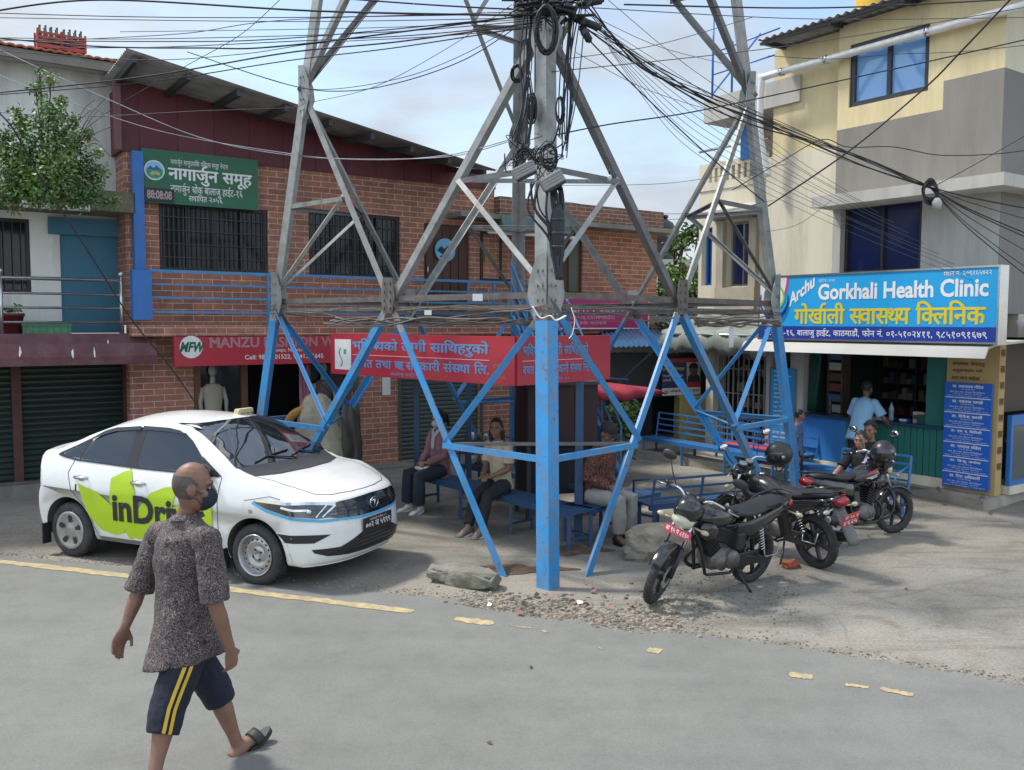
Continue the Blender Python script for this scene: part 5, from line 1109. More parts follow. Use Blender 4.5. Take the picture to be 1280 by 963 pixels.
def neighbour():
    D = Frame(C.w(0, .55, 0), -55); x1 = D.loc(960, 300)[0]
    t = thing('cream_building', 'cream building behind the right tower leg with blue curtained windows and an upper terrace', 'building', D.w(x1, 0, 0), D.a); I = Matrix.Translation((-x1, 0, 0)); bd = lambda n, mb, m: mb.build(n, m, t, I)
    x0 = D.loc(873, 330)[0]; zt = D.loc(930, 197)[1]; zb = D.loc(920, 432)[1]
    w = D.R(908, 277, 940, 358); wl = D.R(877, 285, 890, 357)
    bd('wall', MB().wall(x0, x1, 2.5, zt - .5, [w, wl], 0, .25).box(x0, x0 + .2, .25, 7, 2.5, zt - .5), M_CREAM)
    slots = []; n = 9
    for k in range(n): x = x0 + .25 + (x1 - x0 - .4) * k / n; slots.append((x, x + .07, zt - .36, zt - .1))
    bd('parapet', MB().wall(x0, x1, zt - .499, zt, slots, -.02, .12), M_CREAM)
    bd('parapet_rail', MB().tube([(x0, -.02, zt + .25), (x1, -.02, zt + .25)], .025), M_SSTEEL)
    for q in (w, wl): o = window(t, *q, .12, M_NAVYGLASS, M_SSTEEL if q is w else M_BLUEDK, 0, 0, 1, .08, .04); o.matrix_local = I
    fr = MB(); e = .16
    fr.box(w[0] - e, w[0] - .001, -.1, .1, w[2] - .02, w[3] + .02); fr.box(w[1] + .001, w[1] + e, -.1, .1, w[2] - .02, w[3] + .02); fr.box(w[0] - e, w[1] + e, -.12, .1, w[2] - .42, w[2] - .021); bd('window_surround', fr, mat('tan_plaster', (.42, .36, .27), .8, var=.1, dirt=(.28, .25, .2)))
    bd('window_hood', MB().prism([(w[0] - .3, 0, w[3] + .32), (w[0] - .3, -.45, w[3] + .18), (w[0] - .3, -.45, w[3] + .12), (w[0] - .3, 0, w[3] + .05)], (w[1] - w[0] + .6, 0, 0)), M_LTGREY)
    # upper terrace slab with railing, sticking out to the left
    a = D.loc(880, 132, -.6); s0, s1 = a[0], D.loc(962, 120, -.6)[0]; z = D.loc(900, 150, -.6)[1]; z1 = D.loc(884, 122, -.6)[1]
    bd('terrace_slab', MB().box(s0, s1 + .6, -.6, 2.2, z, z + .42), M_LTGREY)
    bd('terrace_wall', MB().wall(x0 + .9, x1 + .3, zt - .2, z, [], .6, .8), M_CREAM)
    for x in (s0 + .1, s0 + .55): bd('railing_post', MB().tube([(x, -.5, z + .42), (x, -.5, z + .42 + (1.5 if x < s0 + .2 else .9))], .02), M_BLUEDK)
    for zz in (.45, .85): bd('rail', MB().tube([(s0 + .1, -.5, z + .42 + zz * .95), (s1 + .1, -.5, z + .42 + zz * 1.02)], .014), M_BLUEDK)
    bd('rail', MB().bar((s0 + .1, -.5, z + .5), (s1 - .3, -.5, z + 1.3), .022), M_BLUEDK)
    bd('blue_door', MB().box(x1 - .62, x1 - .2, -.05, .0, zt - .05, zt + .8), M_BLUEDK)
    # ground floor shop front under the green tarpaulin
    g0, g1 = D.loc(898, 500)[0], D.loc(962, 500)[0]
    bd('pier', MB().box(D.loc(889, 500)[0], g0, -.15, .2, .1, 2.5), M_CREAM)
    gr = MB(); n = 10
    for k in range(n + 1): x = g0 + (g1 - g0) * k / n; gr.bar((x, .0, .15), (x, .0, 2.4), .025)
    for k in range(5): gr.bar((g0, -.01, .3 + .45 * k), (g1, -.01, .3 + .45 * k), .02)
    bd('folding_grille', gr, mat('pale_grille_steel', (.40, .39, .36), .5, .3, dirt=(.25, .22, .18)))
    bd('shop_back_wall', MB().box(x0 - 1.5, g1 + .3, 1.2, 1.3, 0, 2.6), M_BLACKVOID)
    rn = R2(9); g = MB()
    for k in range(70): x = rn.uniform(g0, g1 - .15); z = .3 + .3 * rn.randrange(7); g.cur = k % 4; g.box(x, x + .14, .4 + rn.uniform(0, .2), .65, z, z + rn.uniform(.08, .24))
    o = bd('shelf_goods', g, [mat('packet_white2', ()), mat('packet_tan', ()), mat('goods_pale', ()), mat('packet_blue', ())]); o['kind'] = 'stuff'
    bd('floor_slab', MB().box(x0 - 1.2, x1, -.1, 6, 2.501, 2.62), M_CONC)
    # tarpaulin canopy
    q0, q1 = D.loc(826, 425, -1.0)[0], D.loc(962, 425, -1.0)[0]; zt_ = D.loc(900, 416, -1)[1]; zb_ = D.loc(900, 434, -1)[1]
    tp = thing('tarpaulin_canopy', 'grey green tarpaulin canopy with a drooping edge left of the clinic sign', 'canopy', D.w(q0, 0, zt_), D.a); vs = []; n = 30
    for j, (y, z) in enumerate(((.1, zt_ + .35), (-.5, zt_ + .12), (-1.0, zt_), (-1.04, zb_ - .02), (-1.0, zb_ - .12))):
        for k in range(n + 1): vs.append(((q1 - q0) * k / n, y + .02 * math.sin(k * 1.3 + j), z - zt_ + .035 * math.sin(k * .8 + j * .5) + (.03 * math.sin(k * 2.1) if j > 2 else 0)))
    m = MB().add(vs, [(j * (n + 1) + k, (j + 1) * (n + 1) + k, (j + 1) * (n + 1) + k + 1, j * (n + 1) + k + 1) for j in range(4) for k in range(n)], True)
    o = m.build('sheet', mat('grey_green_tarpaulin', (.17, .19, .17), .6, var=.2, scale=2, dirt=(.10, .12, .08), dscale=3, damt=.5), tp); o.modifiers.new('s', 'SOLIDIFY').thickness = .006
    MB().tube([(0, -1.0, -.04), (q1 - q0, -1.0, -.04)], .02).build('pole', M_SSTEEL, tp)
    tp['label'] = 'grey green tarpaulin canopy with a drooping edge left of the clinic sign'
    p = at(1010 * 0 + 914, 421, 13.5); st = thing('cloth_strip', 'white cloth strip hanging from the wires before the tarpaulin', 'cloth strip', p); vs = []
    for k in range(7): vs += [(-.035, .01 * math.sin(k), .14 - k * .05), (.035, .012 * math.sin(k + 1), .14 - k * .05)]
    MB().add(vs, [(2 * k, 2 * k + 1, 2 * k + 3, 2 * k + 2) for k in range(6)], True).build('cloth', M_WHITE, st)
    MB().lathe([(.0, .14), (.02, .14), (.02, .18), (0, .18)], n=8).build('knot', M_WHITE, st)
neighbour()
def dark_shop():
    E = Frame(at(846, 560, 18.0) * 1.0, 6); E = Frame((E.o.x, E.o.y, 0), 6)
    t = thing('dark_shop', 'unlit shop with black board front and blue tin eave beside the brick building', 'shop', E.o, E.a)
    x0, x1 = E.loc(762, 480)[0], E.loc(962, 480)[0]
    zt = E.loc(830, 440)[1]
    MB().box(x0, x1, .9, 1.0, 0, zt).build('back_wall', M_BLACKVOID, t)
    bz = E.loc(830, 496)[1]; bt = E.loc(830, 441)[1]
    MB().box(x0, x1 - .3, .0, .08, bz, bt).build('black_board', mat('black_board', (.018, .02, .024), .5), t)
    MB().box(x0, x0 + .9, .1, .2, .0, bz).build('dark_panel', M_BLACKVOID, t)
    q = E.R(871, 454, 897, 470, -.01); lettering([('PPD', q[0] - .12, q[1], q[2], q[3], 0, .02)], [mat('dim_grey_lettering', (.11, .13, .15), .6)], t, lambda u, v, h: (u, -h, v))
    s = MB(); n = 60; xa, xb = E.loc(765, 435, -1)[0], E.loc(850, 432, -1)[0]; za = E.loc(800, 434, -1)[1]
    vs = [(xa + (xb - xa) * k / n, y, za + (.3 if y > -.5 else 0) + .018 * math.sin(k * 1.4) + .03 * k / n) for y in (-1.0, .3) for k in range(n + 1)]
    s.add(vs, [(k, k + 1, n + 2 + k, n + 1 + k) for k in range(n)], True); o = s.build('eave', mat('blue_tin', (.10, .26, .46), .5, .2, var=.2, dirt=(.2, .22, .25)), t); o.modifiers.new('s', 'SOLIDIFY').thickness = .006
    MB().box(x0 - .3, x1 + .5, -.3, 6, zt, zt + .12).build('roof', M_CONC, t)
    yw = mat('pale_yellow_cabinet', (.44, .37, .13), .6, var=.12, dirt=(.25, .21, .1))
    q = E.R(849, 497, 896, 562, -.3); c = thing('cabinet', 'pale yellow cabinet standing in front of the dark shop', 'cabinet', E.w((q[0] + q[1]) / 2, -.3, 0), E.a); w = (q[1] - q[0]) / 2
    MB().box(-w, w, 0, .4, .0, q[3]).build('body', yw, c, bevel=.01); MB().box(-w + .06, -.02, -.012, -.0005, .35, q[3] - .08).build('door', yw, c); MB().box(.02, w - .06, -.012, -.0005, .35, q[3] - .08).build('door', yw, c); MB().box(-w - .03, w + .03, -.04, .42, q[3] + .0005, q[3] + .04).build('top', yw, c)
    # election style poster
    q = E.R(828, 448, 876, 494, -.15); dk = mat('navy_poster', (.02, .03, .12), .5)
    p = thing('poster', 'navy and red poster with portrait of a man in a suit, white strip below', 'poster', E.w((q[0] + q[1]) / 2, -.15, q[2]), E.a); p.rotation_euler = (0, rad(-2), E.a); w = (q[1] - q[0]) / 2; h = q[3] - q[2]
    MB().box(-w, w, 0, .012, 0, h).build('sheet', dk, p)
    MB().box(-w, w, -.003, -.0005, h * .88, h).build('red_band', M_REDSIGN, p); MB().box(-w, w, -.003, -.0005, 0, h * .2).build('white_strip', M_WHITE, p); MB().box(w * .2, w, -.003, -.0005, h * .2, h * .34).build('red_band', M_REDSIGN, p); MB().box(w * .3, w, -.003, -.0005, h * .341, h * .879).build('photo_ground', mat('pale_grey_print', (.45, .45, .45), .6), p)
    mb = MB(); mb.cur = 0; mb.add([(w * .65 + a * w, -.006, h * b) for a, b in ((-.33, .342), (.34, .342), (.31, .50), (.12, .58), (-.1, .58), (-.29, .50))], [tuple(range(6))], False)
    mb.cur = 1; disc(mb, (w * .66, h * .68), .09, -.007, 18, .12); mb.cur = 2; mb.add([(w * .66 + .1 * math.cos(a * .35), -.008, h * .68 + .03 + .11 * math.sin(a * .35)) for a in range(10)], [tuple(range(10))], False); mb.build('portrait', [mat('suit_print', (.02, .025, .04), .6), mat('skin_print', (.12, .07, .05), .6), mat('hair_print', (.01, .01, .01), .6)], p)
    lettering([('हाम+रो ईच+छा', -w * .95, w * .2, h * .66, h * .78, 0, .02), ('िशक+षा र स+वास+थ+य', -w * .95, w * .1, h * .5, h * .58, 1, .0), ('सबैको अिधकार', -w * .95, w * .15, h * .38, h * .46, 1, .0), ('गुरु ओखती पसल सेवा', -w * .9, w * .9, h * .06, h * .16, 2, .02)], [mat('yellow_lettering', ()), M_LETTER_W, mat('black_lettering', (.02, .02, .02), .6)], p, lambda u, v, h_: (u, -.003 - h_, v))
    # dark pole with a lamp stay
    a, b = at(774, 478, 16.8), at(815, 440, 17.0); o = thing('stay_pole', 'thin dark slanting pole holding up the red awning', 'pole', (a.x, a.y, a.z)); MB().bar((0, 0, 0), b - a, .03).build('pole', M_PURLIN, o); MB().box(-.04, .04, -.04, .04, -.05, .0).build('foot', M_PURLIN, o)
    # trees and shrubs behind
    plant('tree', 'leafy tree rising between the brick house and the cream building', 'tree', (at(850, 560, 22).x, 22, 0), [(at(852, 298, 22), .36), (at(872, 292, 22), .3), (at(838, 350, 22), .42), (at(858, 345, 22), .5), (at(876, 360, 22), .42), (at(850, 385, 22), .5), (at(828, 372, 21.7), .35), (at(868, 400, 22), .5), (at(843, 310, 22.2), .22)], 2600, .14, 12, .12)
    plant('shrub', 'green shrub spilling over the tin eave of the dark shop', 'shrub', (at(830, 560, 19.3).x, 19.3, 0), [(at(800, 424, 19), .3), (at(820, 420, 19), .35), (at(838, 412, 19), .38), (at(855, 420, 19.2), .35), (at(790, 432, 18.6), .2), (at(775, 428, 18.8), .22), (at(870, 408, 19.4), .3)], 1500, .12, 14, .05)
    plant('shrub', 'small yellow green shrub under the red awning beside the blue stairs', 'shrub', (at(776, 560, 14.6).x, 14.6, 0), [(at(772, 512, 14.6), .16), (at(783, 522, 14.6), .2), (at(790, 508, 14.7), .13), (at(778, 536, 14.5), .16)], 420, .10, 15, .025)
    plant('shrub', 'low dark shrub at the foot of the blue stairs', 'shrub', (at(778, 566, 14.2).x, 14.2, 0), [(at(772, 556, 14.2), .16), (at(784, 562, 14.2), .15)], 260, .07, 16, .02)
dark_shop()
# ------------------------------------------------------------------ taxi
M_CARWHITE = mat('white_car_paint', (.78, .78, .76), .25, var=.02, coat=.6, dirt=(.58, .55, .48), dscale=2.5, damt=.35)
M_TYRE = mat('tyre_rubber', (.028, .028, .030), .8, var=.25, scale=8, dirt=(.10, .09, .075), dscale=5, damt=.5)
M_RIM = mat('silver_wheel', (.42, .42, .42), .35, .7, var=.1, dirt=(.20, .18, .15), dscale=8, damt=.5)
M_CHROME = mat('chrome', (.62, .62, .63), .12, 1.0, var=.05)
M_BLKPLASTIC = mat('black_plastic', (.018, .018, .02), .45, var=.15)
M_BLKGLOSS = mat('gloss_black', (.012, .012, .014), .12, var=.1, coat=.5)
M_CARGLASS = glass_mat('car_window_glass', (.012, .016, .020), .03, .9, 1.45)
M_SCREEN = glass_mat('windscreen_glass', (.012, .018, .024), .02, 1.0, 1.9)
M_REDLENS = mat('red_lens', (.30, .012, .018), .15, var=.1, coat=.6)
M_PLATE_W = mat('plate_white_lettering', (.75, .74, .72), .5)
def lerpt(tab, x):
    if x <= tab[0][0]: return tab[0][1]
    for (a, u), (b, v) in zip(tab, tab[1:]):
        if x <= b: return u + (v - u) * (x - a) / (b - a)
    return tab[-1][1]
def catmull2(P, n, closed=False):
    out = []; m = len(P)
    for k in range(m if closed else m - 1):
        p0, p1, p2, p3 = (P[(k - 1) % m], P[k], P[(k + 1) % m], P[(k + 2) % m]) if closed else (P[max(k - 1, 0)], P[k], P[k + 1], P[min(k + 2, m - 1)])
        for i in range(n):
            t = i / n; out.append(tuple(.5 * (2 * b + (c - a) * t + (2 * a - 5 * b + 4 * c - d) * t * t + (3 * b - a - 3 * c + d) * t ** 3) for a, b, c, d in zip(p0, p1, p2, p3)))
    if not closed: out.append(tuple(P[-1]))
    return out
def bvh_of(o):
    dg = bpy.context.evaluated_depsgraph_get(); e = o.evaluated_get(dg); me = e.to_mesh()
    b = BVHTree.FromPolygons([v.co.copy() for v in me.vertices], [list(p.vertices) for p in me.polygons]); e.to_mesh_clear(); return b
def fill_poly(poly, step):
    """triangulate a 2-D polygon with inner points about a step apart"""
    pts = []
    n = len(poly)
    for i in range(n):
        a, b = V(poly[i]), V(poly[(i + 1) % n]); k = max(1, int((b - a).length / step))
        for j in range(k): pts.append(a.lerp(b, j / k))
    nb = len(pts); xs = [p[0] for p in poly]; ys = [p[1] for p in poly]
    def inside(x, y):
        c = False
        for i in range(n):
            (x1, y1), (x2, y2) = poly[i][:2], poly[i - 1][:2]
            if (y1 > y) != (y2 > y) and x < (x2 - x1) * (y - y1) / (y2 - y1) + x1: c = not c
        return c
    x = min(xs) + step / 2
    while x < max(xs):
        y = min(ys) + step / 2
        while y < max(ys):
            if inside(x, y) and min((V((x, y)) - q).length for q in pts[:nb]) > step * .45: pts.append(V((x, y)))
            y += step
        x += step
    r = delaunay_2d_cdt([V(p[:2]) for p in pts], [(i, (i + 1) % nb) for i in range(nb)], [], 1, 1e-5)
    return [tuple(p) for p in r[0]], [list(f) for f in r[2]]
class Proj:
    """lays flat shapes on a curved body: (u, v) -> hit point along a direction"""
    def __init__(s, bvh, o, U, Vv, d): s.b, s.o, s.U, s.V, s.d = bvh, V(o), V(U), V(Vv), V(d).normalized()
    def hit(s, u, v, h):
        r = s.b.ray_cast(s.o + s.U * u + s.V * v, s.d)
        if r[0] is None: return None
        n = r[1] if r[1].dot(s.d) < 0 else -r[1]
        return r[0] + n * h
    def put(s, mb, vs, fs, h, smooth=True):
        q = [s.hit(u, v, h) for u, v in vs]; ok = {i: k for k, i in enumerate([i for i, p in enumerate(q) if p is not None])}
        mb.add([p for p in q if p is not None], [[ok[i] for i in f] for f in fs if all(i in ok for i in f)], smooth); return mb
    def poly(s, mb, poly, h, step=.05): vs, fs = fill_poly(poly, step); return s.put(mb, vs, fs, h)
    def line(s, mb, pts, w, h):
        pl = []
        P = [V(p) for p in pts]
        for a, b in zip(P, P[1:]):
            d = (b - a).normalized(); n = V((-d.y, d.x)) * w / 2; k = max(1, int((b - a).length / .04))
            for i in range(k):
                q0, q1 = a.lerp(b, i / k), a.lerp(b, (i + 1) / k); s.put(mb, [q0 - n, q1 - n, q1 + n, q0 + n], [(0, 1, 2, 3)], h)
        return mb
def car_body():
    L0 = [(.55, .20), (.72, .215), (.795, .30), (.815, .42), (.81, .55), (.785, .68), (.755, .76), (.70, .825), (.48, .905), (.14, .985), (-.20, 1.04), (-.53, 1.255), (-.90, 1.470), (-1.22, 1.508), (-1.62, 1.515), (-1.95, 1.478), (-2.30, 1.355), (-2.60, 1.215), (-2.85, 1.155), (-3.12, 1.13), (-3.19, 1.02), (-3.17, .84), (-3.225, .62), (-3.215, .42), (-3.14, .27), (-2.9, .20), (-2.0, .19), (-.8, .19)]
    cap = [(0, 9), (.54, 1.62), (.585, 1.475), (.62, 1.415), (.775, 1.01), (.80, .95), (.822, .86), (.835, .77), (.838, .74)]
    flo = [(0, .0), (.70, .19), (.77, .215), (.80, .27), (.825, .38), (.836, .50), (.838, .53)]
    ys = [0, .12, .24, .34, .43, .5, .54, .565, .585, .60, .62, .65, .69, .73, .76, .775, .787, .80, .812, .822, .829, .835, .838]
    mb = MB(); loops = []
    base = catmull2(L0, 6, True); N_ = len(base)
    for y in [-v for v in ys[:0:-1]] + ys:
        a = abs(y); row = []
        for x, z in base:
            f = max(0, min(1, (x - .1) / .7)); r = max(0, min(1, (-2.6 - x) / .4))
            x = x if x > -2.6 else -2.6 + (x + 2.6) * .80; xx = x - .40 * f * (a / .84) ** 3.2 + .22 * r * (a / .84) ** 3
            top = 0 if z < 1.05 else (z - 1.05)
            zz = z - top * .16 * (a / .6) ** 2 - (.02 * (a / .8) ** 2 if z > .7 else 0)
            # waist line: body sides tuck in above the shoulder
            zz = max(min(zz, lerpt(cap, a)), lerpt(flo, a)); row.append((xx, y, zz))
        loops.append(row)
    for row in loops: mb.v += row
    for i in range(len(loops) - 1):
        for k in range(N_):
            mb.f.append([i * N_ + k, (i + 1) * N_ + k, (i + 1) * N_ + (k + 1) % N_, i * N_ + (k + 1) % N_]); mb.mi.append(0); mb.sm.append(True)
    nl = len(loops); mb.f += [list(range(N_ - 1, -1, -1)), [(nl - 1) * N_ + k for k in range(N_)]]; mb.mi += [0, 0]; mb.sm += [True, True]
    return mb
def bool_cut(o, cutter):
    m = o.modifiers.new('cut', 'BOOLEAN'); m.operation = 'DIFFERENCE'; m.object = cutter; m.solver = 'EXACT'
    bpy.context.view_layer.update(); dg = bpy.context.evaluated_depsgraph_get(); dg.update()
    me = bpy.data.meshes.new_from_object(o.evaluated_get(dg)); o.modifiers.clear(); o.data = me; bpy.data.objects.remove(cutter)
def wheel(parent, x, y, side, style):
    R_, W = .288, .175; s = side; o = (x, y, R_)
    t = MB().lathe([(.19, -.07), (.20, -.083), (.235, -.09), (.268, -.082), (.284, -.06), (R_, -.03), (R_, .03), (.284, .06), (.268, .082), (.235, .09), (.20, .083), (.19, .07)], o, (0, s, 0), 40).build('wheel', M_TYRE, parent)
    tr = MB()
    for k in range(40):                                   # tread blocks
        a = k * math.tau / 40; c, d = math.cos(a), math.sin(a)
        for yy in (-.045, .0, .045): tr.bar((x + c * (R_ - .004), y + yy, R_ + d * (R_ - .004)), (x + c * (R_ + .003), y + yy, R_ + d * (R_ + .003)), .03, .034, (0, 1, 0))
    tr.build('tread', M_TYRE, t)
    r = MB()
    if style == 'steel':
        r.lathe([(.195, .085), (.200, .092), (.192, .093), (.182, .08), (.176, .03), (.172, .025), (.150, .045), (.125, .055), (.10, .05), (.085, .035), (.07, .035), (.06, .05), (.03, .052), (.028, .03), (0, .03)], o, (0, s, 0), 40)
        rim = r.build('rim', M_RIM, t); h = MB()
        for k in range(16):
            a = k * math.tau / 16; h.lathe([(.0, .0515), (.0125, .051), (.0125, .045)], (x + .138 * math.cos(a), y, R_ + .138 * math.sin(a)), (0, s, 0), 8, False)
        for k in range(4):
            a = k * math.tau / 4 + .5; h.lathe([(0, .062), (.011, .06), (.011, .04)], (x + .052 * math.cos(a), y, R_ + .052 * math.sin(a)), (0, s, 0), 6, False)
        h.build('vent_hole', M_BLKPLASTIC, rim)
    else:
        r.lathe([(.195, .08), (.202, .09), (.195, .095), (.17, .092), (.10, .075), (.05, .088), (0, .09)], o, (0, s, 0), 40); rim = r.build('hubcap', M_RIM, t); h = MB()
        for k in range(5):
            a = k * math.tau / 5 + .3
            poly = [(.085, -.16), (.15, -.20), (.168, 0), (.15, .20), (.085, .16)]
            h.add([(x + rr * math.cos(a + da), y + s * .091, R_ + rr * math.sin(a + da)) for rr, da in poly], [(0, 1, 2, 3, 4)], False)
        h.build('slot', M_BLKPLASTIC, rim)
    return t
def taxi():
    hd = V((.913, -.408, 0)).normalized(); ang = math.atan2(hd.y, hd.x); fr = G(322, 731); fr = V((fr.x, fr.y, 0))
    lft = V((-hd.y, hd.x, 0)); o = fr + lft * .80
    car = thing('parked_taxi', 'white sedan taxi with lime green side lettering parked at the road edge', 'taxi', o, ang)
    body = car_body().build('body', [M_CARWHITE, M_BLKPLASTIC], car)
    bm = bmesh.new(); bm.from_mesh(body.data); bmesh.ops.remove_doubles(bm, verts=bm.verts, dist=.0008); bmesh.ops.recalc_face_normals(bm, faces=bm.faces); bm.to_mesh(body.data); bm.free()
    for x in (0, -2.45):
        for s in (-1, 1):
            c = MB(); c.cur = 1; c.lathe([(0, .60), (.345, .60), (.345, .95), (0, .95)], (x, 0, .30), (0, s, 0), 40); co = c.build('cutter', [M_CARWHITE, M_BLKPLASTIC], car); bpy.context.view_layer.update(); bool_cut(body, co)
    bpy.context.view_layer.update(); bv = bvh_of(body)
    S = Proj(bv, (0, -3, 0), (1, 0, 0), (0, 0, 1), (0, 1, 0)); SL = Proj(bv, (0, 3, 0), (1, 0, 0), (0, 0, 1), (0, -1, 0))
    Fp = Proj(bv, (3, 0, 0), (0, 1, 0), (0, 0, 1), (-1, 0, 0)); T = Proj(bv, (0, 0, 4), (1, 0, 0), (0, 1, 0), (0, 0, -1))
    K = lambda ny: Proj(bv, V((.4, ny * .4, 0)) + V((.75, ny * .66, 0)) * 2, V((-.66 * ny * -1 * -1, .75, 0)) if ny > 0 else V((-.66, -.75, 0)) * -1, (0, 0, 1), V((-.75, -ny * .66, 0)))
    pb = lambda n, mb, m, p=None: mb.build(n, m, p or car)
    fg = [(-.62, 1.012), (-.72, 1.16), (-.88, 1.30), (-1.0, 1.37), (-1.2, 1.394), (-1.52, 1.398), (-1.53, 1.018)]
    rg = [(-1.67, 1.02), (-1.66, 1.39), (-1.92, 1.36), (-2.08, 1.315), (-2.20, 1.25), (-2.32, 1.045)]
    qg = [(-2.37, 1.05), (-2.27, 1.225), (-2.42, 1.155), (-2.58, 1.085), (-2.53, 1.06)]
    for P in (S, SL):
        for g, nm in ((fg, 'side_window'), (rg, 'side_window'), (qg, 'quarter_window')): pb(nm, P.poly(MB(), g, .004, .06), M_CARGLASS)
        tr = MB(); P.poly(tr, [(-1.53, 1.015), (-1.52, 1.40), (-1.66, 1.40), (-1.67, 1.015)], .0055); P.poly(tr, [(-.42, .995), (-.62, 1.0), (-.72, 1.17)], .0055)
        P.line(tr, [(-.46, .998), (-1.5, 1.006), (-2.36, 1.032), (-2.56, 1.055), (-2.66, 1.075)], .02, .0065); P.line(tr, [(-2.345, 1.045), (-2.235, 1.24)], .035, .006); P.line(tr, [(-2.54, 1.06), (-2.64, 1.08), (-2.42, 1.17), (-2.24, 1.25)], .022, .006); pb('window_trim', tr, M_BLKPLASTIC)
        vs = MB(); P.poly(vs, [(-.98, 1.352), (-1.06, 1.39), (-1.22, 1.410), (-1.56, 1.412), (-1.56, 1.372), (-1.22, 1.37), (-1.06, 1.36)], .02, .05); P.poly(vs, [(-1.59, 1.408), (-1.92, 1.378), (-2.10, 1.325), (-2.25, 1.245), (-2.22, 1.24), (-2.07, 1.30), (-1.92, 1.34), (-1.59, 1.37)], .02, .05); pb('rain_visor', vs, mat('smoke_plastic', (.035, .038, .042), .15, var=.1))
        sm = MB()
        for ln in ([(-.42, .99), (-.44, .80), (-.43, .40), (-.47, .26)], [(-1.60, 1.0), (-1.60, .55), (-1.58, .26)], [(-2.40, 1.04), (-2.46, .9), (-2.40, .72), (-2.15, .52), (-2.06, .26)], [(-.44, .26), (-2.06, .26)]): P.line(sm, ln, .009, .002)
        P.line(sm, [(-.12, .80), (.18, .86), (.30, .84)], .006, .002); pb('door_seam', sm, mat('seam_grey', (.10, .10, .10), .6))
        # handles
        for hx in (-1.46, -2.26):
            c = P.hit(hx, .862, .0); s_ = -1 if P is S else 1
            h = MB().tube([c + V((-.095, s_ * .008, 0)), c + V((-.06, s_ * .03, .003)), c + V((.05, s_ * .032, .003)), c + V((.095, s_ * .008, .0))], [(.012, .016), (.014, .018), (.014, .018), (.012, .016)], 8); h.ell(c + V((0, s_ * .002, -.004)), (.06, .008, .035)); pb('door_handle', h, M_CHROME)
        # mirror
        s_ = -1 if P is S else 1; c = P.hit(-.60, 1.02, 0) + V((.02, s_ * .12, .02))
        m = MB().ell(c, (.075, .115, .085), 16, 10); m.tube([c + V((0, -s_ * .06, -.03)), c + V((0, -s_ * .15, -.05))], [.03, .025], 8); m_o = pb('mirror', m, M_BLKPLASTIC)
        MB().ell(c + V((-.055, 0, 0)), (.03, .095, .068), 14, 8).build('mirror_glass', M_CHROME, m_o)
        pb('sill_trim', P.poly(MB(), [(-.42, .22), (-2.05, .22), (-2.05, .262), (-.42, .262)], .003, .08), mat('sill_grey', (.16, .16, .155), .6))
        tl = pb('tail_light', P.poly(MB(), [(-3.05, .84), (-3.0, .87), (-2.90, .98), (-2.90, 1.01), (-3.03, 1.03), (-3.07, 1.0)], .008, .03), M_REDLENS)
        fl = MB(); P.poly(fl, [(.02, .775), (.06, .775), (.06, .79), (.02, .79)], .004, .02); P.poly(fl, [(-.06, .685), (-.02, .685), (-.02, .72), (-.06, .72)], .005, .02); pb('side_badge', fl, M_CHROME)
    # lime livery
    lime = mat('lime_vinyl', (.42, .60, .012), .4, var=.04); lv = MB()
    S.poly(lv, [(-2.30, .80), (-2.02, .73), (-1.80, .60), (-1.69, .45), (-1.66, .34), (-1.80, .30), (-2.0, .34), (-2.14, .47), (-2.22, .62)], .006, .03)
    S.poly(lv, [(-1.84, .66), (-1.835, .885), (-1.66, .965), (-1.58, .985), (-1.53, .84), (-1.45, .65), (-1.42, .46), (-1.52, .30), (-1.62, .28), (-1.70, .45)], .0075, .03)
    S.poly(lv, [(-1.44, .62), (-1.28, .78), (-1.10, .85), (-1.0, .86), (-.96, .80), (-1.02, .60), (-1.20, .42), (-1.42, .30), (-1.52, .29)], .009, .03)
    S.poly(lv, [(-1.0, .66), (-.80, .72), (-.60, .72), (-.50, .70), (-.50, .34), (-.62, .32), (-.80, .38), (-1.0, .5), (-1.2, .42), (-1.3, .34), (-1.4, .27), (-1.0, .27), (-.9, .45)], .0105, .03)
    lo = pb('lime_livery', lv, lime)
    vs, fs = text_flat('inDrive', .035); ax, bx = min(p[0] for p in vs), max(p[0] for p in vs); ay, by = min(p[1] for p in vs), max(p[1] for p in vs)
    tx = MB(); S.put(tx, [(-1.80 + (a - ax) / (bx - ax) * 1.16, .455 + (c - ay) / (by - ay) * .285) for a, c in vs], fs, .016, False); tx.build('lettering', M_BLKPLASTIC, lo)
    pb('fuel_flap', S.poly(MB(), [(-2.34, .72), (-2.32, .72), (-2.32, .79), (-2.34, .79)], .004, .02), M_BLKPLASTIC)
    # windscreen, cowl, wipers
    ws = MB(); Fp.poly(ws, [(-.715, 1.075), (-.66, 1.20), (-.585, 1.405), (-.52, 1.445), (-.25, 1.46), (0, 1.463), (.25, 1.46), (.52, 1.445), (.585, 1.405), (.66, 1.20), (.715, 1.075), (.4, 1.068), (0, 1.062), (-.4, 1.068)], .009, .035); wso = pb('windscreen', ws, M_SCREEN)
    T.poly(cw := MB(), [(-.36, -.70), (-.12, -.66), (-.02, -.40), (.02, 0), (-.02, .40), (-.12, .66), (-.36, .70), (-.27, .4), (-.25, 0), (-.27, -.4)], .008, .05); pb('cowl_panel', cw, mat('grey_black_plastic', (.035, .037, .042), .6, var=.15))
    hs = MB()
    for s in (-1, 1): T.line(hs, [(-.14, s * .67), (.2, s * .66), (.5, s * .57), (.60, s * .44)], .008, .003)
    T.line(hs, [(.60, -.44), (.655, -.2), (.665, 0), (.655, .2), (.60, .44)], .008, .003); pb('hood_seam', hs, mat('seam_grey', ()))
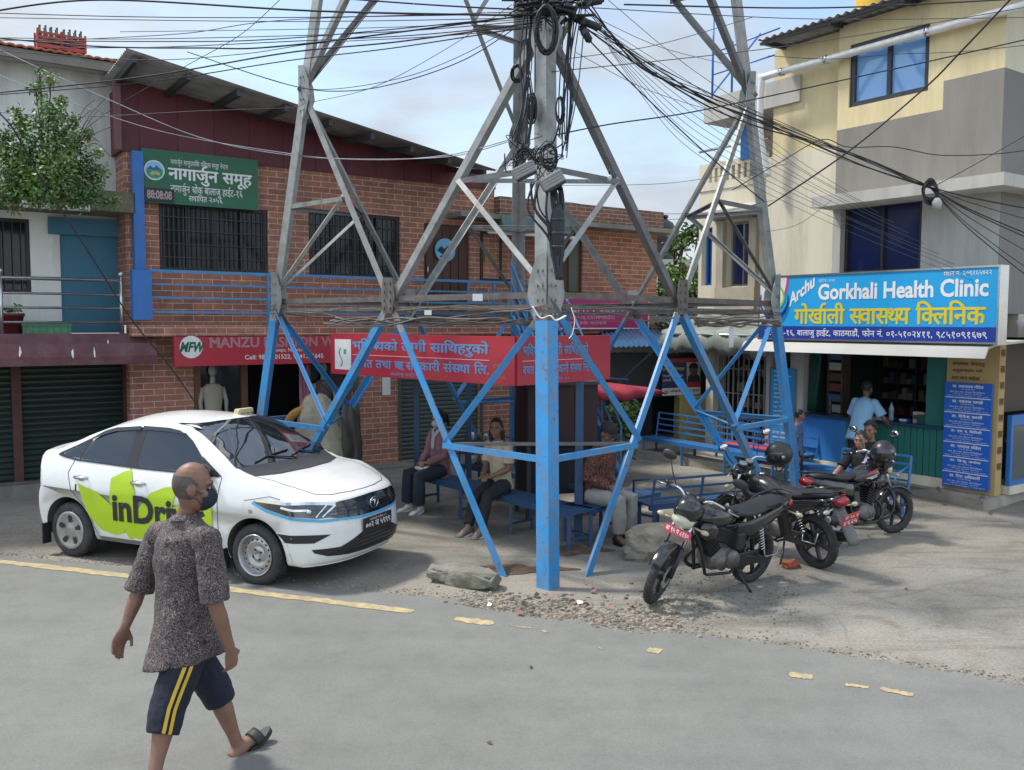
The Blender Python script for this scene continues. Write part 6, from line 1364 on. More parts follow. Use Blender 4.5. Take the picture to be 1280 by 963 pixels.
    for y0, y1 in ((-.45, .12), (.1, .55)):
        pts = [Fp.hit(y, 1.085 + .05 * math.sin((y - y0) * 3), .02) for y in (y0, y0 * .6 + y1 * .4, y1)]
        b = Fp.hit(y1, 1.06, .02); mb = MB().tube([p for p in pts if p], .009, 6); mb.tube([b, pts[1]], .008, 6); pb('wiper', mb, M_BLKPLASTIC)
    # taxi sign on the roof
    z = bv.ray_cast(V((-1.02, .23, 3)), V((0, 0, -1)))[0].z; tm = mat('cream_taxi_plastic', (.55, .47, .28), .4)
    ts = thing('taxi_sign', '', '', (0, 0, 0)) if False else None
    sg = MB().prism([(-1.06, .10, z - .015), (-1.06, .36, z - .015), (-1.045, .345, z + .062), (-1.045, .115, z + .062)], (.07, 0, 0)).build('roof_sign', tm, car, bevel=.012)
    lettering([('TAXI', .14, .34, .008, .06, 0, .03)], [M_BLKPLASTIC], sg, lambda u, v, h: (-.988 + h, u, z - .008 + v))
    # front: grille, headlights, blue strip, plate, intakes
    fz = lambda y: 0
    gr = MB(); Fp.poly(gr, [(-.60, .665), (-.46, .635), (0, .625), (.46, .635), (.60, .665), (.60, .765), (.45, .79), (0, .80), (-.45, .79), (-.60, .765)], .005, .05); gro = pb('grille', gr, M_BLKGLOSS)
    gl = MB()
    for k in range(3): Fp.line(gl, [(-.56, .675 + k * .03), (0, .66 + k * .034), (.56, .675 + k * .03)], .006, .009)
    gl.build('grille_bar', M_BLKPLASTIC, gro)
    c = Fp.hit(0, .71, .012); em = MB().tube([c + V((0, .07 * math.cos(a * .449), .052 * math.sin(a * .449))) for a in range(14)], .007, 6, closed=True, caps=False)
    em.tube([c + V((.004, -.05, .022)), c + V((.006, 0, .03)), c + V((.004, .05, .022))], .008, 6); em.tube([c + V((.006, 0, .03)), c + V((.002, 0, -.045))], [.012, .005], 6); em.build('emblem', M_CHROME, gro)
    for s in (-1, 1):
        d = V((-.72, -s * .69, 0)).normalized(); U = V((s * .69 * -1, .72 * 1, 0)) if s > 0 else V((.69, .72, 0))
        U = V((-d.y, d.x, 0)) * -1; U = U if U.y * s > 0 else -U      # U runs outwards, away from the nose centre
        P = Proj(bv, V((.35, s * .45, 0)) - d * 2, U, (0, 0, 1), d)
        hl = MB(); P.poly(hl, [(-.20, .665), (-.02, .66), (.22, .69), (.42, .745), (.52, .80), (.50, .815), (.30, .81), (.05, .80), (-.12, .785), (-.20, .77)], .007, .04); h_o = pb('headlight', hl, mat('headlight_lens', (.05, .055, .06), .06, .2, var=.3, scale=14, coat=1.0))
        ch = MB(); P.line(ch, [(-.19, .768), (-.1, .785), (.05, .797), (.3, .806), (.5, .812)], .022, .011); P.line(ch, [(-.19, .765), (-.06, .672)], .016, .011); P.line(ch, [(-.12, .79), (.0, .672)], .012, .012); P.line(ch, [(.08, .74), (.2, .745), (.3, .77)], .02, .011)
        ch.build('reflector', M_CHROME, h_o); MB().ell(P.hit(.06, .725, .004), (.03, .03, .028)).build('lamp', M_CHROME, h_o)
        bs = MB(); P.line(bs, [(-.24, .632), (-.05, .635), (.2, .668), (.42, .725), (.53, .79)], .024, .009); pb('blue_strip', bs, mat('light_blue_trim', (.08, .38, .62), .3))
        fo = MB(); P.poly(fo, [(-.14, .505), (.36, .525), (.39, .49), (.37, .45), (.02, .435)], .005, .03); pb('fog_recess', fo, M_BLKPLASTIC)
    bs = MB(); Fp.line(bs, [(-.47, .632), (-.25, .617), (0, .612), (.25, .617), (.47, .632)], .024, .009); pb('blue_strip', bs, mat('light_blue_trim', ()))
    ik = MB(); Fp.poly(ik, [(-.72, .375), (-.5, .375), (-.24, .475), (.24, .475), (.5, .375), (.72, .375), (.70, .34), (.60, .30), (.4, .285), (0, .28), (-.4, .285), (-.60, .30), (-.70, .34)], .005, .035); io = pb('lower_intake', ik, M_BLKPLASTIC)
    for k in range(4): Fp.line(MB_ := MB(), [(-.30 - .05 * (3 - k), .315 + k * .036), (.30 + .05 * (3 - k), .315 + k * .036)], .008, .012).build('slat', M_BLKGLOSS, io)
    P0 = Fp.hit(0, .53, .012); pl = MB().box(P0.x, P0.x + .008, -.25, .25, .475, .595).build('number_plate', M_BLKPLASTIC, car)
    lettering([('बागमती प+रदेश ०२', -.15, .15, .558, .587, 0, .0), ('००२ ज ५९९९', -.22, .22, .487, .548, 0, .03)], [M_PLATE_W], pl, lambda u, v, h: (P0.x + .008 + h, u, v))
    # underside and wheels
    pb('underbody', MB().box(-2.95, .5, -.62, .62, .17, .30), M_BLKPLASTIC)
    for x, y, s, st in ((0, -.745, -1, 'steel'), (-2.45, -.735, -1, 'hub'), (0, .745, 1, 'steel'), (-2.45, .735, 1, 'hub')): wheel(car, x, y, s, st)
    for s in (-1, 1): pb('mud_flap', MB().box(-2.80, -2.785, s * .80 - .08, s * .80 + .02, .12, .34), M_BLKPLASTIC); pb('mud_flap', MB().box(-.36, -.345, s * .80 - .10, s * .80 + .02, .12, .32), M_BLKPLASTIC)
    # dashboard tissue etc. are hidden by the glass
    return car
taxi()
# ------------------------------------------------------------------ motorcycles
M_BIKEBLK = mat('black_motorcycle_paint', (.012, .012, .014), .22, var=.15, coat=.5, dirt=(.06, .055, .05), dscale=7, damt=.3)
M_VINYL = mat('black_seat_vinyl', (.022, .023, .026), .55, var=.2, bump=.15)
M_ENGINE = mat('engine_alloy', (.16, .155, .15), .5, .6, var=.3, scale=10, dirt=(.07, .06, .05), dscale=6, damt=.6)
M_DKMETAL = mat('dark_steel', (.04, .04, .042), .45, .5, var=.2)
M_AMBER = mat('clear_indicator', (.42, .36, .26), .2)
M_LENS = mat('headlamp_glass', (.50, .49, .38), .12, var=.08, coat=1.0)
def motorcycle(name, label, rear, head, steer=0.0, lean=-8, plate=None, fplate=False, stripe=None, spring=None, guard=False, cowl=True, visor_decal=False, tail_grey=None):
    ang = math.atan2(head[1], head[0]); t = thing(name, label, 'motorcycle', rear, ang); t.rotation_euler = (rad(lean), 0, ang); t.scale = (.95,) * 3
    WB, R_ = 1.27, .295
    ax = V((-.42, 0, .91)).normalized(); piv = V((1.02, 0, .90))
    SM = Matrix.Translation(piv) @ Matrix.Rotation(steer, 4, ax) @ Matrix.Translation(-piv)
    def b(n, mb, m, p=None, bev=0): return mb.build(n, m, p or t, bevel=bev)
    def F_(): q = MB(); q.M = SM; return q
    for x, w, fr in ((0, .052, False), (WB, .042, True)):
        q = F_() if fr else MB(); o = (x, 0, R_)
        q.lathe([(R_ - .07, -w * .6), (R_ - .045, -w * .95), (R_ - .012, -w * .75), (R_, 0), (R_ - .012, w * .75), (R_ - .045, w * .95), (R_ - .07, w * .6), (R_ - .075, 0), (R_ - .07, -w * .6)], o, (0, 1, 0), 36); wh = b('wheel', q, M_TYRE)
        q = F_() if fr else MB(); q.lathe([(R_ - .072, -w * .6), (R_ - .09, -w * .5), (R_ - .09, w * .5), (R_ - .072, w * .6)], o, (0, 1, 0), 36); q.lathe([(0, -.06), (.05, -.06), (.055, -.03), (.055, .03), (.05, .06), (0, .06)], o, (0, 1, 0), 16)
        for k in range(6):
            a = k * math.tau / 6 + .3; q.bar((x + .05 * math.cos(a), 0, R_ + .05 * math.sin(a)), (x + (R_ - .085) * math.cos(a), 0, R_ + (R_ - .085) * math.sin(a)), .024, .036, (0, 1, 0))
        b('rim', q, M_DKMETAL if not fr else M_BLKPLASTIC, wh)
        q = F_() if fr else MB(); q.lathe([(.06, .062), (.11, .062), (.11, .067), (.06, .067)], o, (0, 1, 0) if fr else (0, -1, 0), 24, False); b('brake_disc', q, M_RIM, wh)
        q = F_() if fr else MB()
        for k in range(34):
            a = k * math.tau / 34; c, s = math.cos(a), math.sin(a); q.bar((x + c * (R_ - .004), -w * .5, R_ + s * (R_ - .004)), (x + c * (R_ - .004), w * .5, R_ + s * (R_ - .004)), .018, .012, (c, 0, s))
        b('tread', q, M_TYRE, wh)
    for s in (-1, 1):
        q = F_(); q.tube([(WB, s * .085, R_), (WB - .11, s * .085, .56)], .027, 10); q2 = F_(); q2.tube([(WB - .10, s * .085, .54), (1.01, s * .085, .93)], .018, 10); b('fork', q, M_BLKPLASTIC); b('fork_tube', q2, M_CHROME)
        q = F_(); q.tube([(1.09, s * .10, .78), (1.10, s * .20, .78)], .008, 6); q.ell((1.10, s * .225, .78), (.028, .04, .024)); b('indicator', q, M_AMBER)
        q = MB(); q.tube([(-.36, s * .07, .74), (-.38, s * .17, .73)], .008, 6); q.ell((-.385, s * .20, .73), (.028, .042, .024)); b('indicator', q, M_AMBER)
        q = F_(); q.tube(curve_pts([V((.99, s * .20, 1.06)), V((1.0, s * .26, 1.16)), V((.96, s * .33, 1.27))], 4), .006, 6); mo = b('mirror', q, M_BLKPLASTIC)
        q = F_(); q.ell((.955, s * .355, 1.30), (.022, .075, .046)); q.build('mirror_shell', M_BLKPLASTIC, mo); q = F_(); q.ell((.942, s * .355, 1.30), (.014, .066, .038)); q.build('mirror_glass', M_CHROME, mo)
    q = F_(); n = 14
    vs = [(WB + (R_ + .022) * math.cos(a), y, R_ + (R_ + .022) * math.sin(a) - (.022 if abs(y) > .05 else 0)) for a in [rad(35 + 125 * k / n) for k in range(n + 1)] for y in (-.062, -.045, 0, .045, .062)]
    q.add(vs, [(k * 5 + j, k * 5 + j + 1, k * 5 + j + 6, k * 5 + j + 5) for k in range(n) for j in range(4)], True); o = b('front_fender', q, M_BIKEBLK); o.modifiers.new('s', 'SOLIDIFY').thickness = .006
    q = F_(); q.box(.96, 1.06, -.12, .12, .915, .945); q.box(.985, 1.08, -.11, .11, .78, .81); b('triple_clamp', q, M_DKMETAL)
    q = F_(); q.tube(curve_pts([V((.80, -.37, .985)), V((.90, -.30, 1.0)), V((.985, -.16, 1.04)), V((1.0, -.05, .975)), V((1.0, .05, .975)), V((.985, .16, 1.04)), V((.90, .30, 1.0)), V((.80, .37, .985))], 6), .0125, 8); hb = b('handlebar', q, M_CHROME)
    for s in (-1, 1):
        q = F_(); q.tube([(.80, s * .375, .985), (.875, s * .315, .998)], .018, 8); q.box(.885, .925, s * .29 - .025, s * .29 + .025, .98, 1.03); q.build('grip', M_BLKPLASTIC, hb); q = F_(); q.tube([(.92, s * .285, 1.0), (.91, s * .36, .985), (.885, s * .42, .975)], .006, 6); q.build('lever', M_RIM, hb)
    q = F_()                                             # headlamp with its cowl
    if cowl:
        q.tube([(1.0, 0, .90), (1.06, 0, .905), (1.13, 0, .885), (1.17, 0, .86)], [(.13, .13), (.135, .15), (.115, .125), (.085, .08)], 20); co = b('cowl', q, M_BIKEBLK); q = F_(); q.tube([(1.08, 0, .84), (1.15, 0, .805), (1.185, 0, .79)], [(.118, .085), (.105, .075), (.05, .035)], 18); q.build('headlight', M_LENS, co)
        q = F_(); q.box(1.165, 1.18, -.05, .05, .872, .878); q.build('badge', M_CHROME, co)
        if visor_decal:
            q = F_(); rn = R2(3)
            for k in range(7):
                a = k * math.tau / 7; q.add([(1.142 - .055 * math.sin(a) * .5 + .012, .012 * math.cos(a + .7), .935 + .012 * math.sin(a + .7)), (1.146 - .06 * math.sin(a) * .55, .055 * math.cos(a), .935 + .055 * math.sin(a)), (1.152, .014 * math.cos(a - .6), .935 + .014 * math.sin(a - .6))], [(0, 1, 2)], False)
            q.build('sticker', mat('pink_sticker', (.62, .22, .28), .5), co)
    else:
        q.lathe([(0, -.06), (.06, -.06), (.095, -.01), (.10, .05), (.09, .055)], (1.08, 0, .86), (1, 0, -.1), 20); co = b('headlight_shell', q, M_BIKEBLK); q = F_(); q.lathe([(.09, .052), (.05, .075), (0, .082)], (1.08, 0, .86), (1, 0, -.1), 20); q.build('headlight', M_LENS, co)
    q = F_(); q.lathe([(0, 0), (.05, 0), (.055, .05), (.0, .052)], (.985, -.045, .985), (-.45, 0, 1), 16); q.lathe([(0, 0), (.05, 0), (.055, .05), (0, .052)], (.985, .06, .985), (-.45, 0, 1), 16); io = b('instrument', q, M_BLKPLASTIC); q = F_(); q.lathe([(.046, .053), (0, .056)], (.985, -.045, .985), (-.45, 0, 1), 16); q.lathe([(.046, .053), (0, .056)], (.985, .06, .985), (-.45, 0, 1), 16); q.build('dial', mat('dial_face', (.20, .21, .22), .2), io)
    q = MB(); q.tube([(.93, 0, .80), (.90, 0, .80), (.80, 0, .80), (.65, 0, .79), (.52, 0, .765), (.44, 0, .75), (.42, 0, .75)], [(.03, .05), (.10, .10), (.145, .125), (.145, .115), (.11, .085), (.08, .05), (.03, .02)], 20); tk = b('fuel_tank', q, M_BIKEBLK); q = MB(); q.lathe([(0, 0), (.035, 0), (.035, .018), (0, .022)], (.74, 0, .918), (0, 0, 1), 14); q.build('fuel_cap', M_CHROME, tk)
    if stripe:
        q = MB()
        for s in (-1, 1):
            q.cur = 0; q.add([(.86, s * .133, .86), (.70, s * .150, .84), (.56, s * .128, .79), (.70, s * .155, .80)], [(0, 1, 2, 3)], False); q.cur = 1; q.add([(.83, s * .14, .80), (.68, s * .153, .775), (.55, s * .13, .755), (.66, s * .148, .735), (.80, s * .135, .755)], [(0, 1, 2, 3, 4)], False)
        q.build('tank_stripe', [mat('red_decal', (.40, .02, .03), .4), mat('silver_decal', (.42, .42, .42), .35)], tk)
    q = MB()
    for s in (-1, 1): q.tube([(.96, s * .10, .74), (.86, s * .145, .70), (.72, s * .15, .66)], [(.02, .06), (.03, .09), (.015, .04)], 10)
    b('tank_shroud', q, M_BIKEBLK)
    q = MB(); q.tube([(.50, 0, .80), (.42, 0, .80), (.25, 0, .785), (.10, 0, .80), (-.05, 0, .835), (-.22, 0, .855), (-.33, 0, .86)], [(.05, .02), (.10, .04), (.125, .05), (.13, .05), (.12, .05), (.10, .045), (.05, .02)], 16); b('seat', q, M_VINYL)
    q = MB()
    for s in (-1, 1): q.tube([(.42, s * .10, .66), (.25, s * .125, .65), (.05, s * .12, .70), (-.2, s * .10, .77), (-.38, s * .06, .80)], [(.012, .05), (.025, .09), (.02, .07), (.02, .05), (.01, .03)], 10)
    q.tube([(-.1, 0, .77), (-.3, 0, .80), (-.43, 0, .835)], [(.10, .05), (.095, .055), (.06, .03)], 14); b('side_panel', q, M_BIKEBLK)
    q = MB(); q.tube([(-.36, 0, .80), (-.43, 0, .81), (-.465, 0, .80)], [(.085, .05), (.08, .055), (.04, .03)], 14); b('tail_light', q, M_REDLENS)
    q = MB(); q.tube(curve_pts([V((.02, .11, .84)), V((-.15, .135, .88)), V((-.36, .10, .915)), V((-.42, 0, .92)), V((-.36, -.10, .915)), V((-.15, -.135, .88)), V((.02, -.11, .84))], 6), .011, 8); b('grab_rail', q, M_DKMETAL)
    q = MB(); vs = []; n = 8
    for k in range(n + 1):
        f = k / n; x = -.36 - .20 * f ** .8; z = .74 - .36 * f
        for y in (-.085, -.06, 0, .06, .085): vs.append((x + (.03 if abs(y) > .07 else 0), y * (1 - .12 * f), z))
    q.add(vs, [(k * 5 + j, k * 5 + j + 1, k * 5 + j + 6, k * 5 + j + 5) for k in range(n) for j in range(4)], True); o = b('rear_fender', q, tail_grey or M_BLKPLASTIC); o.modifiers.new('s', 'SOLIDIFY').thickness = .006
    red = mat('red_plate', (.50, .045, .07), .5, var=.06)
    if plate:
        z0 = .585; pm = Matrix.Translation((-.502, 0, .64)) @ Matrix.Rotation(rad(-22), 4, 'Y'); q = MB(); q.M = pm; q.box(-.006, .0, -.115, .115, -.07, .07); po = b('number_plate', q, red)
        lettering([(plate[0], -.095, .095, .012, .058, 0, .02), (plate[1], -.10, .10, -.058, -.002, 0, .03)], [M_PLATE_W], po, lambda u, v, h: tuple(pm @ V((-.006 - h, -u, v))))
    if fplate:
        pm = SM @ Matrix.Translation((1.175, 0, .71)) @ Matrix.Rotation(rad(-20), 4, 'Y'); q = MB(); q.M = pm; q.box(0, .006, -.135, .135, -.035, .035); po = b('number_plate', q, red, None, .006)
        lettering([('बा ९५ प ८११०', -.115, .115, -.022, .022, 0, .03)], [M_PLATE_W], po, lambda u, v, h: tuple(pm @ V((.006 + h, u, v))))
    # engine, frame, exhaust
    q = MB(); q.tube([(.40, 0, .36), (.50, 0, .36), (.62, 0, .36), (.72, 0, .37)], [(.09, .10), (.12, .12), (.12, .12), (.08, .09)], 14); q.lathe([(0, -.15), (.085, -.15), (.095, -.12), (.095, .12), (.085, .15), (0, .15)], (.46, 0, .36), (0, 1, 0), 20); q.lathe([(0, -.14), (.07, -.14), (.075, .14), (0, .14)], (.60, 0, .35), (0, 1, 0), 18); en = b('engine', q, M_ENGINE)
    q = MB()
    for k in range(7): c = V((.66 + .018 * k, 0, .45 + .026 * k)); q.M = Matrix.Translation(c) @ Matrix.Rotation(rad(32), 4, 'Y'); q.box(-.075, .075, -.085, .085, -.006, .006)
    q.M = Matrix.Translation((.72, 0, .53)) @ Matrix.Rotation(rad(32), 4, 'Y'); q.box(-.05, .05, -.06, .06, -.1, .11); q.build('cylinder_fins', M_DKMETAL, en)
    q = MB()
    for s in (-1, 1):
        q.tube([(.98, s * .02, .80), (.84, s * .05, .50), (.76, s * .07, .24)], .016, 8); q.tube([(.76, s * .09, .24), (.45, s * .11, .22), (.28, s * .10, .30), (.22, s * .10, .60)], .015, 8); q.tube([(.96, s * .03, .84), (.55, s * .08, .70), (.20, s * .10, .68), (-.34, s * .09, .78)], .014, 8); q.tube([(.26, s * .10, .36), (0, s * .10, R_)], .02, 8)
    b('frame', q, M_DKMETAL)
    q = MB(); q.box(.30, .42, -.13, .13, .44, .62); b('air_box', q, M_BLKPLASTIC, None, .02)
    for s in (-1, 1):
        q = MB(); p0, p1 = V((.0, s * .125, .33)), V((.12, s * .125, .68)); q.tube([p0, p1], .018, 8); so = b('rear_shock', q, M_DKMETAL)
        d = p1 - p0; q = MB(); q.tube([p0 + d * (.25 + .65 * k / 60) + V((math.cos(k * .84) * .028 * .94, math.sin(k * .84) * .028, math.cos(k * .84) * -.01)) for k in range(61)], .007, 5); q.build('spring', spring or M_CHROME, so)
    q = MB(); q.tube(curve_pts([V((.78, -.05, .50)), V((.88, -.09, .36)), V((.72, -.13, .24)), V((.45, -.14, .24))], 5), .02, 10); q.tube([(.45, -.14, .24), (.25, -.165, .27), (.1, -.18, .30), (-.28, -.185, .36), (-.31, -.185, .365)], [.022, .04, .055, .06, .04], 14); ex = b('exhaust', q, mat('black_exhaust', (.02, .02, .022), .35, .4, dirt=(.10, .09, .08), dscale=6)); q = MB(); q.lathe([(.03, 0), (.045, .004), (.045, .012), (.03, .016), (.012, .01), (0, .008)], (-.308, -.185, .365), (-1, 0, .16), 14); q.build('muffler_tip', M_RIM, ex); q = MB(); q.tube([(.2, -.215, .30), (-.2, -.232, .365)], [(.01, .028), (.01, .028)], 8); q.build('heat_shield', M_CHROME, ex)
    q = MB(); q.box(-.05, .36, .095, .115, .25, .40); b('chain_case', q, M_BLKPLASTIC, None, .012)
    q = MB(); q.tube([(.36, .10, .24), (.30, .20, .12), (.27, .27, .035)], .012, 8); q.ell((.265, .28, .03), (.04, .028, .008)); b('side_stand', q, M_DKMETAL)
    for s in (-1, 1): b('footrest', MB().tube([(.42, s * .08, .27), (.42, s * .24, .27)], .012, 8), M_BLKPLASTIC); b('footrest', MB().tube([(.12, s * .08, .36), (.10, s * .20, .36)], .011, 8), M_BLKPLASTIC)
    q = MB(); q.tube([(.02, .14, .42), (.02, .17, .34), (-.16, .17, .34), (-.20, .15, .46)], .007, 6); b('saree_guard', q, M_RIM)
    if guard:
        q = MB()
        for s in (-1, 1): q.tube(curve_pts([V((.80, s * .06, .58)), V((.90, s * .20, .60)), V((.90, s * .25, .42)), V((.80, s * .22, .27)), V((.70, s * .07, .24))], 6), .012, 8)
        b('crash_guard', q, M_DKMETAL)
    return t
def bikes():
    f1, r1 = G(817, 757), G(940, 726); d = (f1 - r1).normalized(); c = (f1 + r1) / 2
    motorcycle('motorcycle', 'black motorcycle with front wheel towards the road and pink sticker on its headlamp cowl', c - d * .60, (d.x, d.y), steer=rad(24), fplate=True, visor_decal=True, lean=-9)
    r2 = G(1031, 713)
    motorcycle('motorcycle', 'black motorcycle seen from behind with red plate and grey mudguard, middle of the three', (r2.x - .04, r2.y + .1, 0), (-.46, .888), plate=('बा ९० प', '४६२५'), steer=rad(6), tail_grey=mat('grey_mudguard', (.11, .112, .115), .5, var=.15, dirt=(.16, .15, .13), dscale=6), cowl=False)
    r3 = G(1052, 687)
    motorcycle('motorcycle', 'black and silver motorcycle with red rear spring and crash guard, nearest the clinic', (r3.x - .06, r3.y + .08, 0), (.82, .57), plate=('बा ८२ प', '३७१२'), stripe=True, spring=mat('red_spring', (.45, .06, .04), .4), guard=True, steer=rad(-16), tail_grey=mat('grey_mudguard', ()))
bikes()
M_HELMET = mat('matt_black_helmet', (.022, .022, .025), .38, var=.15)
def helmet(label, p, rz, tilt=0):
    t = thing('helmet', label, 'helmet', p); t.rotation_euler = (0, tilt, rz); R_ = .145
    vs = []; fs = []; n, m = 24, 14
    for i in range(m + 1):
        th = math.pi * .80 * i / m
        for k in range(n):
            ph = math.tau * k / n; x, y, z = math.sin(th) * math.cos(ph), math.sin(th) * math.sin(ph), math.cos(th)
            if x > 0 and z < .1: x *= 1 + .12 * (0.1 - z)
            vs.append((R_ * 1.08 * x, R_ * .92 * y, R_ * z + .02))
    fs = [(i * n + k, (i + 1) * n + k, (i + 1) * n + (k + 1) % n, i * n + (k + 1) % n) for i in range(m) for k in range(n)]
    o = MB().add(vs, fs, True).build('shell', M_HELMET, t); o.modifiers.new('s', 'SOLIDIFY').thickness = .012
    q = MB(); vv = []
    for z in (-.045, -.01, .03, .065):
        for k in range(13):
            ph = rad(-72 + 12 * k); r = math.sqrt(max(0, 1 - ((z - .02) / R_) ** 2)); vv.append((R_ * 1.13 * r * math.cos(ph), R_ * .97 * r * math.sin(ph), z))
    q.add(vv, [(j * 13 + k, j * 13 + k + 1, (j + 1) * 13 + k + 1, (j + 1) * 13 + k) for j in range(3) for k in range(12)], True); q.build('visor', mat('smoke_visor', (.02, .022, .026), .08, coat=.8), t)
    q = MB()
    for s in (-1, 1): q.lathe([(0, 0), (.02, 0), (.02, .012), (0, .014)], (R_ * .35, s * R_ * .93, .01), (0, s, 0), 12)
    q.build('visor_pivot', M_RIM, t); q = MB(); q.tube([(0, -.1, -.09), (.02, -.03, -.17), (.02, .03, -.17), (0, .1, -.09)], .007, 6); q.build('chin_strap', M_BLKPLASTIC, t); q = MB(); q.box(-.155, -.15, -.02, .02, .0, .03); q.build('sticker', M_WHITE, t)
helmet('matt black helmet hung on the handlebar of the middle motorcycle', at(974, 570, 9.9), rad(200), .1)
helmet('black helmet with white sticker on the mirror of the motorcycle nearest the clinic', at(1104, 568, 10.3), rad(235), -.1)
# ------------------------------------------------------------------ people
def loft(mb, secs, n=20):
    """secs: (centre, semi-axis vector A, semi-axis vector B)"""
    v = []
    for c, a, b in secs: v += [V(c) + V(a) * math.cos(math.tau * k / n) + V(b) * math.sin(math.tau * k / n) for k in range(n)]
    m = len(secs)
    mb.add(v, [(i * n + k, i * n + (k + 1) % n, (i + 1) * n + (k + 1) % n, (i + 1) * n + k) for i in range(m - 1) for k in range(n)] + [tuple(range(n - 1, -1, -1)), tuple((m - 1) * n + k for k in range(n))], True)
def fuse(mb, name, mt, parent, M, voxel, smooth=4, disp=0.0, dscale=.12):
    """join overlapping shapes into one continuous skin"""
    o = mb.build(name, mt, parent, M); o.parent = None; o.matrix_local = Matrix.Identity(4)
    r = o.modifiers.new('r', 'REMESH'); r.mode = 'VOXEL'; r.voxel_size = voxel
    s = o.modifiers.new('s', 'SMOOTH'); s.factor = .5; s.iterations = smooth
    if disp:
        tx = bpy.data.textures.get('cloth_folds%.2f' % dscale) or bpy.data.textures.new('cloth_folds%.2f' % dscale, 'CLOUDS'); tx.noise_scale = dscale; tx.noise_depth = 2
        d = o.modifiers.new('d', 'DISPLACE'); d.texture = tx; d.strength = disp; d.mid_level = .5; d.texture_coords = 'LOCAL'
    bpy.context.view_layer.update(); dg = bpy.context.evaluated_depsgraph_get(); dg.update()
    me = bpy.data.meshes.new_from_object(o.evaluated_get(dg)); o.modifiers.clear(); o.data = me
    me.polygons.foreach_set('use_smooth', [True] * len(me.polygons)); me.materials.clear(); me.materials.append(mt if not isinstance(mt, list) else mt[0])
    o.parent = parent; o.matrix_local = M; return o
def hand_shapes(mb, w, d, nrm, thumb, curl=.5, s=1.0):
    """palm and five fingers: wrist w, direction d, palm normal nrm, thumb side vector"""
    d = V(d).normalized(); nrm = (V(nrm) - d * V(nrm).dot(d)).normalized(); sd = d.cross(nrm).normalized(); sd = sd if sd.dot(V(thumb)) > 0 else -sd
    loft(mb, [(w + d * t * s, sd * a * s, nrm * b * s) for t, a, b in ((-.03, .026, .020), (0, .027, .019), (.025, .036, .018), (.06, .042, .017), (.09, .041, .013))], 12)
    for k, (off, ln) in enumerate(((.031, .072), (.011, .082), (-.010, .076), (-.030, .058))):
        p = w + (d * .088 + sd * off) * s; ang = curl * (1 + .12 * k); pts = [p - d * .02 * s, p]; dd = V(d)
        for j, f in enumerate((.42, .33, .25)):
            dd = dd * math.cos(ang * .7) + nrm * math.sin(ang * .7); dd.normalize(); pts.append(pts[-1] + dd * ln * f * s)
        mb.tube(pts, [.0095 * s, .0092 * s, .0088 * s, .008 * s, .0065 * s], 8)
    t0 = w + (d * .02 + sd * .028) * s; t1 = t0 + (d * .030 + sd * .026 + nrm * .008) * s; t2 = t1 + (d * .034 + sd * .006 + nrm * .014 * (1 + curl)) * s; mb.tube([w + d * .0 + sd * .01 * s, t0, t1, t2], [.013 * s, .013 * s, .0105 * s, .008 * s], 8)
def shell(mb, c, R3, r, cond, n=36, m=26):
    """part of an ellipsoid: keeps the faces whose unit direction passes cond(right, forward, up)"""
    vs, fs = [], []; U = {}
    for i in range(m):
        for k in range(n):
            q = []
            for (ii, kk) in ((i, k), (i + 1, k), (i + 1, k + 1), (i, k + 1)):
                th, ph = math.pi * ii / m, math.tau * kk / n; q.append((math.sin(th) * math.cos(ph), math.sin(th) * math.sin(ph), math.cos(th)))
            cx = [sum(p[j] for p in q) / 4 for j in range(3)]
            if not cond(*cx): continue
            f = []
            for p in q:
                key = tuple(round(a, 5) for a in p)
                if key not in U: U[key] = len(vs); vs.append(V(c) + R3 @ V((p[0] * r[0], p[1] * r[1], p[2] * r[2])))
                if U[key] not in f: f.append(U[key])
            if len(f) > 2: fs.append(f)
    mb.add(vs, fs, True)
M_SKIN = {}
def skin(col):
    if col not in M_SKIN: M_SKIN[col] = mat('skin_%d' % len(M_SKIN), col, .5, var=.12, scale=18, bump=.05, bscale=120)
    return M_SKIN[col]
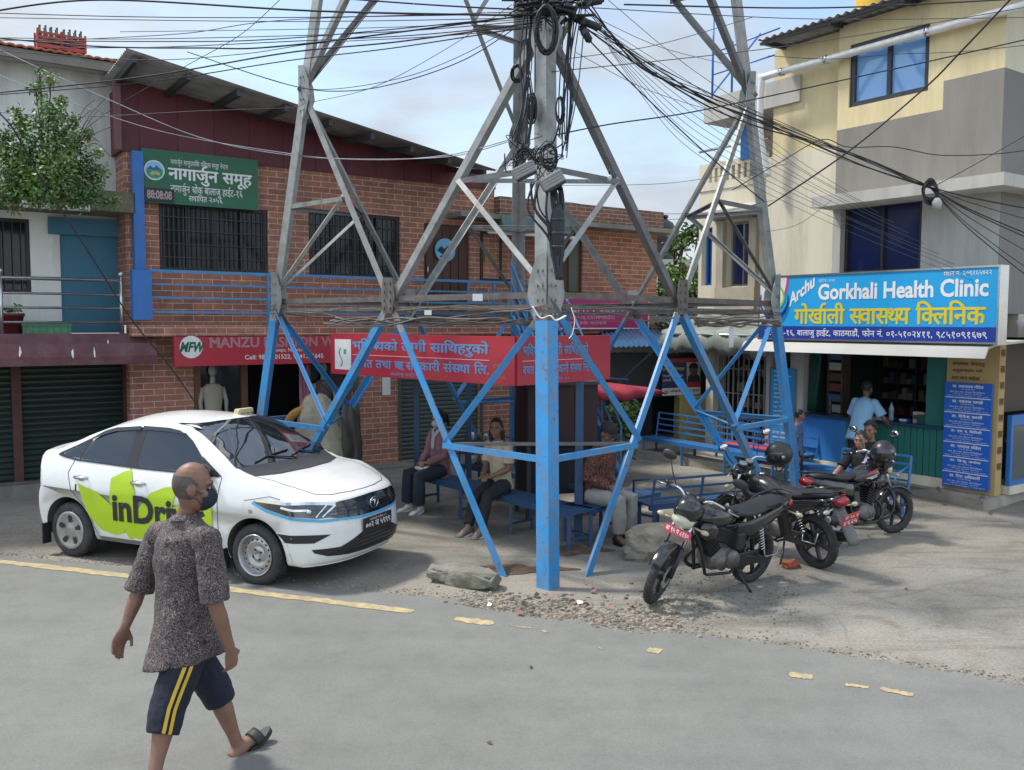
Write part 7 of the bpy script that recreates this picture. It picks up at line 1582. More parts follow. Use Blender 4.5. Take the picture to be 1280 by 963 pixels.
def person(label, J, face, hd, cfg, group=None):
    vx = cfg.get('voxel', .008); sc = cfg.get('s', 1.0); Z = V((0, 0, 1)); face = V((face[0], face[1], 0)).normalized(); rt = face.cross(Z)
    J = {k: V(v) for k, v in J.items()}; base = V((J['pelvis'].x, J['pelvis'].y, cfg.get('z0', 0))); I = Matrix.Translation(-base)
    t = thing('person', label, 'person', base, 0, group)
    hf = V(hd).normalized(); hr = hf.cross(Z).normalized(); hu = hr.cross(hf).normalized(); R3 = Matrix((hr, hf, hu)).transposed()
    c = J['head']; H = lambda r, f, u: c + (hr * r + hf * f + hu * u) * sc
    E = lambda a, b, d: (a * sc, b * sc, d * sc)
    chest = (J['shL'] + J['shR']) / 2; pel = J['pelvis']; up = (chest - pel).normalized(); sv = (J['shR'] - J['shL']).normalized(); fv = up.cross(sv).normalized() * -1
    fv = fv if fv.dot(face) > 0 else -fv; hv = (J['hipR'] - J['hipL']).normalized()
    mb = MB()
    mb.ell(H(0, -.012, .022), E(.074, .093, .104), rot=R3); mb.ell(H(0, .028, -.045), E(.056, .064, .078), rot=R3); mb.ell(H(0, .058, -.098), E(.026, .024, .02), rot=R3); mb.ell(H(0, .072, .03), E(.052, .02, .014), rot=R3)
    mb.tube([H(0, .088, .014), H(0, .104, -.018), H(0, .098, -.034)], [.009 * sc, .014 * sc, .013 * sc], 8); mb.ell(H(0, .085, -.062), E(.024, .014, .013), rot=R3)
    for s in (-1, 1): mb.ell(H(s * .078, -.006, -.008), E(.010, .023, .030), rot=R3); mb.ell(H(s * .045, .055, -.025), E(.022, .022, .022), rot=R3)
    mb.tube([H(0, -.02, -.04), J['neck'] + (c - J['neck']) * .35, J['neck'], chest], [(.052 * sc, .056 * sc), .05 * sc, .055 * sc, .075 * sc], 14)
    w = cfg.get('width', 1.0) * sc
    loft(mb, [(pel - up * .06, hv * .15 * w, fv * .10 * w), (pel + up * .04, hv * .155 * w, fv * .105 * w), (pel.lerp(chest, .42), sv * .135 * w, fv * .095 * w), (pel.lerp(chest, .78), sv * .155 * w, fv * .11 * w), (chest - up * .01, sv * .14 * w, fv * .085 * w), (chest + up * .045, sv * .06 * w, fv * .05 * w)])
    for s in 'LR':
        sh, el, wr = J['sh' + s], J['el' + s], J['wr' + s]
        mb.tube([chest.lerp(sh, .5), sh, sh.lerp(el, .35), sh.lerp(el, .8), el, el.lerp(wr, .25), el.lerp(wr, .7), wr], [.06 * sc, .056 * sc, .05 * sc, .042 * sc, .038 * sc, .040 * sc, .030 * sc, .025 * sc], 12)
        hdn = J.get('hd' + s, wr + (wr - el).normalized() * .1) - wr; pn = J.get('pn' + s, fv * .3 - sv * (1 if s == 'R' else -1)); th = J.get('th' + s, face)
        hand_shapes(mb, wr, hdn, pn, th, cfg.get('curl', .55), sc)
        hp, kn, an, toe = J['hip' + s], J['kn' + s], J['an' + s], J['toe' + s]
        mb.tube([hp + up * .03, hp, hp.lerp(kn, .4), kn, kn.lerp(an, .12), kn.lerp(an, .32), kn.lerp(an, .75), an], [.07 * sc, .085 * sc, .075 * sc, .054 * sc, .050 * sc, .055 * sc, .036 * sc, .034 * sc], 12)
        fd = (toe - an); hl = an - fd.normalized() * .05; sole = V((0, 0, -.045))
        mb.tube([hl + sole * .6, an + sole * .35, an + fd * .45 + sole * .5, an + fd * .8 + sole, toe + sole * 1.0], [.034 * sc, .042 * sc, (.040 * sc, .034 * sc), (.044 * sc, .022 * sc), (.034 * sc, .014 * sc)], 12)
    fuse(mb, 'body', skin(cfg['skin']), t, I, vx, 3)
    # face
    hidden_face = cfg.get('noface')
    if not hidden_face:
        for s in (-1, 1):
            e = MB(); e.ell(H(s * .030, .0765, .006), E(.0115, .008, .006), 10, 8, R3); eo = e.build('eye', mat('eye_white', (.34, .31, .28), .3), t, I); e = MB(); e.ell(H(s * .030, .083, .006), E(.0065, .003, .0062), 8, 6, R3); e.build('iris', mat('dark_iris', (.015, .01, .008), .2), eo)
            e = MB(); e.tube([H(s * .012, .089, .026), H(s * .03, .087, .033), H(s * .05, .072, .026)], [.003 * sc, .0045 * sc, .003 * sc], 6); e.build('eyebrow', mat('hair_black', (.010, .009, .010), .6, var=.3), t, I)
        if not cfg.get('mask'): e = MB(); e.ell(H(0, .094, -.062), E(.024, .008, .008), 10, 8, R3); e.build('lips', mat('lips', (.22, .075, .06), .45), t, I)
    if cfg.get('mask'):
        e = MB(); shell(e, H(0, .020, -.048), R3, E(.068, .102, .074), lambda r, f, u: f > .28 and u < .55 + .25 * f and u > -.80); o = e.build('face_mask', cfg['mask'], t, I); o.modifiers.new('s', 'SOLIDIFY').thickness = .004
        e = MB()
        for s in (-1, 1):
            for u1 in (-.015, -.075): e.tube(curve_pts([H(s * .066, .05, u1 - .005), H(s * .079, .02, u1 * .6), H(s * .083, -.012, u1 * .3 + (.022 if u1 > -.02 else -.022))], 4), .0022 * sc, 5)
        e.build('mask_strap', cfg['mask'], t, I)
    # hair
    hm = mat('hair_black', ()) ; st = cfg.get('hair', 'short')
    if st == 'bald':
        e = MB(); shell(e, H(0, -.012, .022), R3, E(.0755, .0945, .105), lambda r, f, u: u < .30 - .5 * max(0, f) and u > -.72 and f < .28 - .35 * max(0, -u)); e.build('hair', mat('stubble_grey', (.085, .066, .056), .75, var=.4, scale=26), t, I)
    elif st:
        e = MB(); e.ell(H(0, -.022, .034), E(.083, .094, .106), rot=R3)
        if st in ('long', 'tied'): e.ell(H(0, -.05, -.02), E(.074, .062, .085), rot=R3)
        if st == 'curly':
            rn = R2(6)
            for _ in range(26): a = V((rn.gauss(0, 1), rn.gauss(-.4, .8), rn.gauss(.6, .7))).normalized(); e.ell(H(a.x * .08, -.02 + a.y * .09, .035 + a.z * .10), E(.028, .028, .026), 8, 6, R3)
        if st == 'long':
            for s in (-1, 1): e.tube([H(s * .05, -.03, .05), H(s * .075, -.02, -.05), H(s * .07, -.03, -.16), H(s * .055, -.02, -.25)], [.03 * sc, .034 * sc, .034 * sc, .015 * sc], 8)
            e.tube([H(0, -.07, 0), H(0, -.085, -.12), H(0, -.08, -.26)], [.06 * sc, .06 * sc, .03 * sc], 10)
        if st == 'tied': e.tube([H(0, -.09, .03), H(.0, -.13, .01), H(0, -.14, -.08), H(0, -.12, -.17)], [.03 * sc, .036 * sc, .03 * sc, .012 * sc], 8)
        o = fuse(e, 'hair', hm, t, I, .007 if vx < .009 else .009, 1, .012, .03)
        # clear the face: push hair vertices that lie in front of the face behind the hair line
        me = o.data; cv = c - base
        bm = bmesh.new(); bm.from_mesh(me)
        dead = [v for v in bm.verts if (lambda f, u, r: u < .088 and f > (.004 if u < .05 and r < .062 else .026 if u < .05 else .045))((v.co - c).dot(hf) / sc, (v.co - c).dot(hu) / sc, abs((v.co - c).dot(hr)) / sc)]
        bmesh.ops.delete(bm, geom=dead, context='VERTS'); bm.to_mesh(me); bm.free(); me.update()
        if cfg.get('cap'):
            e = MB(); shell(e, H(0, -.015, .045), R3, E(.092, .108, .098), lambda r, f, u: u > -.05); e.ell(H(0, .10, .045), E(.07, .075, .008), rot=R3); o2 = e.build('cap', cfg['cap'], t, I)
    # top
    tp = cfg['top']; g = tp.get('ease', .016) * sc; hem = tp.get('hem', .10); e = MB()
    secs = [(pel - up * hem, hv * (.160 * w + g + tp.get('flare', .012)), fv * (.118 * w + g + tp.get('flare', .012) * 1.6 + tp.get('deep', 0))), (pel + up * .04, hv * (.157 * w + g), fv * (.114 * w + g + tp.get('deep', 0) * .8)), (pel.lerp(chest, .42), sv * (.148 * w + g), fv * (.108 * w + g)), (pel.lerp(chest, .78), sv * (.160 * w + g), fv * (.115 * w + g)), (chest - up * .005, sv * (.148 * w + g * .7), fv * (.09 * w + g)), (chest + up * .04, sv * (.098 * w + g * .4), fv * (.070 * w + g * .6)), (J['neck'] - up * .002, sv * .064 * w, fv * .062 * w)]
    loft(e, secs)
    fr = tp.get('sleeve', .6)
    for s in 'LR':
        sh, el, wr = J['sh' + s], J['el' + s], J['wr' + s]; a = [chest.lerp(sh, .55), sh]; rr = [.056 * w + g * .4, .055 * sc + g * .55]
        if fr <= 1: a += [sh.lerp(el, fr * .5), sh.lerp(el, fr)]; rr += [.053 * sc + g * .85, .053 * sc + g + .006]
        else: a += [sh.lerp(el, .5), el, el.lerp(wr, .4), el.lerp(wr, min(.97, fr - 1))]; rr += [.052 * sc + g, .044 * sc + g, .040 * sc + g, .032 * sc + g]
        e.tube(a, rr, 12); dn = (el - sh).normalized(); e.ell(sh + dn * .015 - sv * (.012 if s == 'R' else -.012), (.060 * sc + g * .8,) * 3, 12, 8); e.tube([J['neck'] - up * .02, J['neck'].lerp(sh, .5) - up * .022, sh + dn * .01], [.050 * w, .052 * w, .05 * w + g * .3], 10)
    top_o = fuse(e, tp.get('name', 'shirt'), tp['mat'], t, I, max(vx, .008), 4, tp.get('disp', .012), tp.get('dscale', .09))
    if tp.get('collar'):
        e = MB(); nk = J['neck']; n = 20; vs = []
        ux = (c - chest).normalized(); ax = sv; bx = fv
        for rr, h in ((.070, -.035), (.064, .004), (.070, .008), (.088, -.022)):
            vs += [nk + ux * (h * sc) + (ax * math.cos(math.tau * k / n) + bx * math.sin(math.tau * k / n)) * rr * sc for k in range(n)]
        e.add(vs, [(j * n + k, j * n + (k + 1) % n, (j + 1) * n + (k + 1) % n, (j + 1) * n + k) for j in range(3) for k in range(n)], True); e.build('collar', tp['mat'], t, I)
    # bottom
    bt = cfg['bottom']; g = bt.get('ease', .014) * sc; e = MB()
    loft(e, [(pel - up * .09, hv * (.150 * w + g), fv * (.11 * w + g)), (pel + up * .02, hv * (.15 * w + g), fv * (.105 * w + g)), (pel + up * .08, hv * .14 * w, fv * .10 * w)])
    for s in 'LR':
        hp, kn, an = J['hip' + s], J['kn' + s], J['an' + s]; fr = bt.get('len', 1.9) if not isinstance(bt.get('len'), dict) else bt['len'][s]; fl = bt.get('flare', 0)
        a = [hp + up * .02, hp, hp.lerp(kn, .5)]; rr = [.08 * sc, .09 * sc + g, .08 * sc + g + fl * .4]
        if fr <= 1: a += [hp.lerp(kn, fr)]; rr += [.066 * sc + g + fl]
        else: a += [kn, kn.lerp(an, (fr - 1) * .5), kn.lerp(an, fr - 1)]; rr += [.060 * sc + g + fl, .057 * sc + g + fl, .050 * sc + g + fl]
        e.tube(a, rr, 14)
    bo = fuse(e, bt.get('name', 'trousers'), bt['mat'], t, I, max(vx, .008), 4, bt.get('disp', .010), .08)
    # footwear
    fw = cfg.get('shoe')
    if fw:
        for s in 'LR':
            an, toe = J['an' + s], J['toe' + s]; fd = toe - an; d = fd.normalized(); side = d.cross(Z).normalized(); nz = side.cross(d).normalized()
            if cfg.get('sandal'):
                e = MB(); hl = an - d * .07 - nz * .048; n = 20; out = []
                for k in range(n): a = math.tau * k / n; u = (1 - math.cos(a)) / 2; L_ = fd.length + .12; out.append((u * L_, (.040 + .014 * u) * math.sin(a)))
                e.add([hl + d * x + side * y - nz * .034 for x, y in out] + [hl + d * x + side * y for x, y in out], [tuple(range(n - 1, -1, -1)), tuple(range(n, 2 * n))] + [(k, (k + 1) % n, n + (k + 1) % n, n + k) for k in range(n)], False)
                so = e.build('sandal', fw, t, I, .004); e = MB(); L_ = fd.length
                vs = []
                for x in (.50, .60, .72, .84):
                    for k in range(9): a = math.pi * k / 8; vs.append(an - nz * .05 + d * L_ * x + side * (.056 * math.cos(a)) + nz * (.062 - .02 * (x - .5)) * math.sin(a))
                e.add(vs, [(j * 9 + k, j * 9 + k + 1, (j + 1) * 9 + k + 1, (j + 1) * 9 + k) for j in range(3) for k in range(8)], True); q = e.build('sandal_strap', fw, so); q.modifiers.new('s', 'SOLIDIFY').thickness = .008
            else:
                e = MB(); lo = -nz * .042
                loft(e, [(an - d * .065 + lo * .9, side * .03, nz * .03), (an - d * .04 + lo * .5, side * .04, nz * .048), (an + lo * .5, side * .043, nz * .052), (an + fd * .45 + lo * .75, side * .045, nz * .038), (an + fd * .85 + lo, side * .048, nz * .026), (toe + d * .03 + lo * 1.05, side * .03, nz * .018)], 14)
                so = e.build('shoe', fw, t, I); e = MB(); n = 18; hl = an - d * .075 - nz * .085; L_ = fd.length + .115; out = [((1 - math.cos(math.tau * k / n)) / 2 * L_, .045 * math.sin(math.tau * k / n)) for k in range(n)]
                e.add([hl + d * x + side * y for x, y in out] + [hl + d * x + side * y + nz * .022 for x, y in out], [tuple(range(n - 1, -1, -1)), tuple(range(n, 2 * n))] + [(k, (k + 1) % n, n + (k + 1) % n, n + k) for k in range(n)], False); e.build('sole', cfg.get('sole', M_LETTER_W), so)
    return t, dict(top=top_o, bottom=bo, I=I, base=base, fv=fv, sv=sv, up=up, chest=chest)
def print_mat(name, dark, light, scale):
    m, N, L, P = new_mat(name); MATS[name] = m; P.inputs['Roughness'].default_value = .8
    tc = N.new('ShaderNodeTexCoord'); ns = N.new('ShaderNodeTexNoise'); ns.inputs['Scale'].default_value = scale * .6; ns.inputs['Detail'].default_value = 3; L.new(tc.outputs['Object'], ns.inputs['Vector'])
    ad = N.new('ShaderNodeMixRGB'); ad.inputs[0].default_value = .10; L.new(tc.outputs['Object'], ad.inputs[1]); L.new(ns.outputs[1], ad.inputs[2])
    vo = N.new('ShaderNodeTexVoronoi'); vo.inputs['Scale'].default_value = scale; L.new(ad.outputs[0], vo.inputs['Vector'])
    mu = N.new('ShaderNodeMath'); mu.operation = 'MULTIPLY'; mu.inputs[1].default_value = 24; L.new(vo.outputs['Distance'], mu.inputs[0]); si = N.new('ShaderNodeMath'); si.operation = 'SINE'; L.new(mu.outputs[0], si.inputs[0])
    n2 = N.new('ShaderNodeTexNoise'); n2.inputs['Scale'].default_value = scale * 2.6; n2.inputs['Detail'].default_value = 4; L.new(tc.outputs['Object'], n2.inputs['Vector'])
    a2 = N.new('ShaderNodeMath'); a2.operation = 'MULTIPLY_ADD'; a2.inputs[1].default_value = 3.0; a2.inputs[2].default_value = -1.6; L.new(n2.outputs[0], a2.inputs[0]); s2 = N.new('ShaderNodeMath'); L.new(si.outputs[0], s2.inputs[0]); L.new(a2.outputs[0], s2.inputs[1])
    r = N.new('ShaderNodeValToRGB'); r.color_ramp.elements[0].position = .05; r.color_ramp.elements[1].position = .75; r.color_ramp.elements[0].color = (*dark, 1); r.color_ramp.elements[1].color = (*light, 1); L.new(s2.outputs[0], r.inputs[0]); L.new(r.outputs[0], P.inputs['Base Color'])
    return m
def walking_man():
    J = dict(head=at(242, 609, 4.72), neck=at(235, 643, 4.75), shR=at(259, 672, 4.60), shL=at(199, 666, 4.92), elR=at(270, 757, 4.56), wrR=at(288, 812, 4.62), elL=at(172, 743, 4.86), wrL=at(156, 785, 4.80),
             pelvis=at(233, 790, 4.76), hipR=at(242, 797, 4.69), hipL=at(223, 795, 4.84), knR=at(211, 880, 4.56), anR=at(192, 972, 4.40), toeR=at(214, 990, 4.52), knL=at(270, 862, 5.0), anL=at(298, 934, 5.03), toeL=at(325, 908, 5.14))
    J['hdR'] = at(292, 850, 4.68); J['hdL'] = at(144, 815, 4.78); J['pnR'] = V((-.8, .5, 0)); J['pnL'] = V((.7, -.5, .2)); J['thR'] = V((.6, .6, 0)); J['thL'] = V((.6, .6, -.2))
    navy = mat('navy_shorts_cloth', (.009, .011, .024), .85, var=.2, bump=.2, bscale=200)
    cfg = dict(skin=(.205, .105, .068), hair='bald', mask=mat('navy_mask_cloth', (.012, .016, .032), .8), voxel=.006, s=1.05, width=1.02, curl=.5, shoe=mat('black_rubber_sandal', (.02, .022, .022), .6), sandal=True,
               top=dict(mat=print_mat('paisley_shirt_print', (.028, .019, .021), (.21, .17, .16), 36), sleeve=.95, hem=.15, ease=.019, flare=.030, deep=.05, disp=.024, dscale=.10, collar=True),
               bottom=dict(mat=navy, name='shorts', len=dict(R=1.42, L=1.22), ease=.010, flare=.022, disp=.014))
    t, q = person('bald man in dark mask, paisley shirt and navy shorts walking across the road', J, (.74, .67), (.93, .30, -.12), cfg)
    # two yellow stripes down the outer side of the near leg of the shorts
    bv = bvh_of(q['bottom']); y = mat('yellow_stripe_cloth', (.55, .36, .03), .7); mb = MB(); out = (V((0, 0, 0)) - q['fv'] * .35 + q['sv']).normalized()
    hp, kn, an = (J[k] for k in ('hipR', 'knR', 'anR')); path = [hp.lerp(kn, k / 10) for k in range(2, 10)] + [kn.lerp(an, k / 20) for k in range(0, 9)]
    for off in (-.016, .016):
        prev = None
        for p in path:
            d = (kn - hp).normalized(); tv = out.cross(d).normalized(); row = []
            for e_ in (-.009, 0, .009):
                o_ = p + tv * (off + e_) + out * .5; r = bv.ray_cast(o_, -out)
                row.append(r[0] + out * .005 if r[0] is not None and (r[0] - p).length < .25 else None)
            if prev and all(prev) and all(row): mb.add(prev + row, [(0, 1, 4, 3), (1, 2, 5, 4)], True)
            prev = row
    mb.build('side_stripe', y, q['bottom'])
    return t
walking_man()
def seated(label, pos, facing, cfg, seat=.44, lean=.0, s=.95, head_turn=0.0, head_pitch=-.1, hands='lap', feet=None, group=None, spread=.09, dz=0):
    """pos: ground point below the hips; facing: unit vector; feet: ((r, f) right, (r, f) left) ankle places"""
    f = V((facing[0], facing[1], 0)).normalized(); r = f.cross(V((0, 0, 1))); P = V((pos[0], pos[1], dz)); L = lambda a, b, c: P + r * a + f * b + V((0, 0, c))
    k = s; T = .50 * k; top = lambda h: (lean * h, seat + .09 + h)        # torso leans along f
    def tor(a, h): return L(a, lean * h, seat + .09 + h * math.sqrt(max(.2, 1 - lean * lean * .5)))
    J = dict(pelvis=tor(0, 0), neck=tor(0, T + .06 * k), shR=tor(.165 * k, T), shL=tor(-.165 * k, T), hipR=L(.085 * k, .02, seat + .085), hipL=L(-.085 * k, .02, seat + .085))
    J['head'] = tor(0, T + .06 * k) + f * (.03 + .25 * lean * .3) + V((0, 0, .155 * k))
    (ar, af), (bl, bf) = feet or ((.11, .50), (-.11, .48))
    J['anR'] = L(ar, af, .085); J['anL'] = L(bl, bf, .085)
    def knee(hip, an, out):
        th, sh = .43 * k, .42 * k; d = an - hip; D = min(d.length, th + sh - .005); a = (th * th - sh * sh + D * D) / (2 * D); h = math.sqrt(max(0, th * th - a * a)); dn = d.normalized(); up_ = V((0, 0, 1)) + f * .9 + r * out; up_ = (up_ - dn * up_.dot(dn)).normalized(); return hip + dn * a + up_ * h
    J['knR'] = knee(J['hipR'], J['anR'], .15); J['knL'] = knee(J['hipL'], J['anL'], -.15)
    for q, o_ in (('R', .1), ('L', -.1)):
        fd = (f + r * o_ * 1.5).normalized(); J['toe' + q] = J['an' + q] + fd * .15 * k + V((0, 0, -.035))
    if hands == 'lap': wr, wl = L(.055, .27, seat + .20), L(-.045, .25, seat + .20); hR, hL = wr + (f * .5 - r * .8).normalized() * .1, wl + (f * .5 + r * .8).normalized() * .1
    elif hands == 'knees': wr, wl = J['knR'] - f * .08 + V((0, 0, .085)), J['knL'] - f * .08 + V((0, 0, .085)); hR, hL = wr + f * .1 + V((0, 0, -.03)), wl + f * .1 + V((0, 0, -.03))
    else: wr, wl = hands[0], hands[1]; wr, wl = L(*wr), L(*wl); hR, hL = wr + (f * .8 + V((0, 0, -.3))).normalized() * .1, wl + (f * .8 + V((0, 0, -.3))).normalized() * .1
    def elbow(sh, w, o_):
        a, b = .29 * k, .26 * k; d = w - sh; D = min(d.length, a + b - .004); x = (a * a - b * b + D * D) / (2 * D); h = math.sqrt(max(0, a * a - x * x)); dn = d.normalized(); u = -f * .7 + r * o_ + V((0, 0, -.35)); u = (u - dn * u.dot(dn)).normalized(); return sh + dn * x + u * h
    J.update(wrR=wr, wrL=wl, hdR=hR, hdL=hL, elR=elbow(J['shR'], wr, .6), elL=elbow(J['shL'], wl, -.6), pnR=V((0, 0, -1)), pnL=V((0, 0, -1)), thR=f - r * .2, thL=f + r * .2)
    a = head_turn; hd = f * math.cos(a) + r * math.sin(a) + V((0, 0, head_pitch))
    c = dict(voxel=.008, s=k, width=.88); c.update(cfg)
    return person(label, J, f, hd, c, group), J, L
def standing(label, pos, facing, cfg, s=.95, lean=.0, hands=None, head_turn=0, head_pitch=-.1, z0=0):
    f = V((facing[0], facing[1], 0)).normalized(); r = f.cross(V((0, 0, 1))); P = V((pos[0], pos[1], z0)); L = lambda a, b, c: P + r * a * s + f * b * s + V((0, 0, c * s))
    tor = lambda a, h: L(a, lean * h, .93 + h)
    J = dict(pelvis=tor(0, .02), neck=tor(0, .54), shR=tor(.17, .48), shL=tor(-.17, .48), hipR=L(.085, 0, .90), hipL=L(-.085, 0, .90), knR=L(.10, .03, .49), knL=L(-.10, .05, .49), anR=L(.11, -.02, .09), anL=L(-.11, .04, .09), toeR=L(.14, .14, .05), toeL=L(-.14, .20, .05))
    J['head'] = tor(0, .54) + f * .035 + V((0, 0, .155 * s)); wr, wl = hands or ((.25, .05, .80), (-.25, .05, .80)); wr, wl = L(*wr), L(*wl)
    def elbow(sh, w, o_):
        a, b = .29 * s, .26 * s; d = w - sh; D = min(d.length, a + b - .004); x = (a * a - b * b + D * D) / (2 * D); h = math.sqrt(max(0, a * a - x * x)); dn = d.normalized(); u = -f * .7 + r * o_ + V((0, 0, -.2)); u = (u - dn * u.dot(dn)).normalized(); return sh + dn * x + u * h
    J.update(wrR=wr, wrL=wl, elR=elbow(J['shR'], wr, .5), elL=elbow(J['shL'], wl, -.5)); hd = f * math.cos(head_turn) + r * math.sin(head_turn) + V((0, 0, head_pitch))
    c = dict(voxel=.009, s=s, width=.95, z0=z0); c.update(cfg); return person(label, J, f, hd, c)
# ------------------------------------------------------------------ shelter with the red boards
K0 = V((.04, 9.3, 0)); E1, E2 = V((.682, .731, 0)), V((-.731, .682, 0))
KL, KR = Frame(K0, -43), Frame(K0, 47)
def KP(a, b, z=0): return K0 + E1 * a + E2 * b + V((0, 0, z))
M_BLUEOLD = mat('worn_dark_blue_paint', (.028, .085, .19), .5, var=.2, scale=5, dirt=(.05, .06, .075), dscale=5, damt=.6)
M_BLUEBENCH = mat('bench_blue_paint', (.03, .16, .40), .45, var=.12, scale=6, dirt=(.07, .10, .15), dscale=6, damt=.5)
def shelter():
    z1 = (KL.loc(418, 416)[1] + KL.loc(640, 422)[1]) / 2; z0 = (KL.loc(418, 464)[1] + KL.loc(640, 486)[1]) / 2; print('kiosk sign', z0, z1)
    xl = KL.loc(415, 440)[0]; xr = KR.loc(761, 455)[0]
    t = thing('shelter', 'small post shelter with flat dark roof under the tower, carrying the red boards', 'shelter', K0, 0); I = Matrix.Translation(-K0); bd = lambda n, mb, m, bev=0: mb.build(n, m, t, I, bev)
    a, b = xr, -xl
    pl = [KP(.12, .06), KP(a, .06), KP(a, b), KP(.12, b)]
    bd('roof', MB().prism([(p.x, p.y, z1 - .10) for p in pl], (0, 0, .06)), M_PURLIN)
    bd('ceiling', MB().prism([(p.x, p.y, z0 + .12) for p in pl], (0, 0, .012)), mat('dark_blue_ceiling', (.02, .035, .06), .7))
    for q, w in (((1.10, .04), .09), ((1.25, 3.0), .075), ((2.0, 2.75), .07), ((2.15, 1.9), .08)): p = KP(*q); bd('post', MB().bar((p.x, p.y, 0), (p.x, p.y, z1 - .1), w, w, (1, 0, 0)), M_BLUEOLD)
    # striped eave valance
    n = 46; mb = MB()
    for k in range(n): mb.cur = k % 2; x0_, x1_ = .1 + (a) * k / n, .1 + a * (k + 1) / n; p, q = KP(x0_, .10), KP(x1_, .10); mb.quad((p.x, p.y, z0 - .01), (q.x, q.y, z0 - .01), (q.x, q.y, z0 + .06), (p.x, p.y, z0 + .06))
    bd('valance', mb, [mat('valance_blue', (.05, .16, .42), .6), mat('valance_white', (.45, .46, .48), .6)])
    txt = mat('pale_blue_lettering', (.15, .28, .52), .45, var=.05)
    s, pl1 = board('sign_board', 'longer red sign board with pale blue lettering and white logo panel on shelter', 'sign', KL, -.02, xl, -.002, z0, z1, M_REDSIGN, None, .09)
    r = lambda a, b, c, d: KL.R(a, b, c, d, -.02)
    h = z1 - z0; fx = lambda x: KL.loc(x, 440, -.02)[0]
    lettering([('भिवष+यको लागी सािथहरुको', fx(441), fx(612), z1 - h * .46, z1 - h * .10, 0, .04), ('बचत तथा ऋण सहकारी संस+था िल.', fx(443), fx(612), z1 - h * .84, z1 - h * .54, 0, .035), ('बालाजु हाईट-१६', fx(488), fx(530), z1 - h * .97, z1 - h * .86, 0, .01), ('पुनरागि^त', fx(616), fx(634), z1 - h * .66, z1 - h * .56, 1, .0), ('२०५६', fx(620), fx(632), z1 - h * .88, z1 - h * .80, 1, .0)], [txt, mat('tan_lettering', (.42, .24, .16), .5)], s, pl1)
    cx = xl / 2
    mb = MB(); mb.box(fx(441) - cx, fx(612) - cx, -.003, -.0005, h * .488, h * .503); mb.build('rule_line', mat('pale_pink_lettering', ()), s)
    mb = MB(); mb.box(fx(419) - cx, fx(439) - cx, -.004, -.0005, h * .12, h * .86); lg = mb.build('logo_panel', M_WHITE, s); mb = MB(); x0_ = fx(430) - cx; mb.tube([(x0_ - .06 + .03 * math.sin(k * .7), -.006, h * (.2 + .05 * k)) for k in range(10)], .008, 5); mb.box(x0_ - .0, x0_ + .05, -.007, -.0045, h * .5, h * .62); mb.build('logo_mark', mat('logo_green', (.12, .30, .18), .5), lg)
    s, pl2 = board('sign_board', 'shorter red sign board with pale blue lettering on right face of shelter', 'sign', KR, -.02, .004, xr, z0, z1, M_REDSIGN, None, .09)
    fx = lambda x: KR.loc(x, 455, -.02)[0]
    lettering([('भिवष+यको लागी सािथहरुको', fx(653), fx(735), z1 - h * .46, z1 - h * .14, 0, .04), ('बचत तथा ऋण सहकारी संस+था िल.', fx(653), fx(736), z1 - h * .82, z1 - h * .54, 0, .035), ('बालाजु हाईट-१६', fx(672), fx(712), z1 - h * .96, z1 - h * .86, 0, .01)], [txt], s, pl2); cx = (.004 + xr) / 2
    mb = MB(); mb.box(fx(653) - cx, fx(736) - cx, -.003, -.0005, h * .488, h * .503); mb.build('rule_line', mat('pale_pink_lettering', ()), s)
    # maroon stall cabinet at the back of the shelter
    p = KP(1.75, .95); c = thing('stall_cabinet', 'closed maroon wooden stall cabinet on dark legs behind the shelter benches', 'stall', p, rad(15)); c.location = KP(1.9, .95); c.scale = (.76, 1, 1); dk = mat('dark_maroon_boards', (.028, .008, .010), .55, var=.3, scale=4, streak=True)
    MB().box(-.62, .62, 0, .6, .92, 1.70).build('cabinet', dk, c); 
    for k in range(3): MB().box(-.61 + .41 * k, -.21 + .41 * k, -.02, -.0005, .95, 1.66).build('door', dk, c)
    MB().box(-.66, .66, -.06, .62, 1.701, 1.74).build('top', M_PURLIN, c); MB().box(-.6, .6, .05, .58, .3, .9).build('lower_panel', M_BLACKVOID, c)
    for x in (-.58, .58):
        for y in (.03, .55): MB().box(x - .03, x + .03, y - .03, y + .03, 0, .919).build('leg', M_PURLIN, c)
    return z0, z1
SZ0, SZ1 = shelter()
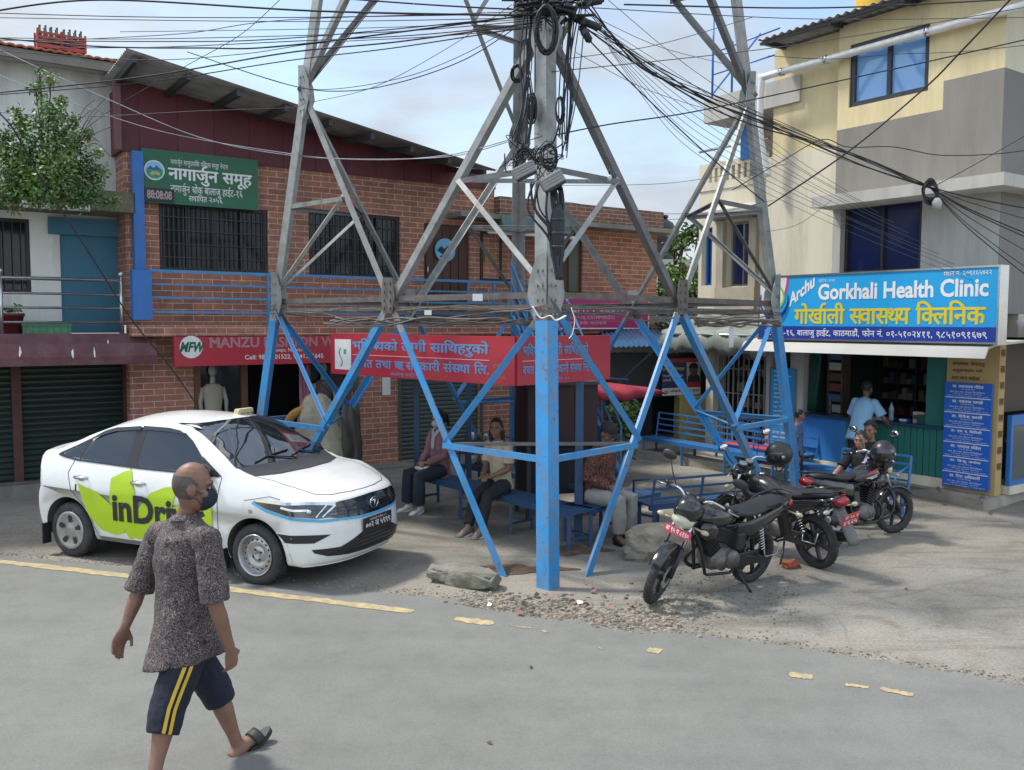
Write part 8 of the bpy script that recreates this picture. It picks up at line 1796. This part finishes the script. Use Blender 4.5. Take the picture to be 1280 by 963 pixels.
def bench(label, p0, p1, back, seat_h=.43, depth=.36, backh=.42, rails=3, mt=None, n_leg=3, slats=True, arm=(), lm=None, group='blue metal benches', top_only=False):
    """seat front edge p0-p1, depth vector towards the back"""
    p0, p1, bk = V(p0), V(p1), V(back).normalized(); t = thing('bench', label, 'bench', (p0 + p1) / 2, 0, group); I = Matrix.Translation(-(p0 + p1) / 2); mt = mt or M_BLUEBENCH; lm = lm or mt; Zs = V((0, 0, seat_h)); d = (p1 - p0).normalized()
    mb = MB(); n = 5
    for k in range(n):
        o = bk * (depth * (k + .5) / n); mb.bar(p0 + o + Zs - V((0, 0, .012)), p1 + o + Zs - V((0, 0, .012)), depth / n - .012, .022)
    mb.build('seat', mt, t, I)
    mb = MB()
    for o in (bk * .02, bk * (depth - .02)): mb.bar(p0 + o + Zs - V((0, 0, .045)), p1 + o + Zs - V((0, 0, .045)), .035, .04)
    mb.build('seat_frame', lm, t, I)
    for k in range(n_leg):
        q = p0.lerp(p1, (k + .06) / (n_leg - 1 + .12))
        for o in (.02, depth - .02):
            MB().bar(q + bk * o, q + bk * o + Zs - V((0, 0, .066)), .04, .04, (1, 0, 0)).build('leg', lm, t, I)
        MB().bar(q + bk * .045 + V((0, 0, .12)), q + bk * (depth - .045) + V((0, 0, .12)), .025).build('stretcher', lm, t, I)
    if backh:
        bo = bk * (depth + .02); tl = bk * .07
        for k in range(rails):
            f = .25 + .75 * k / max(1, rails - 1); mb = MB(); mb.bar(p0 + bo + tl * f + Zs + V((0, 0, backh * f)), p1 + bo + tl * f + Zs + V((0, 0, backh * f)), .026, .026); mb.build('back_rail', mt, t, I)
        for k in range(n_leg + 1):
            q = p0.lerp(p1, k / n_leg); MB().bar(q + bo + Zs - V((0, 0, .06)), q + bo + tl + Zs + V((0, 0, backh)), .026).build('back_post', mt, t, I)
    for e in arm:
        q = p0 if e == 0 else p1; mb = MB(); mb.tube([q + Zs, q + Zs + V((0, 0, .22)), q + bk * depth + Zs + V((0, 0, .30))], .014, 6); mb.build('armrest', lm, t, I)
    return t
bench('long dark blue bench along the left side of the shelter with two women on it', KP(.62, -.25), KP(1.10, 2.9), E1, .43, .42, .0, mt=M_BLUEOLD, n_leg=4, group=None)
bench('dark blue bench behind the shelter, carrying a red tub', KP(2.0, .75), KP(2.15, 3.1), E1, .43, .36, .40, 3, M_BLUEOLD, 3, arm=(1,), group=None)
bench('dark blue bench on the right side of the shelter with a man on it', KP(.95, -.24), KP(2.35, -.24), E2, .43, .40, .0, mt=M_BLUEOLD, n_leg=3, group=None)
bench('blue bench with dark blue seat and slanted arm rail behind the front motorcycle', (1.42, 10.38, 0), (2.62, 10.92, 0), (.40, -.92, 0), .43, .36, .30, 3, M_BLUEOLD, 2, arm=(0,), group=None)
bench('long bright blue bench with wire back across the yard before the dark shop', (2.38, 16.5, 0), (4.05, 13.75, 0), (.853, .521, 0), .40, .34, .42, 4, M_BLUEBENCH, 4, group=None)
bench('blue bench further back in the yard holding the red mat', (3.55, 15.75, 0), (4.55, 14.1, 0), (.853, .521, 0), .40, .36, .40, 3, M_BLUEBENCH, 3, group=None)
bench('blue bench in front of the blue counter panel by the right tower leg', (4.15, 13.3, 0), (4.95, 12.2, 0), (.82, .57, 0), .40, .34, .0, mt=M_BLUEBENCH, n_leg=2, group=None)
bench('blue bench with open slatted side frame where the couple sits', (4.25, 12.05, 0), (4.86, 11.3, 0), (.73, .68, 0), .34, .36, .42, 4, M_BLUEBENCH, 2, arm=(1,), group=None)
def red_mat():
    a, b = V((3.72, 15.55, .412)), V((4.45, 14.3, .412)); bk = V((.853, .521, 0)); t = thing('red_mat', 'bright red mat spread over the far blue bench', 'mat', (a + b) / 2); I = Matrix.Translation(-(a + b) / 2); mb = MB(); n = 14; vs = []
    for o, z in ((-.03, -.10), (-.012, .004), (.12, .006), (.25, .012), (.37, .004), (.39, -.05)):
        for k in range(n + 1): vs.append(a.lerp(b, k / n) + bk * o + V((0, 0, z + .008 * math.sin(k * 1.7 + o * 9))))
    mb.add(vs, [(j * (n + 1) + k, j * (n + 1) + k + 1, (j + 1) * (n + 1) + k + 1, (j + 1) * (n + 1) + k) for j in range(5) for k in range(n)], True); o = mb.build('cloth', mat('red_cloth', (.46, .025, .04), .8, var=.12), t, I); o.modifiers.new('s', 'SOLIDIFY').thickness = .01
red_mat()
def seated_people():
    jean = mat('dark_denim', (.022, .030, .045), .85, var=.2, bump=.15, bscale=150); mask = mat('pale_blue_mask', (.42, .47, .52), .8)
    white = mat('white_shoe', (.66, .65, .62), .6); f = -E1
    p = KP(1.24, 2.52)
    (t, q), J, L = seated('woman in pale mask and pink cardigan seated on bench, bag on her lap', p, f + V((-.1, .05, 0)), dict(skin=(.27, .145, .10), hair='tied', mask=mask, shoe=white, top=dict(mat=mat('dusty_pink_knit', (.27, .135, .155), .9, var=.15, bump=.4, bscale=90), name='cardigan', sleeve=1.92, hem=.12, ease=.02), bottom=dict(mat=jean, len=1.92, flare=.018)), head_pitch=-.35, head_turn=.1, feet=((.13, .44), (-.10, .42)))
    n = MB(); I = q['I']; c = J['neck']; fv = q['fv']; n.tube(curve_pts([c - fv * .05 + V((0, 0, .03)), c + q['sv'] * .06 + fv * .06, c + fv * .11 + V((0, 0, -.10)), c + fv * .125 + V((0, 0, -.25))], 5), [(.03, .016)] * 16, 8); n.tube(curve_pts([c - fv * .05 + V((0, 0, .03)), c - q['sv'] * .06 + fv * .06, c + fv * .105 + V((0, 0, -.10)), c + fv * .125 + V((0, 0, -.22))], 5), [(.03, .016)] * 16, 8); n.build('scarf', mat('pale_scarf', (.50, .48, .48), .9), t, I)
    b = (J['wrR'] + J['wrL']) / 2 + V((0, 0, -.075)) + f * .01; bg = thing('handbag', 'cream handbag lying on the lap of the masked woman', 'handbag', b, math.atan2(f.y, f.x)); m = mat('cream_leather', (.55, .50, .43), .6); e = MB(); e.ell((0, 0, 0), (.09, .16, .038)); e.build('bag', m, bg); e = MB(); e.tube([(-.05, -.13, .02), (-.10, 0, .035), (-.05, .13, .02)], .008, 6); e.build('strap', m, bg); e = MB(); e.box(-.085, -.05, -.03, .03, .02, .036); e.build('flap', m, bg)
    p = KP(1.02, 1.18); lh = V((0, 0, 0))
    (t, q), J, L = seated('woman in beige shirt and dark trousers seated on shelter bench, one leg stretched out', p, f + V((-.05, -.05, 0)), dict(skin=(.22, .115, .075), hair='long', shoe=mat('grey_trainer', (.16, .155, .15), .7, var=.3), top=dict(mat=mat('beige_shirt_cloth', (.46, .38, .26), .85, var=.08, bump=.2), sleeve=.75, hem=.06, ease=.018, collar=True), bottom=dict(mat=mat('charcoal_trousers', (.018, .019, .024), .85, var=.2), len=1.88, flare=.002)), lean=.1, feet=((-.05, .62), (-.22, .58)), head_turn=-.5, head_pitch=-.05)
    p = KP(1.30, .0)
    (t, q), J, L = seated('man in rust jacket, dark cap and pale trousers sitting behind the shelter post', p, -E2 + V((.1, 0, 0)), dict(skin=(.18, .095, .065), hair='short', cap=mat('black_cap_cloth', (.015, .015, .018), .8), shoe=mat('black_shoe', (.02, .02, .022), .5), sole=M_BLKPLASTIC, top=dict(mat=print_mat('rust_pattern_cloth', (.05, .022, .018), (.26, .09, .055), 16), name='jacket', sleeve=1.92, hem=.08, ease=.03), bottom=dict(mat=mat('pale_grey_trousers', (.30, .29, .26), .85, var=.1, bump=.15), len=1.86, flare=.01)), lean=.28, feet=((.08, .42), (-.16, .36)), head_pitch=-.55, head_turn=.2, s=1.0)
    sk = (.30, .165, .11)
    p = at(1090, 560, 11.75)
    seated('curly haired person in black sitting behind the woman in lilac', (p.x, p.y), (-.80, -.60), dict(skin=(.23, .12, .08), hair='curly', shoe=white, top=dict(mat=mat('black_tshirt', (.014, .014, .016), .85), sleeve=.7, hem=.05), bottom=dict(mat=jean, len=1.9)), seat=.34, lean=.05, head_turn=-.15, s=.92, hands=((.38, .22, .40), (-.2, .25, .42)))
    p = at(1080, 590, 11.2)
    (t, q), J, L = seated('woman in lilac and black with hair tied back, sitting low beside a motorcycle', (p.x, p.y), (-.80, -.60), dict(skin=sk, hair='tied', shoe=white, top=dict(mat=mat('black_tshirt', ()), name='top', sleeve=.85, hem=.05), bottom=dict(mat=jean, len=1.9)), seat=.30, lean=.12, head_turn=-.25, s=.90, hands=((.20, .50, .48), (-.12, .42, .42)))
    e = MB(); loft(e, [(q['chest'] - q['up'] * .33 + q['fv'] * .03, q['sv'] * .13, q['fv'] * .125), (q['chest'] - q['up'] * .12 + q['fv'] * .03, q['sv'] * .12, q['fv'] * .12), (q['chest'] + q['fv'] * .02, q['sv'] * .10, q['fv'] * .095), (q['chest'] + q['up'] * .04 + q['fv'] * .02, q['sv'] * .06, q['fv'] * .07)]); e = MB(); s_ = q['sv']; c_ = q['chest']; e.tube(curve_pts([c_ - q['fv'] * .10 - s_ * .12, c_ + q['up'] * .05 - s_ * .14, c_ + q['fv'] * .10 - s_ * .13 - q['up'] * .10, c_ + q['fv'] * .13 - s_ * .11 - q['up'] * .30], 5), [(.065, .03)] * 16, 10); e.build('lilac_shawl', mat('lilac_cloth', (.40, .30, .50), .85, var=.08), t, q['I'])
    # at the counter
    p = C.w(C.loc(1073, 540, -.42)[0], -.42, 0); f = C.y
    standing('man in light blue shirt seen from behind, leaning on the clinic counter', (p.x, p.y), (f.x, f.y), dict(skin=(.15, .08, .055), hair='short', noface=True, shoe=mat('black_shoe', ()), top=dict(mat=mat('light_blue_shirt', (.26, .47, .66), .85, var=.06, bump=.15), sleeve=.8, hem=.14, ease=.025, flare=.015, collar=True), bottom=dict(mat=mat('charcoal_trousers', ()), len=1.92)), s=.93, lean=.32, hands=((.30, .42, 1.02), (-.22, .42, 1.02)), head_pitch=-.35)
    p = at(996, 560, 13.1)
    standing('small boy in blue patterned shirt half hidden behind the right tower leg', (p.x, p.y), (.8, -.35), dict(skin=(.25, .13, .09), hair='short', shoe=mat('black_shoe', ()), top=dict(mat=print_mat('blue_check_cloth', (.02, .04, .12), (.22, .32, .50), 30), sleeve=.8, hem=.10), bottom=dict(mat=jean, len=1.9)), s=.70, head_turn=-.2)
seated_people()
# ------------------------------------------------------------------ small things
def stone_mesh(c, r, seed, sq=.0, n=3):
    bm = bmesh.new(); bmesh.ops.create_icosphere(bm, subdivisions=n, radius=1); rn = R2(seed); from mathutils import noise
    o = V((rn.uniform(0, 50), rn.uniform(0, 50), rn.uniform(0, 50))); mb = MB(); vs = []
    for v in bm.verts:
        p = v.co.copy(); m = max(abs(p.x), abs(p.y), abs(p.z)); p = p.lerp(p / m, sq); k = 1 + .28 * noise.noise(p * 1.4 + o) + .10 * noise.noise(p * 4 + o)
        vs.append(V(c) + V((p.x * r[0] * k, p.y * r[1] * k, p.z * r[2] * k)))
    mb.add(vs, [[v.index for v in f.verts] for f in bm.faces], False); bm.free(); return mb
def block_mesh(L_, w, h):
    from mathutils import noise
    bm = bmesh.new(); bmesh.ops.create_cube(bm, size=2); bmesh.ops.subdivide_edges(bm, edges=bm.edges[:], cuts=9, use_grid_fill=True); vs = []
    for v in bm.verts:
        p = v.co; q = V((p.x * L_, p.y * w, (p.z + 1) * h / 2)); n = noise.noise(q * 6) * .035 + noise.noise(q * 17) * .014; e = max(0, (abs(p.x) + abs(p.y) + abs(p.z)) - 2.2) * .08
        q -= V((p.x * (e + n * .6), p.y * (e + n), p.z * (e + n) * (p.z > -.9))); vs.append(q)
    return MB().add(vs, [[v.index for v in f.verts] for f in bm.faces], False)
M_STONE = mat('rough_stone', (.24, .225, .185), .95, var=.3, scale=9, dirt=(.12, .105, .08), dscale=5, damt=.7, bump=.5, bscale=40)
def ground_bits():
    # broken kerb block and boulder
    a, b = G(548, 727), G(616, 738); c = (a + b) / 2; ang = math.atan2(b.y - a.y, b.x - a.x); L_ = (b - a).length / 2 + .05
    t = thing('kerb_block', 'broken mossy concrete kerb block lying beside the near tower foot', 'concrete block', (c.x, c.y + .05, 0), ang)
    block_mesh(L_, .12, .15).build('block', mat('mossy_kerb_concrete', (.21, .20, .165), .95, var=.4, scale=8, dirt=(.10, .105, .06), dscale=4, damt=.7, bump=.5, bscale=40), t); stone_mesh((-.05, .15, .05), (L_ * .5, .05, .05), 9, .6).build('broken_edge', M_STONE, t)
    c = G(822, 704); t = thing('boulder', 'large pale boulder behind the front wheel of the front motorcycle', 'boulder', (c.x + .05, c.y + .28, 0)); stone_mesh((0, 0, .12), (.36, .26, .22), 17, .35, 4).build('rock', mat('pale_boulder', (.30, .265, .20), .95, var=.3, scale=6, dirt=(.15, .13, .10), dscale=4, damt=.6, bump=.5, bscale=30), t); stone_mesh((-.24, -.10, .06), (.16, .13, .09), 21, .3).build('foot_stone', M_STONE, t)
    c = G(988, 710); t = thing('brick_piece', 'broken red brick piece on the ground between the motorcycles', 'brick', (c.x, c.y, 0), .4); stone_mesh((0, 0, .04), (.085, .05, .045), 5, .8, 2).build('brick', mat('broken_red_brick', (.30, .09, .045), .9, var=.3, scale=20), t); stone_mesh((.09, .02, .02), (.04, .03, .022), 6, .5, 2).build('chip', mat('broken_red_brick', ()), t)
    # dark damp patches of soil
    rn = R2(21); soil = mat('dark_soil', (.11, .07, .045), .95, var=.4, scale=9, bump=.6, bscale=40)
    for k, (px, py, rx, ry, lb) in enumerate(((655, 712, .42, .16, 'dark soil patch on the yard left of the near tower foot'), (722, 688, .3, .2, 'dark damp soil patch at the foot of the shelter post'))):
        c = G(px, py); vs = []; n = 40; ph = rn.uniform(0, 6)
        for j in range(n): a = math.tau * j / n; q = 1 + .25 * math.sin(a * 3 + ph) + .16 * math.sin(a * 7 + ph * 2) + rn.uniform(-.07, .07); vs.append((c.x + rx * q * math.cos(a), c.y + ry * q * math.sin(a), .006))
        tag(MB().add(vs + [(c.x, c.y, .022)], [(j, (j + 1) % n, n) for j in range(n)], True).build('soil_patch', soil), lb, 'soil', kind='stuff')
    # rubble along the road edge: too many bits to count
    mb = MB(); rn = R2(33); from mathutils import noise
    def bit(x, y, s, k):
        h = s * rn.uniform(.3, .8); n = rn.choice((4, 5, 6)); a0 = rn.uniform(0, 6); mb.cur = k
        lo = [(x + s * rn.uniform(.7, 1.2) * math.cos(a0 + math.tau * j / n), y + s * rn.uniform(.5, 1.1) * math.sin(a0 + math.tau * j / n), .001) for j in range(n)]
        hi = [(x + (p[0] - x) * rn.uniform(.5, .9), y + (p[1] - y) * rn.uniform(.5, .9), h * rn.uniform(.7, 1.2)) for p in lo]
        mb.add(lo + hi, [tuple(range(n, 2 * n))] + [(j, (j + 1) % n, n + (j + 1) % n, n + j) for j in range(n)], False)
    for _ in range(3400):
        px = rn.uniform(575, 850); cy = 752 + (px - 575) * .085 + rn.gauss(0, 7) + (6 if px > 740 else 0)
        if rn.random() < .25: px = rn.uniform(520, 900); cy += rn.gauss(0, 8)
        c = G(px, cy)
        if cy > 751 + (px - 575) * .165 + 6: continue
        bit(c.x, c.y, rn.choice((.005, .007, .010, .013, .018, .026)) * rn.uniform(.7, 1.3), rn.choice((0, 0, 1, 1, 2, 3)))
    for _ in range(900):                                  # grit strewn near the motorcycles and along the asphalt edge
        px = rn.uniform(820, 1000); c = G(px, 745 + rn.gauss(0, 18)); bit(c.x, c.y, rn.uniform(.005, .014), rn.choice((0, 1, 2)))
    for _ in range(1500):
        t_ = rn.random(); px = t_ * 1290; e = [(0, 694), (290, 722), (480, 742), (582, 751), (744, 779), (860, 793), (1000, 812), (1120, 830), (1290, 860)]; y = lerpt(e, px) - abs(rn.gauss(0, 5)); c = G(px, y); bit(c.x, c.y, rn.uniform(.004, .014), rn.choice((0, 1, 2)))
    tag(mb.build('rubble', [mat('pale_gravel', (.27, .24, .19), .9, var=.3), mat('grey_gravel', (.18, .165, .135), .9, var=.3), mat('brown_gravel', (.14, .105, .075), .9, var=.3), mat('reddish_gravel', (.27, .21, .16), .9, var=.3)]), 'crumbled gravel and chips along the broken road edge below the tower', 'gravel', kind='stuff')
    mb = MB(); rn = R2(35)
    for px, py in ((640, 752), (690, 751), (655, 758), (742, 742), (705, 748), (725, 757), (671, 747), (760, 762), (612, 760), (650, 770), (790, 760)):
        c = G(px, py); s = rn.uniform(.02, .05); a = rn.uniform(0, 6); mb.cur = rn.randrange(3); mb.add([(c.x + s * math.cos(a + k * 1.57) * (1 if k % 2 else .6), c.y + s * math.sin(a + k * 1.57) * (1 if k % 2 else .6), .03 + .012 * math.sin(k * 2 + a)) for k in range(4)], [(0, 1, 2), (0, 2, 3)], False)
    tag(mb.build('litter', [M_WHITE, mat('red_scrap', (.22, .09, .08), .6), mat('black_lettering', ())]), 'scraps of paper and plastic on the gravel round the tower foot', 'litter', kind='stuff')
    mb = MB(); rn = R2(41); lf = mat('dry_fallen_leaf', (.07, .05, .03), .8, var=.3)
    for px, py in ((664, 836), (612, 931), (1133, 737)):
        c = G(px, py); s = rn.uniform(.025, .045); a = rn.uniform(0, 6); mb.add([(c.x + s * math.cos(a), c.y + s * math.sin(a), .008), (c.x + s * .4 * math.cos(a + 1.6), c.y + s * .4 * math.sin(a + 1.6), .022), (c.x - s * math.cos(a), c.y - s * math.sin(a), .008), (c.x - s * .4 * math.cos(a + 1.6), c.y - s * .4 * math.sin(a + 1.6), .012)], [(0, 1, 2, 3)], True)
    tag(mb.build('fallen_leaves', lf), 'a few dark dry leaves strewn over the road', 'leaves', kind='stuff')
ground_bits()
def shop_things():
    # mannequins behind the fashion shop window
    def mannequin(px, lb, dress, flare, y):
        x, _ = B.loc(px, 490, y); t = thing('mannequin', lb, 'mannequin', B.w(x, y, .70), B.a); pale = mat('mannequin_pale', (.33, .31, .28), .5)
        e = MB(); e.tube([(0, 0, .78), (0, 0, .88), (0, 0, .95)], [.05, .042, .04], 10); e.ell((0, 0, 1.02), (.065, .08, .09)); e.build('torso', pale, t)
        e = MB()
        for s in (-1, 1): e.tube([(s * .15, 0, .76), (s * .20, -.02, .55), (s * .19, -.06, .34)], [.04, .034, .026], 8)
        e.build('arm', pale, t)
        n = 30; vs = []
        for z, r in ((-.05, .22 * flare), (.2, .19 * flare), (.42, .13), (.62, .15), (.76, .16), (.82, .09)):
            for k in range(n): a = math.tau * k / n; f = 1 + (.10 * math.sin(a * 7) if z < .4 else 0); vs.append((r * f * math.cos(a), r * .7 * f * math.sin(a), z))
        e = MB(); e.add(vs, [(j * n + k, j * n + (k + 1) % n, (j + 1) * n + (k + 1) % n, (j + 1) * n + k) for j in range(5) for k in range(n)], True); e.build('dress', dress, t)
        MB().tube([(0, 0, -.1), (0, 0, .1)], .015, 8).build('stand', M_PURLIN, t)
    mannequin(266, 'mannequin in a cream pleated dress in the left fashion shop window', mat('cream_dress_cloth', (.34, .31, .24), .85, var=.08), 1.1, .03)
    mannequin(404, 'mannequin in a patterned dark dress in the right fashion shop window', print_mat('dark_floral_cloth', (.03, .03, .035), (.22, .18, .17), 20), .95, .03)
    # pink cloth hanging in the doorway
    x, z = B.loc(379, 486, .05); t = thing('hanging_cloth', 'pink cloth hanging beside the fashion shop doorway', 'cloth', B.w(x, -.02, z - .25), B.a); n = 14; vs = []
    for j in range(8):
        for k in range(n + 1): vs.append((-.09 + .18 * k / n, .02 * math.sin(k * 1.4 + j * .3), .9 * j / 7 - .25))
    MB().add(vs, [(j * (n + 1) + k, j * (n + 1) + k + 1, (j + 1) * (n + 1) + k + 1, (j + 1) * (n + 1) + k) for j in range(7) for k in range(n)], True).build('cloth', mat('pink_cloth', (.42, .16, .22), .85), t); MB().tube([(-.11, 0, .655), (.11, 0, .655)], .012, 6).build('hanger_rod', M_PURLIN, t)
    # dusty tarpaulin over a heap by the left tower foot
    from mathutils import noise
    a = at(405, 540, 12.2); t = thing('covered_heap', 'heap under a dusty beige tarpaulin slumped against the left tower foot', 'covered heap', (a.x, a.y, 0)); e = MB(); vs = []; n, m = 64, 34
    for j in range(m + 1):
        f = j / m; z = 1.5 * (1 - f) ** 1.0; r = .08 + .52 * f ** .55 * (1 - .15 * f)
        for k in range(n):
            al = math.tau * k / n; q = 1 + .30 * noise.noise(V((math.cos(al) * 1.3, math.sin(al) * 1.3, f * 2.2))) + .11 * math.sin(al * 9 + 3 * noise.noise(V((f * 3, 0, 0)))) * f + .10 * noise.noise(V((math.cos(al) * 5, math.sin(al) * 5, f * 7)))
            vs.append((r * q * math.cos(al) + .12 * math.sin(f * 3) - .10, r * q * .75 * math.sin(al), z + .05 * noise.noise(V((al, f * 5, 3)))))
    e.add(vs, [(j * n + k, j * n + (k + 1) % n, (j + 1) * n + (k + 1) % n, (j + 1) * n + k) for j in range(m) for k in range(n)], True)
    e.build('tarpaulin', mat('dusty_beige_tarpaulin', (.38, .33, .245), .85, var=.25, scale=4, dirt=(.20, .175, .13), dscale=3, damt=.7, bump=.4, bscale=25), t)
    e = MB(); vs = []
    for j in range(13):
        f = j / 12
        for k in range(13):
            g = k / 12; vs.append((.30 + .22 * g + .05 * noise.noise(V((g * 3, f * 3, 1))), -.24 + .16 * noise.noise(V((g * 2.5, f * 2.5, 8))), 1.35 - 1.1 * f + .12 * noise.noise(V((g * 3, f * 2, 5)))))
    e.add(vs, [(j * 13 + k, j * 13 + k + 1, (j + 1) * 13 + k + 1, (j + 1) * 13 + k) for j in range(12) for k in range(12)], True); o = e.build('dark_sheet', mat('dark_dusty_sheet', (.085, .08, .07), .8, var=.3), t); o.modifiers.new('s', 'SOLIDIFY').thickness = .01
    e = MB()
    e.tube(curve_pts([V((-.62, -.05, .2)), V((-.58, -.1, .8)), V((-.42, -.1, 1.2)), V((-.2, -.1, 1.32))], 6), [.06] * 18 + [.03], 10); e.build('orange_cloth', mat('orange_cloth', (.38, .20, .05), .85, var=.25), t)
    # red awning on the far side of the shelter
    p0, p1 = at(700, 487, 12.2), at(832, 497, 13.4); t = thing('red_awning', 'sagging red awning sheet jutting out to the right behind the shelter', 'awning', p0); I = Matrix.Translation(-p0); d = (p1 - p0); d.z = 0; d.normalize(); bk = V((-d.y, d.x, 0)); L_ = (V((p1.x, p1.y, 0)) - V((p0.x, p0.y, 0))).length; vs = []; n = 26
    for o, z in ((0, -.08), (-.03, -.02), (.03, .05), (.35, .10), (.8, .11), (1.2, .10)):
        for k in range(n + 1): f = k / n; vs.append(p0 + d * L_ * f + bk * o * (1 - .25 * f) + V((0, 0, (z - .03) * (1 - .75 * max(0, f - .75) / .25) - .14 * f + .02 * math.sin(k * 1.1) + .025 * math.sin(f * 9))))
    o = MB().add(vs, [(j * (n + 1) + k, j * (n + 1) + k + 1, (j + 1) * (n + 1) + k + 1, (j + 1) * (n + 1) + k) for j in range(5) for k in range(n)], True).build('sheet', mat('red_awning_cloth', (.26, .012, .03), .6, var=.2, scale=3), t, I); o.modifiers.new('s', 'SOLIDIFY').thickness = .012
    e = MB(); e.tube([p0 + bk * 1.0 + V((0, 0, .2)), p0 + d * L_ * .95 + bk * .7 + V((0, 0, .02))], .02, 8); e.build('frame_pole', M_BLUEOLD, t, I)
    for f, o_ in ((.30, 1.0), (.62, .9)): q = p0 + d * L_ * f + bk * o_; MB().bar((q.x, q.y, 0), (q.x, q.y, q.z + .15), .05, .05, (1, 0, 0)).build('post', M_BLUEOLD, t, I)
    # blue staircase up to the balcony
    a, b = at(742, 500, 14.4), at(776, 565, 13.6); st = thing('staircase', 'sky blue steel staircase with slanted rails beside the brick building', 'staircase', (b.x, b.y, 0)); I = Matrix.Translation((-b.x, -b.y, 0)); bd = lambda nm, mb, m: mb.build(nm, m, st, I)
    top = at(690, 405, 15.2); u = V((top.x - b.x, top.y - b.y, 0)); run = u.length; u.normalize(); sd = V((-u.y, u.x, 0)); zt = 2.55; b0 = V((b.x, b.y, 0))
    for s in (0, .8):
        bd('stringer', MB().bar(b0 + sd * s + V((0, 0, .05)), b0 + sd * s + u * run + V((0, 0, zt)), .05, .16), M_BLUE)
        for h in (.30, .58, .88): bd('rail', MB().tube([b0 + sd * s + V((0, 0, .05 + h)), b0 + sd * s + u * run + V((0, 0, zt + h))], .02, 8), M_BLUE)
        for k in range(5): q = b0 + sd * s + u * run * k / 4 + V((0, 0, zt * k / 4)); bd('baluster', MB().bar(q, q + V((0, 0, .93)), .03), M_BLUE)
    for k in range(11): f = (k + 1) / 12; q = b0 + u * run * f + V((0, 0, zt * f)); bd('step', MB().bar(q, q + sd * .8, .24, .03), M_BLUEOLD)
    # red tub and goods on the back bench
    p = KP(2.22, 1.75); t = thing('tub', 'red plastic tub standing on the bench behind the shelter', 'tub', (p.x, p.y, .435)); rd = mat('red_plastic_tub', (.42, .02, .03), .35, var=.05)
    MB().lathe([(0, .005), (.17, .005), (.185, .10), (.19, .26), (.205, .265), (.205, .29), (.185, .29), (.165, .03), (0, .025)], n=28).build('tub', rd, t); MB().lathe([(.195, .12), (.20, .125), (.20, .14), (.195, .145)], n=28).build('band', mat('dark_red_band', (.2, .01, .015), .4), t)
    p = KP(2.2, 2.75); t = thing('drink_rack', 'small wire rack of jars and packets on the bench behind the masked woman', 'rack', (p.x, p.y, .435), rad(-43)); e = MB()
    for z in (.0, .17, .34):
        for y in (-.07, .07): e.bar((-.2, y, z + .012), (.2, y, z + .012), .012)
    for x in (-.2, .2):
        for y in (-.07, .07): e.bar((x, y, 0), (x, y, .45), .012)
    e.build('frame', M_PURLIN, t); rn = R2(3)
    for k in range(9): MB().lathe([(0, .02), (.035, .02), (.035, .11), (.025, .13), (0, .13)], (-.14 + .14 * (k % 3), 0, .17 * (k // 3)), n=12).build('jar', [M_WHITE, mat('packet_tan', ()), mat('goods_pale', ())][k % 3], t)
    # tissue of rags and tapes tied to the near leg
    p = at(690, 392, 7.95); t = thing('rag', 'white plastic strip tied round the near tower leg at the paint line', 'rag', p); e = MB()
    e.tube(curve_pts([V((-.17, -.0, .06)), V((-.10, -.03, -.04)), V((-.02, -.08, -.02)), V((.03, -.09, -.06)), V((.12, -.0, -.02))], 6), [(.012, .006)] * 25, 6); e.build('strip', M_WHITE, t); e = MB(); e.tube(curve_pts([V((.17, .02, .05)), V((.20, .0, -.06)), V((.18, .0, -.18)), V((.15, .0, -.22))], 6), [(.014, .004)] * 19, 6); e.build('loose_end', M_WHITE, t)
    for px, py, w_, lb in ((535, 391, .035, 'white paper tag hanging from the wires on the left belt'), (597, 372, .05, 'small pale tag fixed to the near left belt')):
        p = at(px, py, 8.9); t = thing('paper_tag', lb, 'tag', p); MB().box(-w_, w_, -.003, .003, -w_ * .7, w_ * .7).build('card', M_WHITE, t); MB().tube([(0, 0, w_ * .7), (0, 0, w_ * .7 + .08)], .004, 5).build('string', M_WIRE, t)
shop_things()
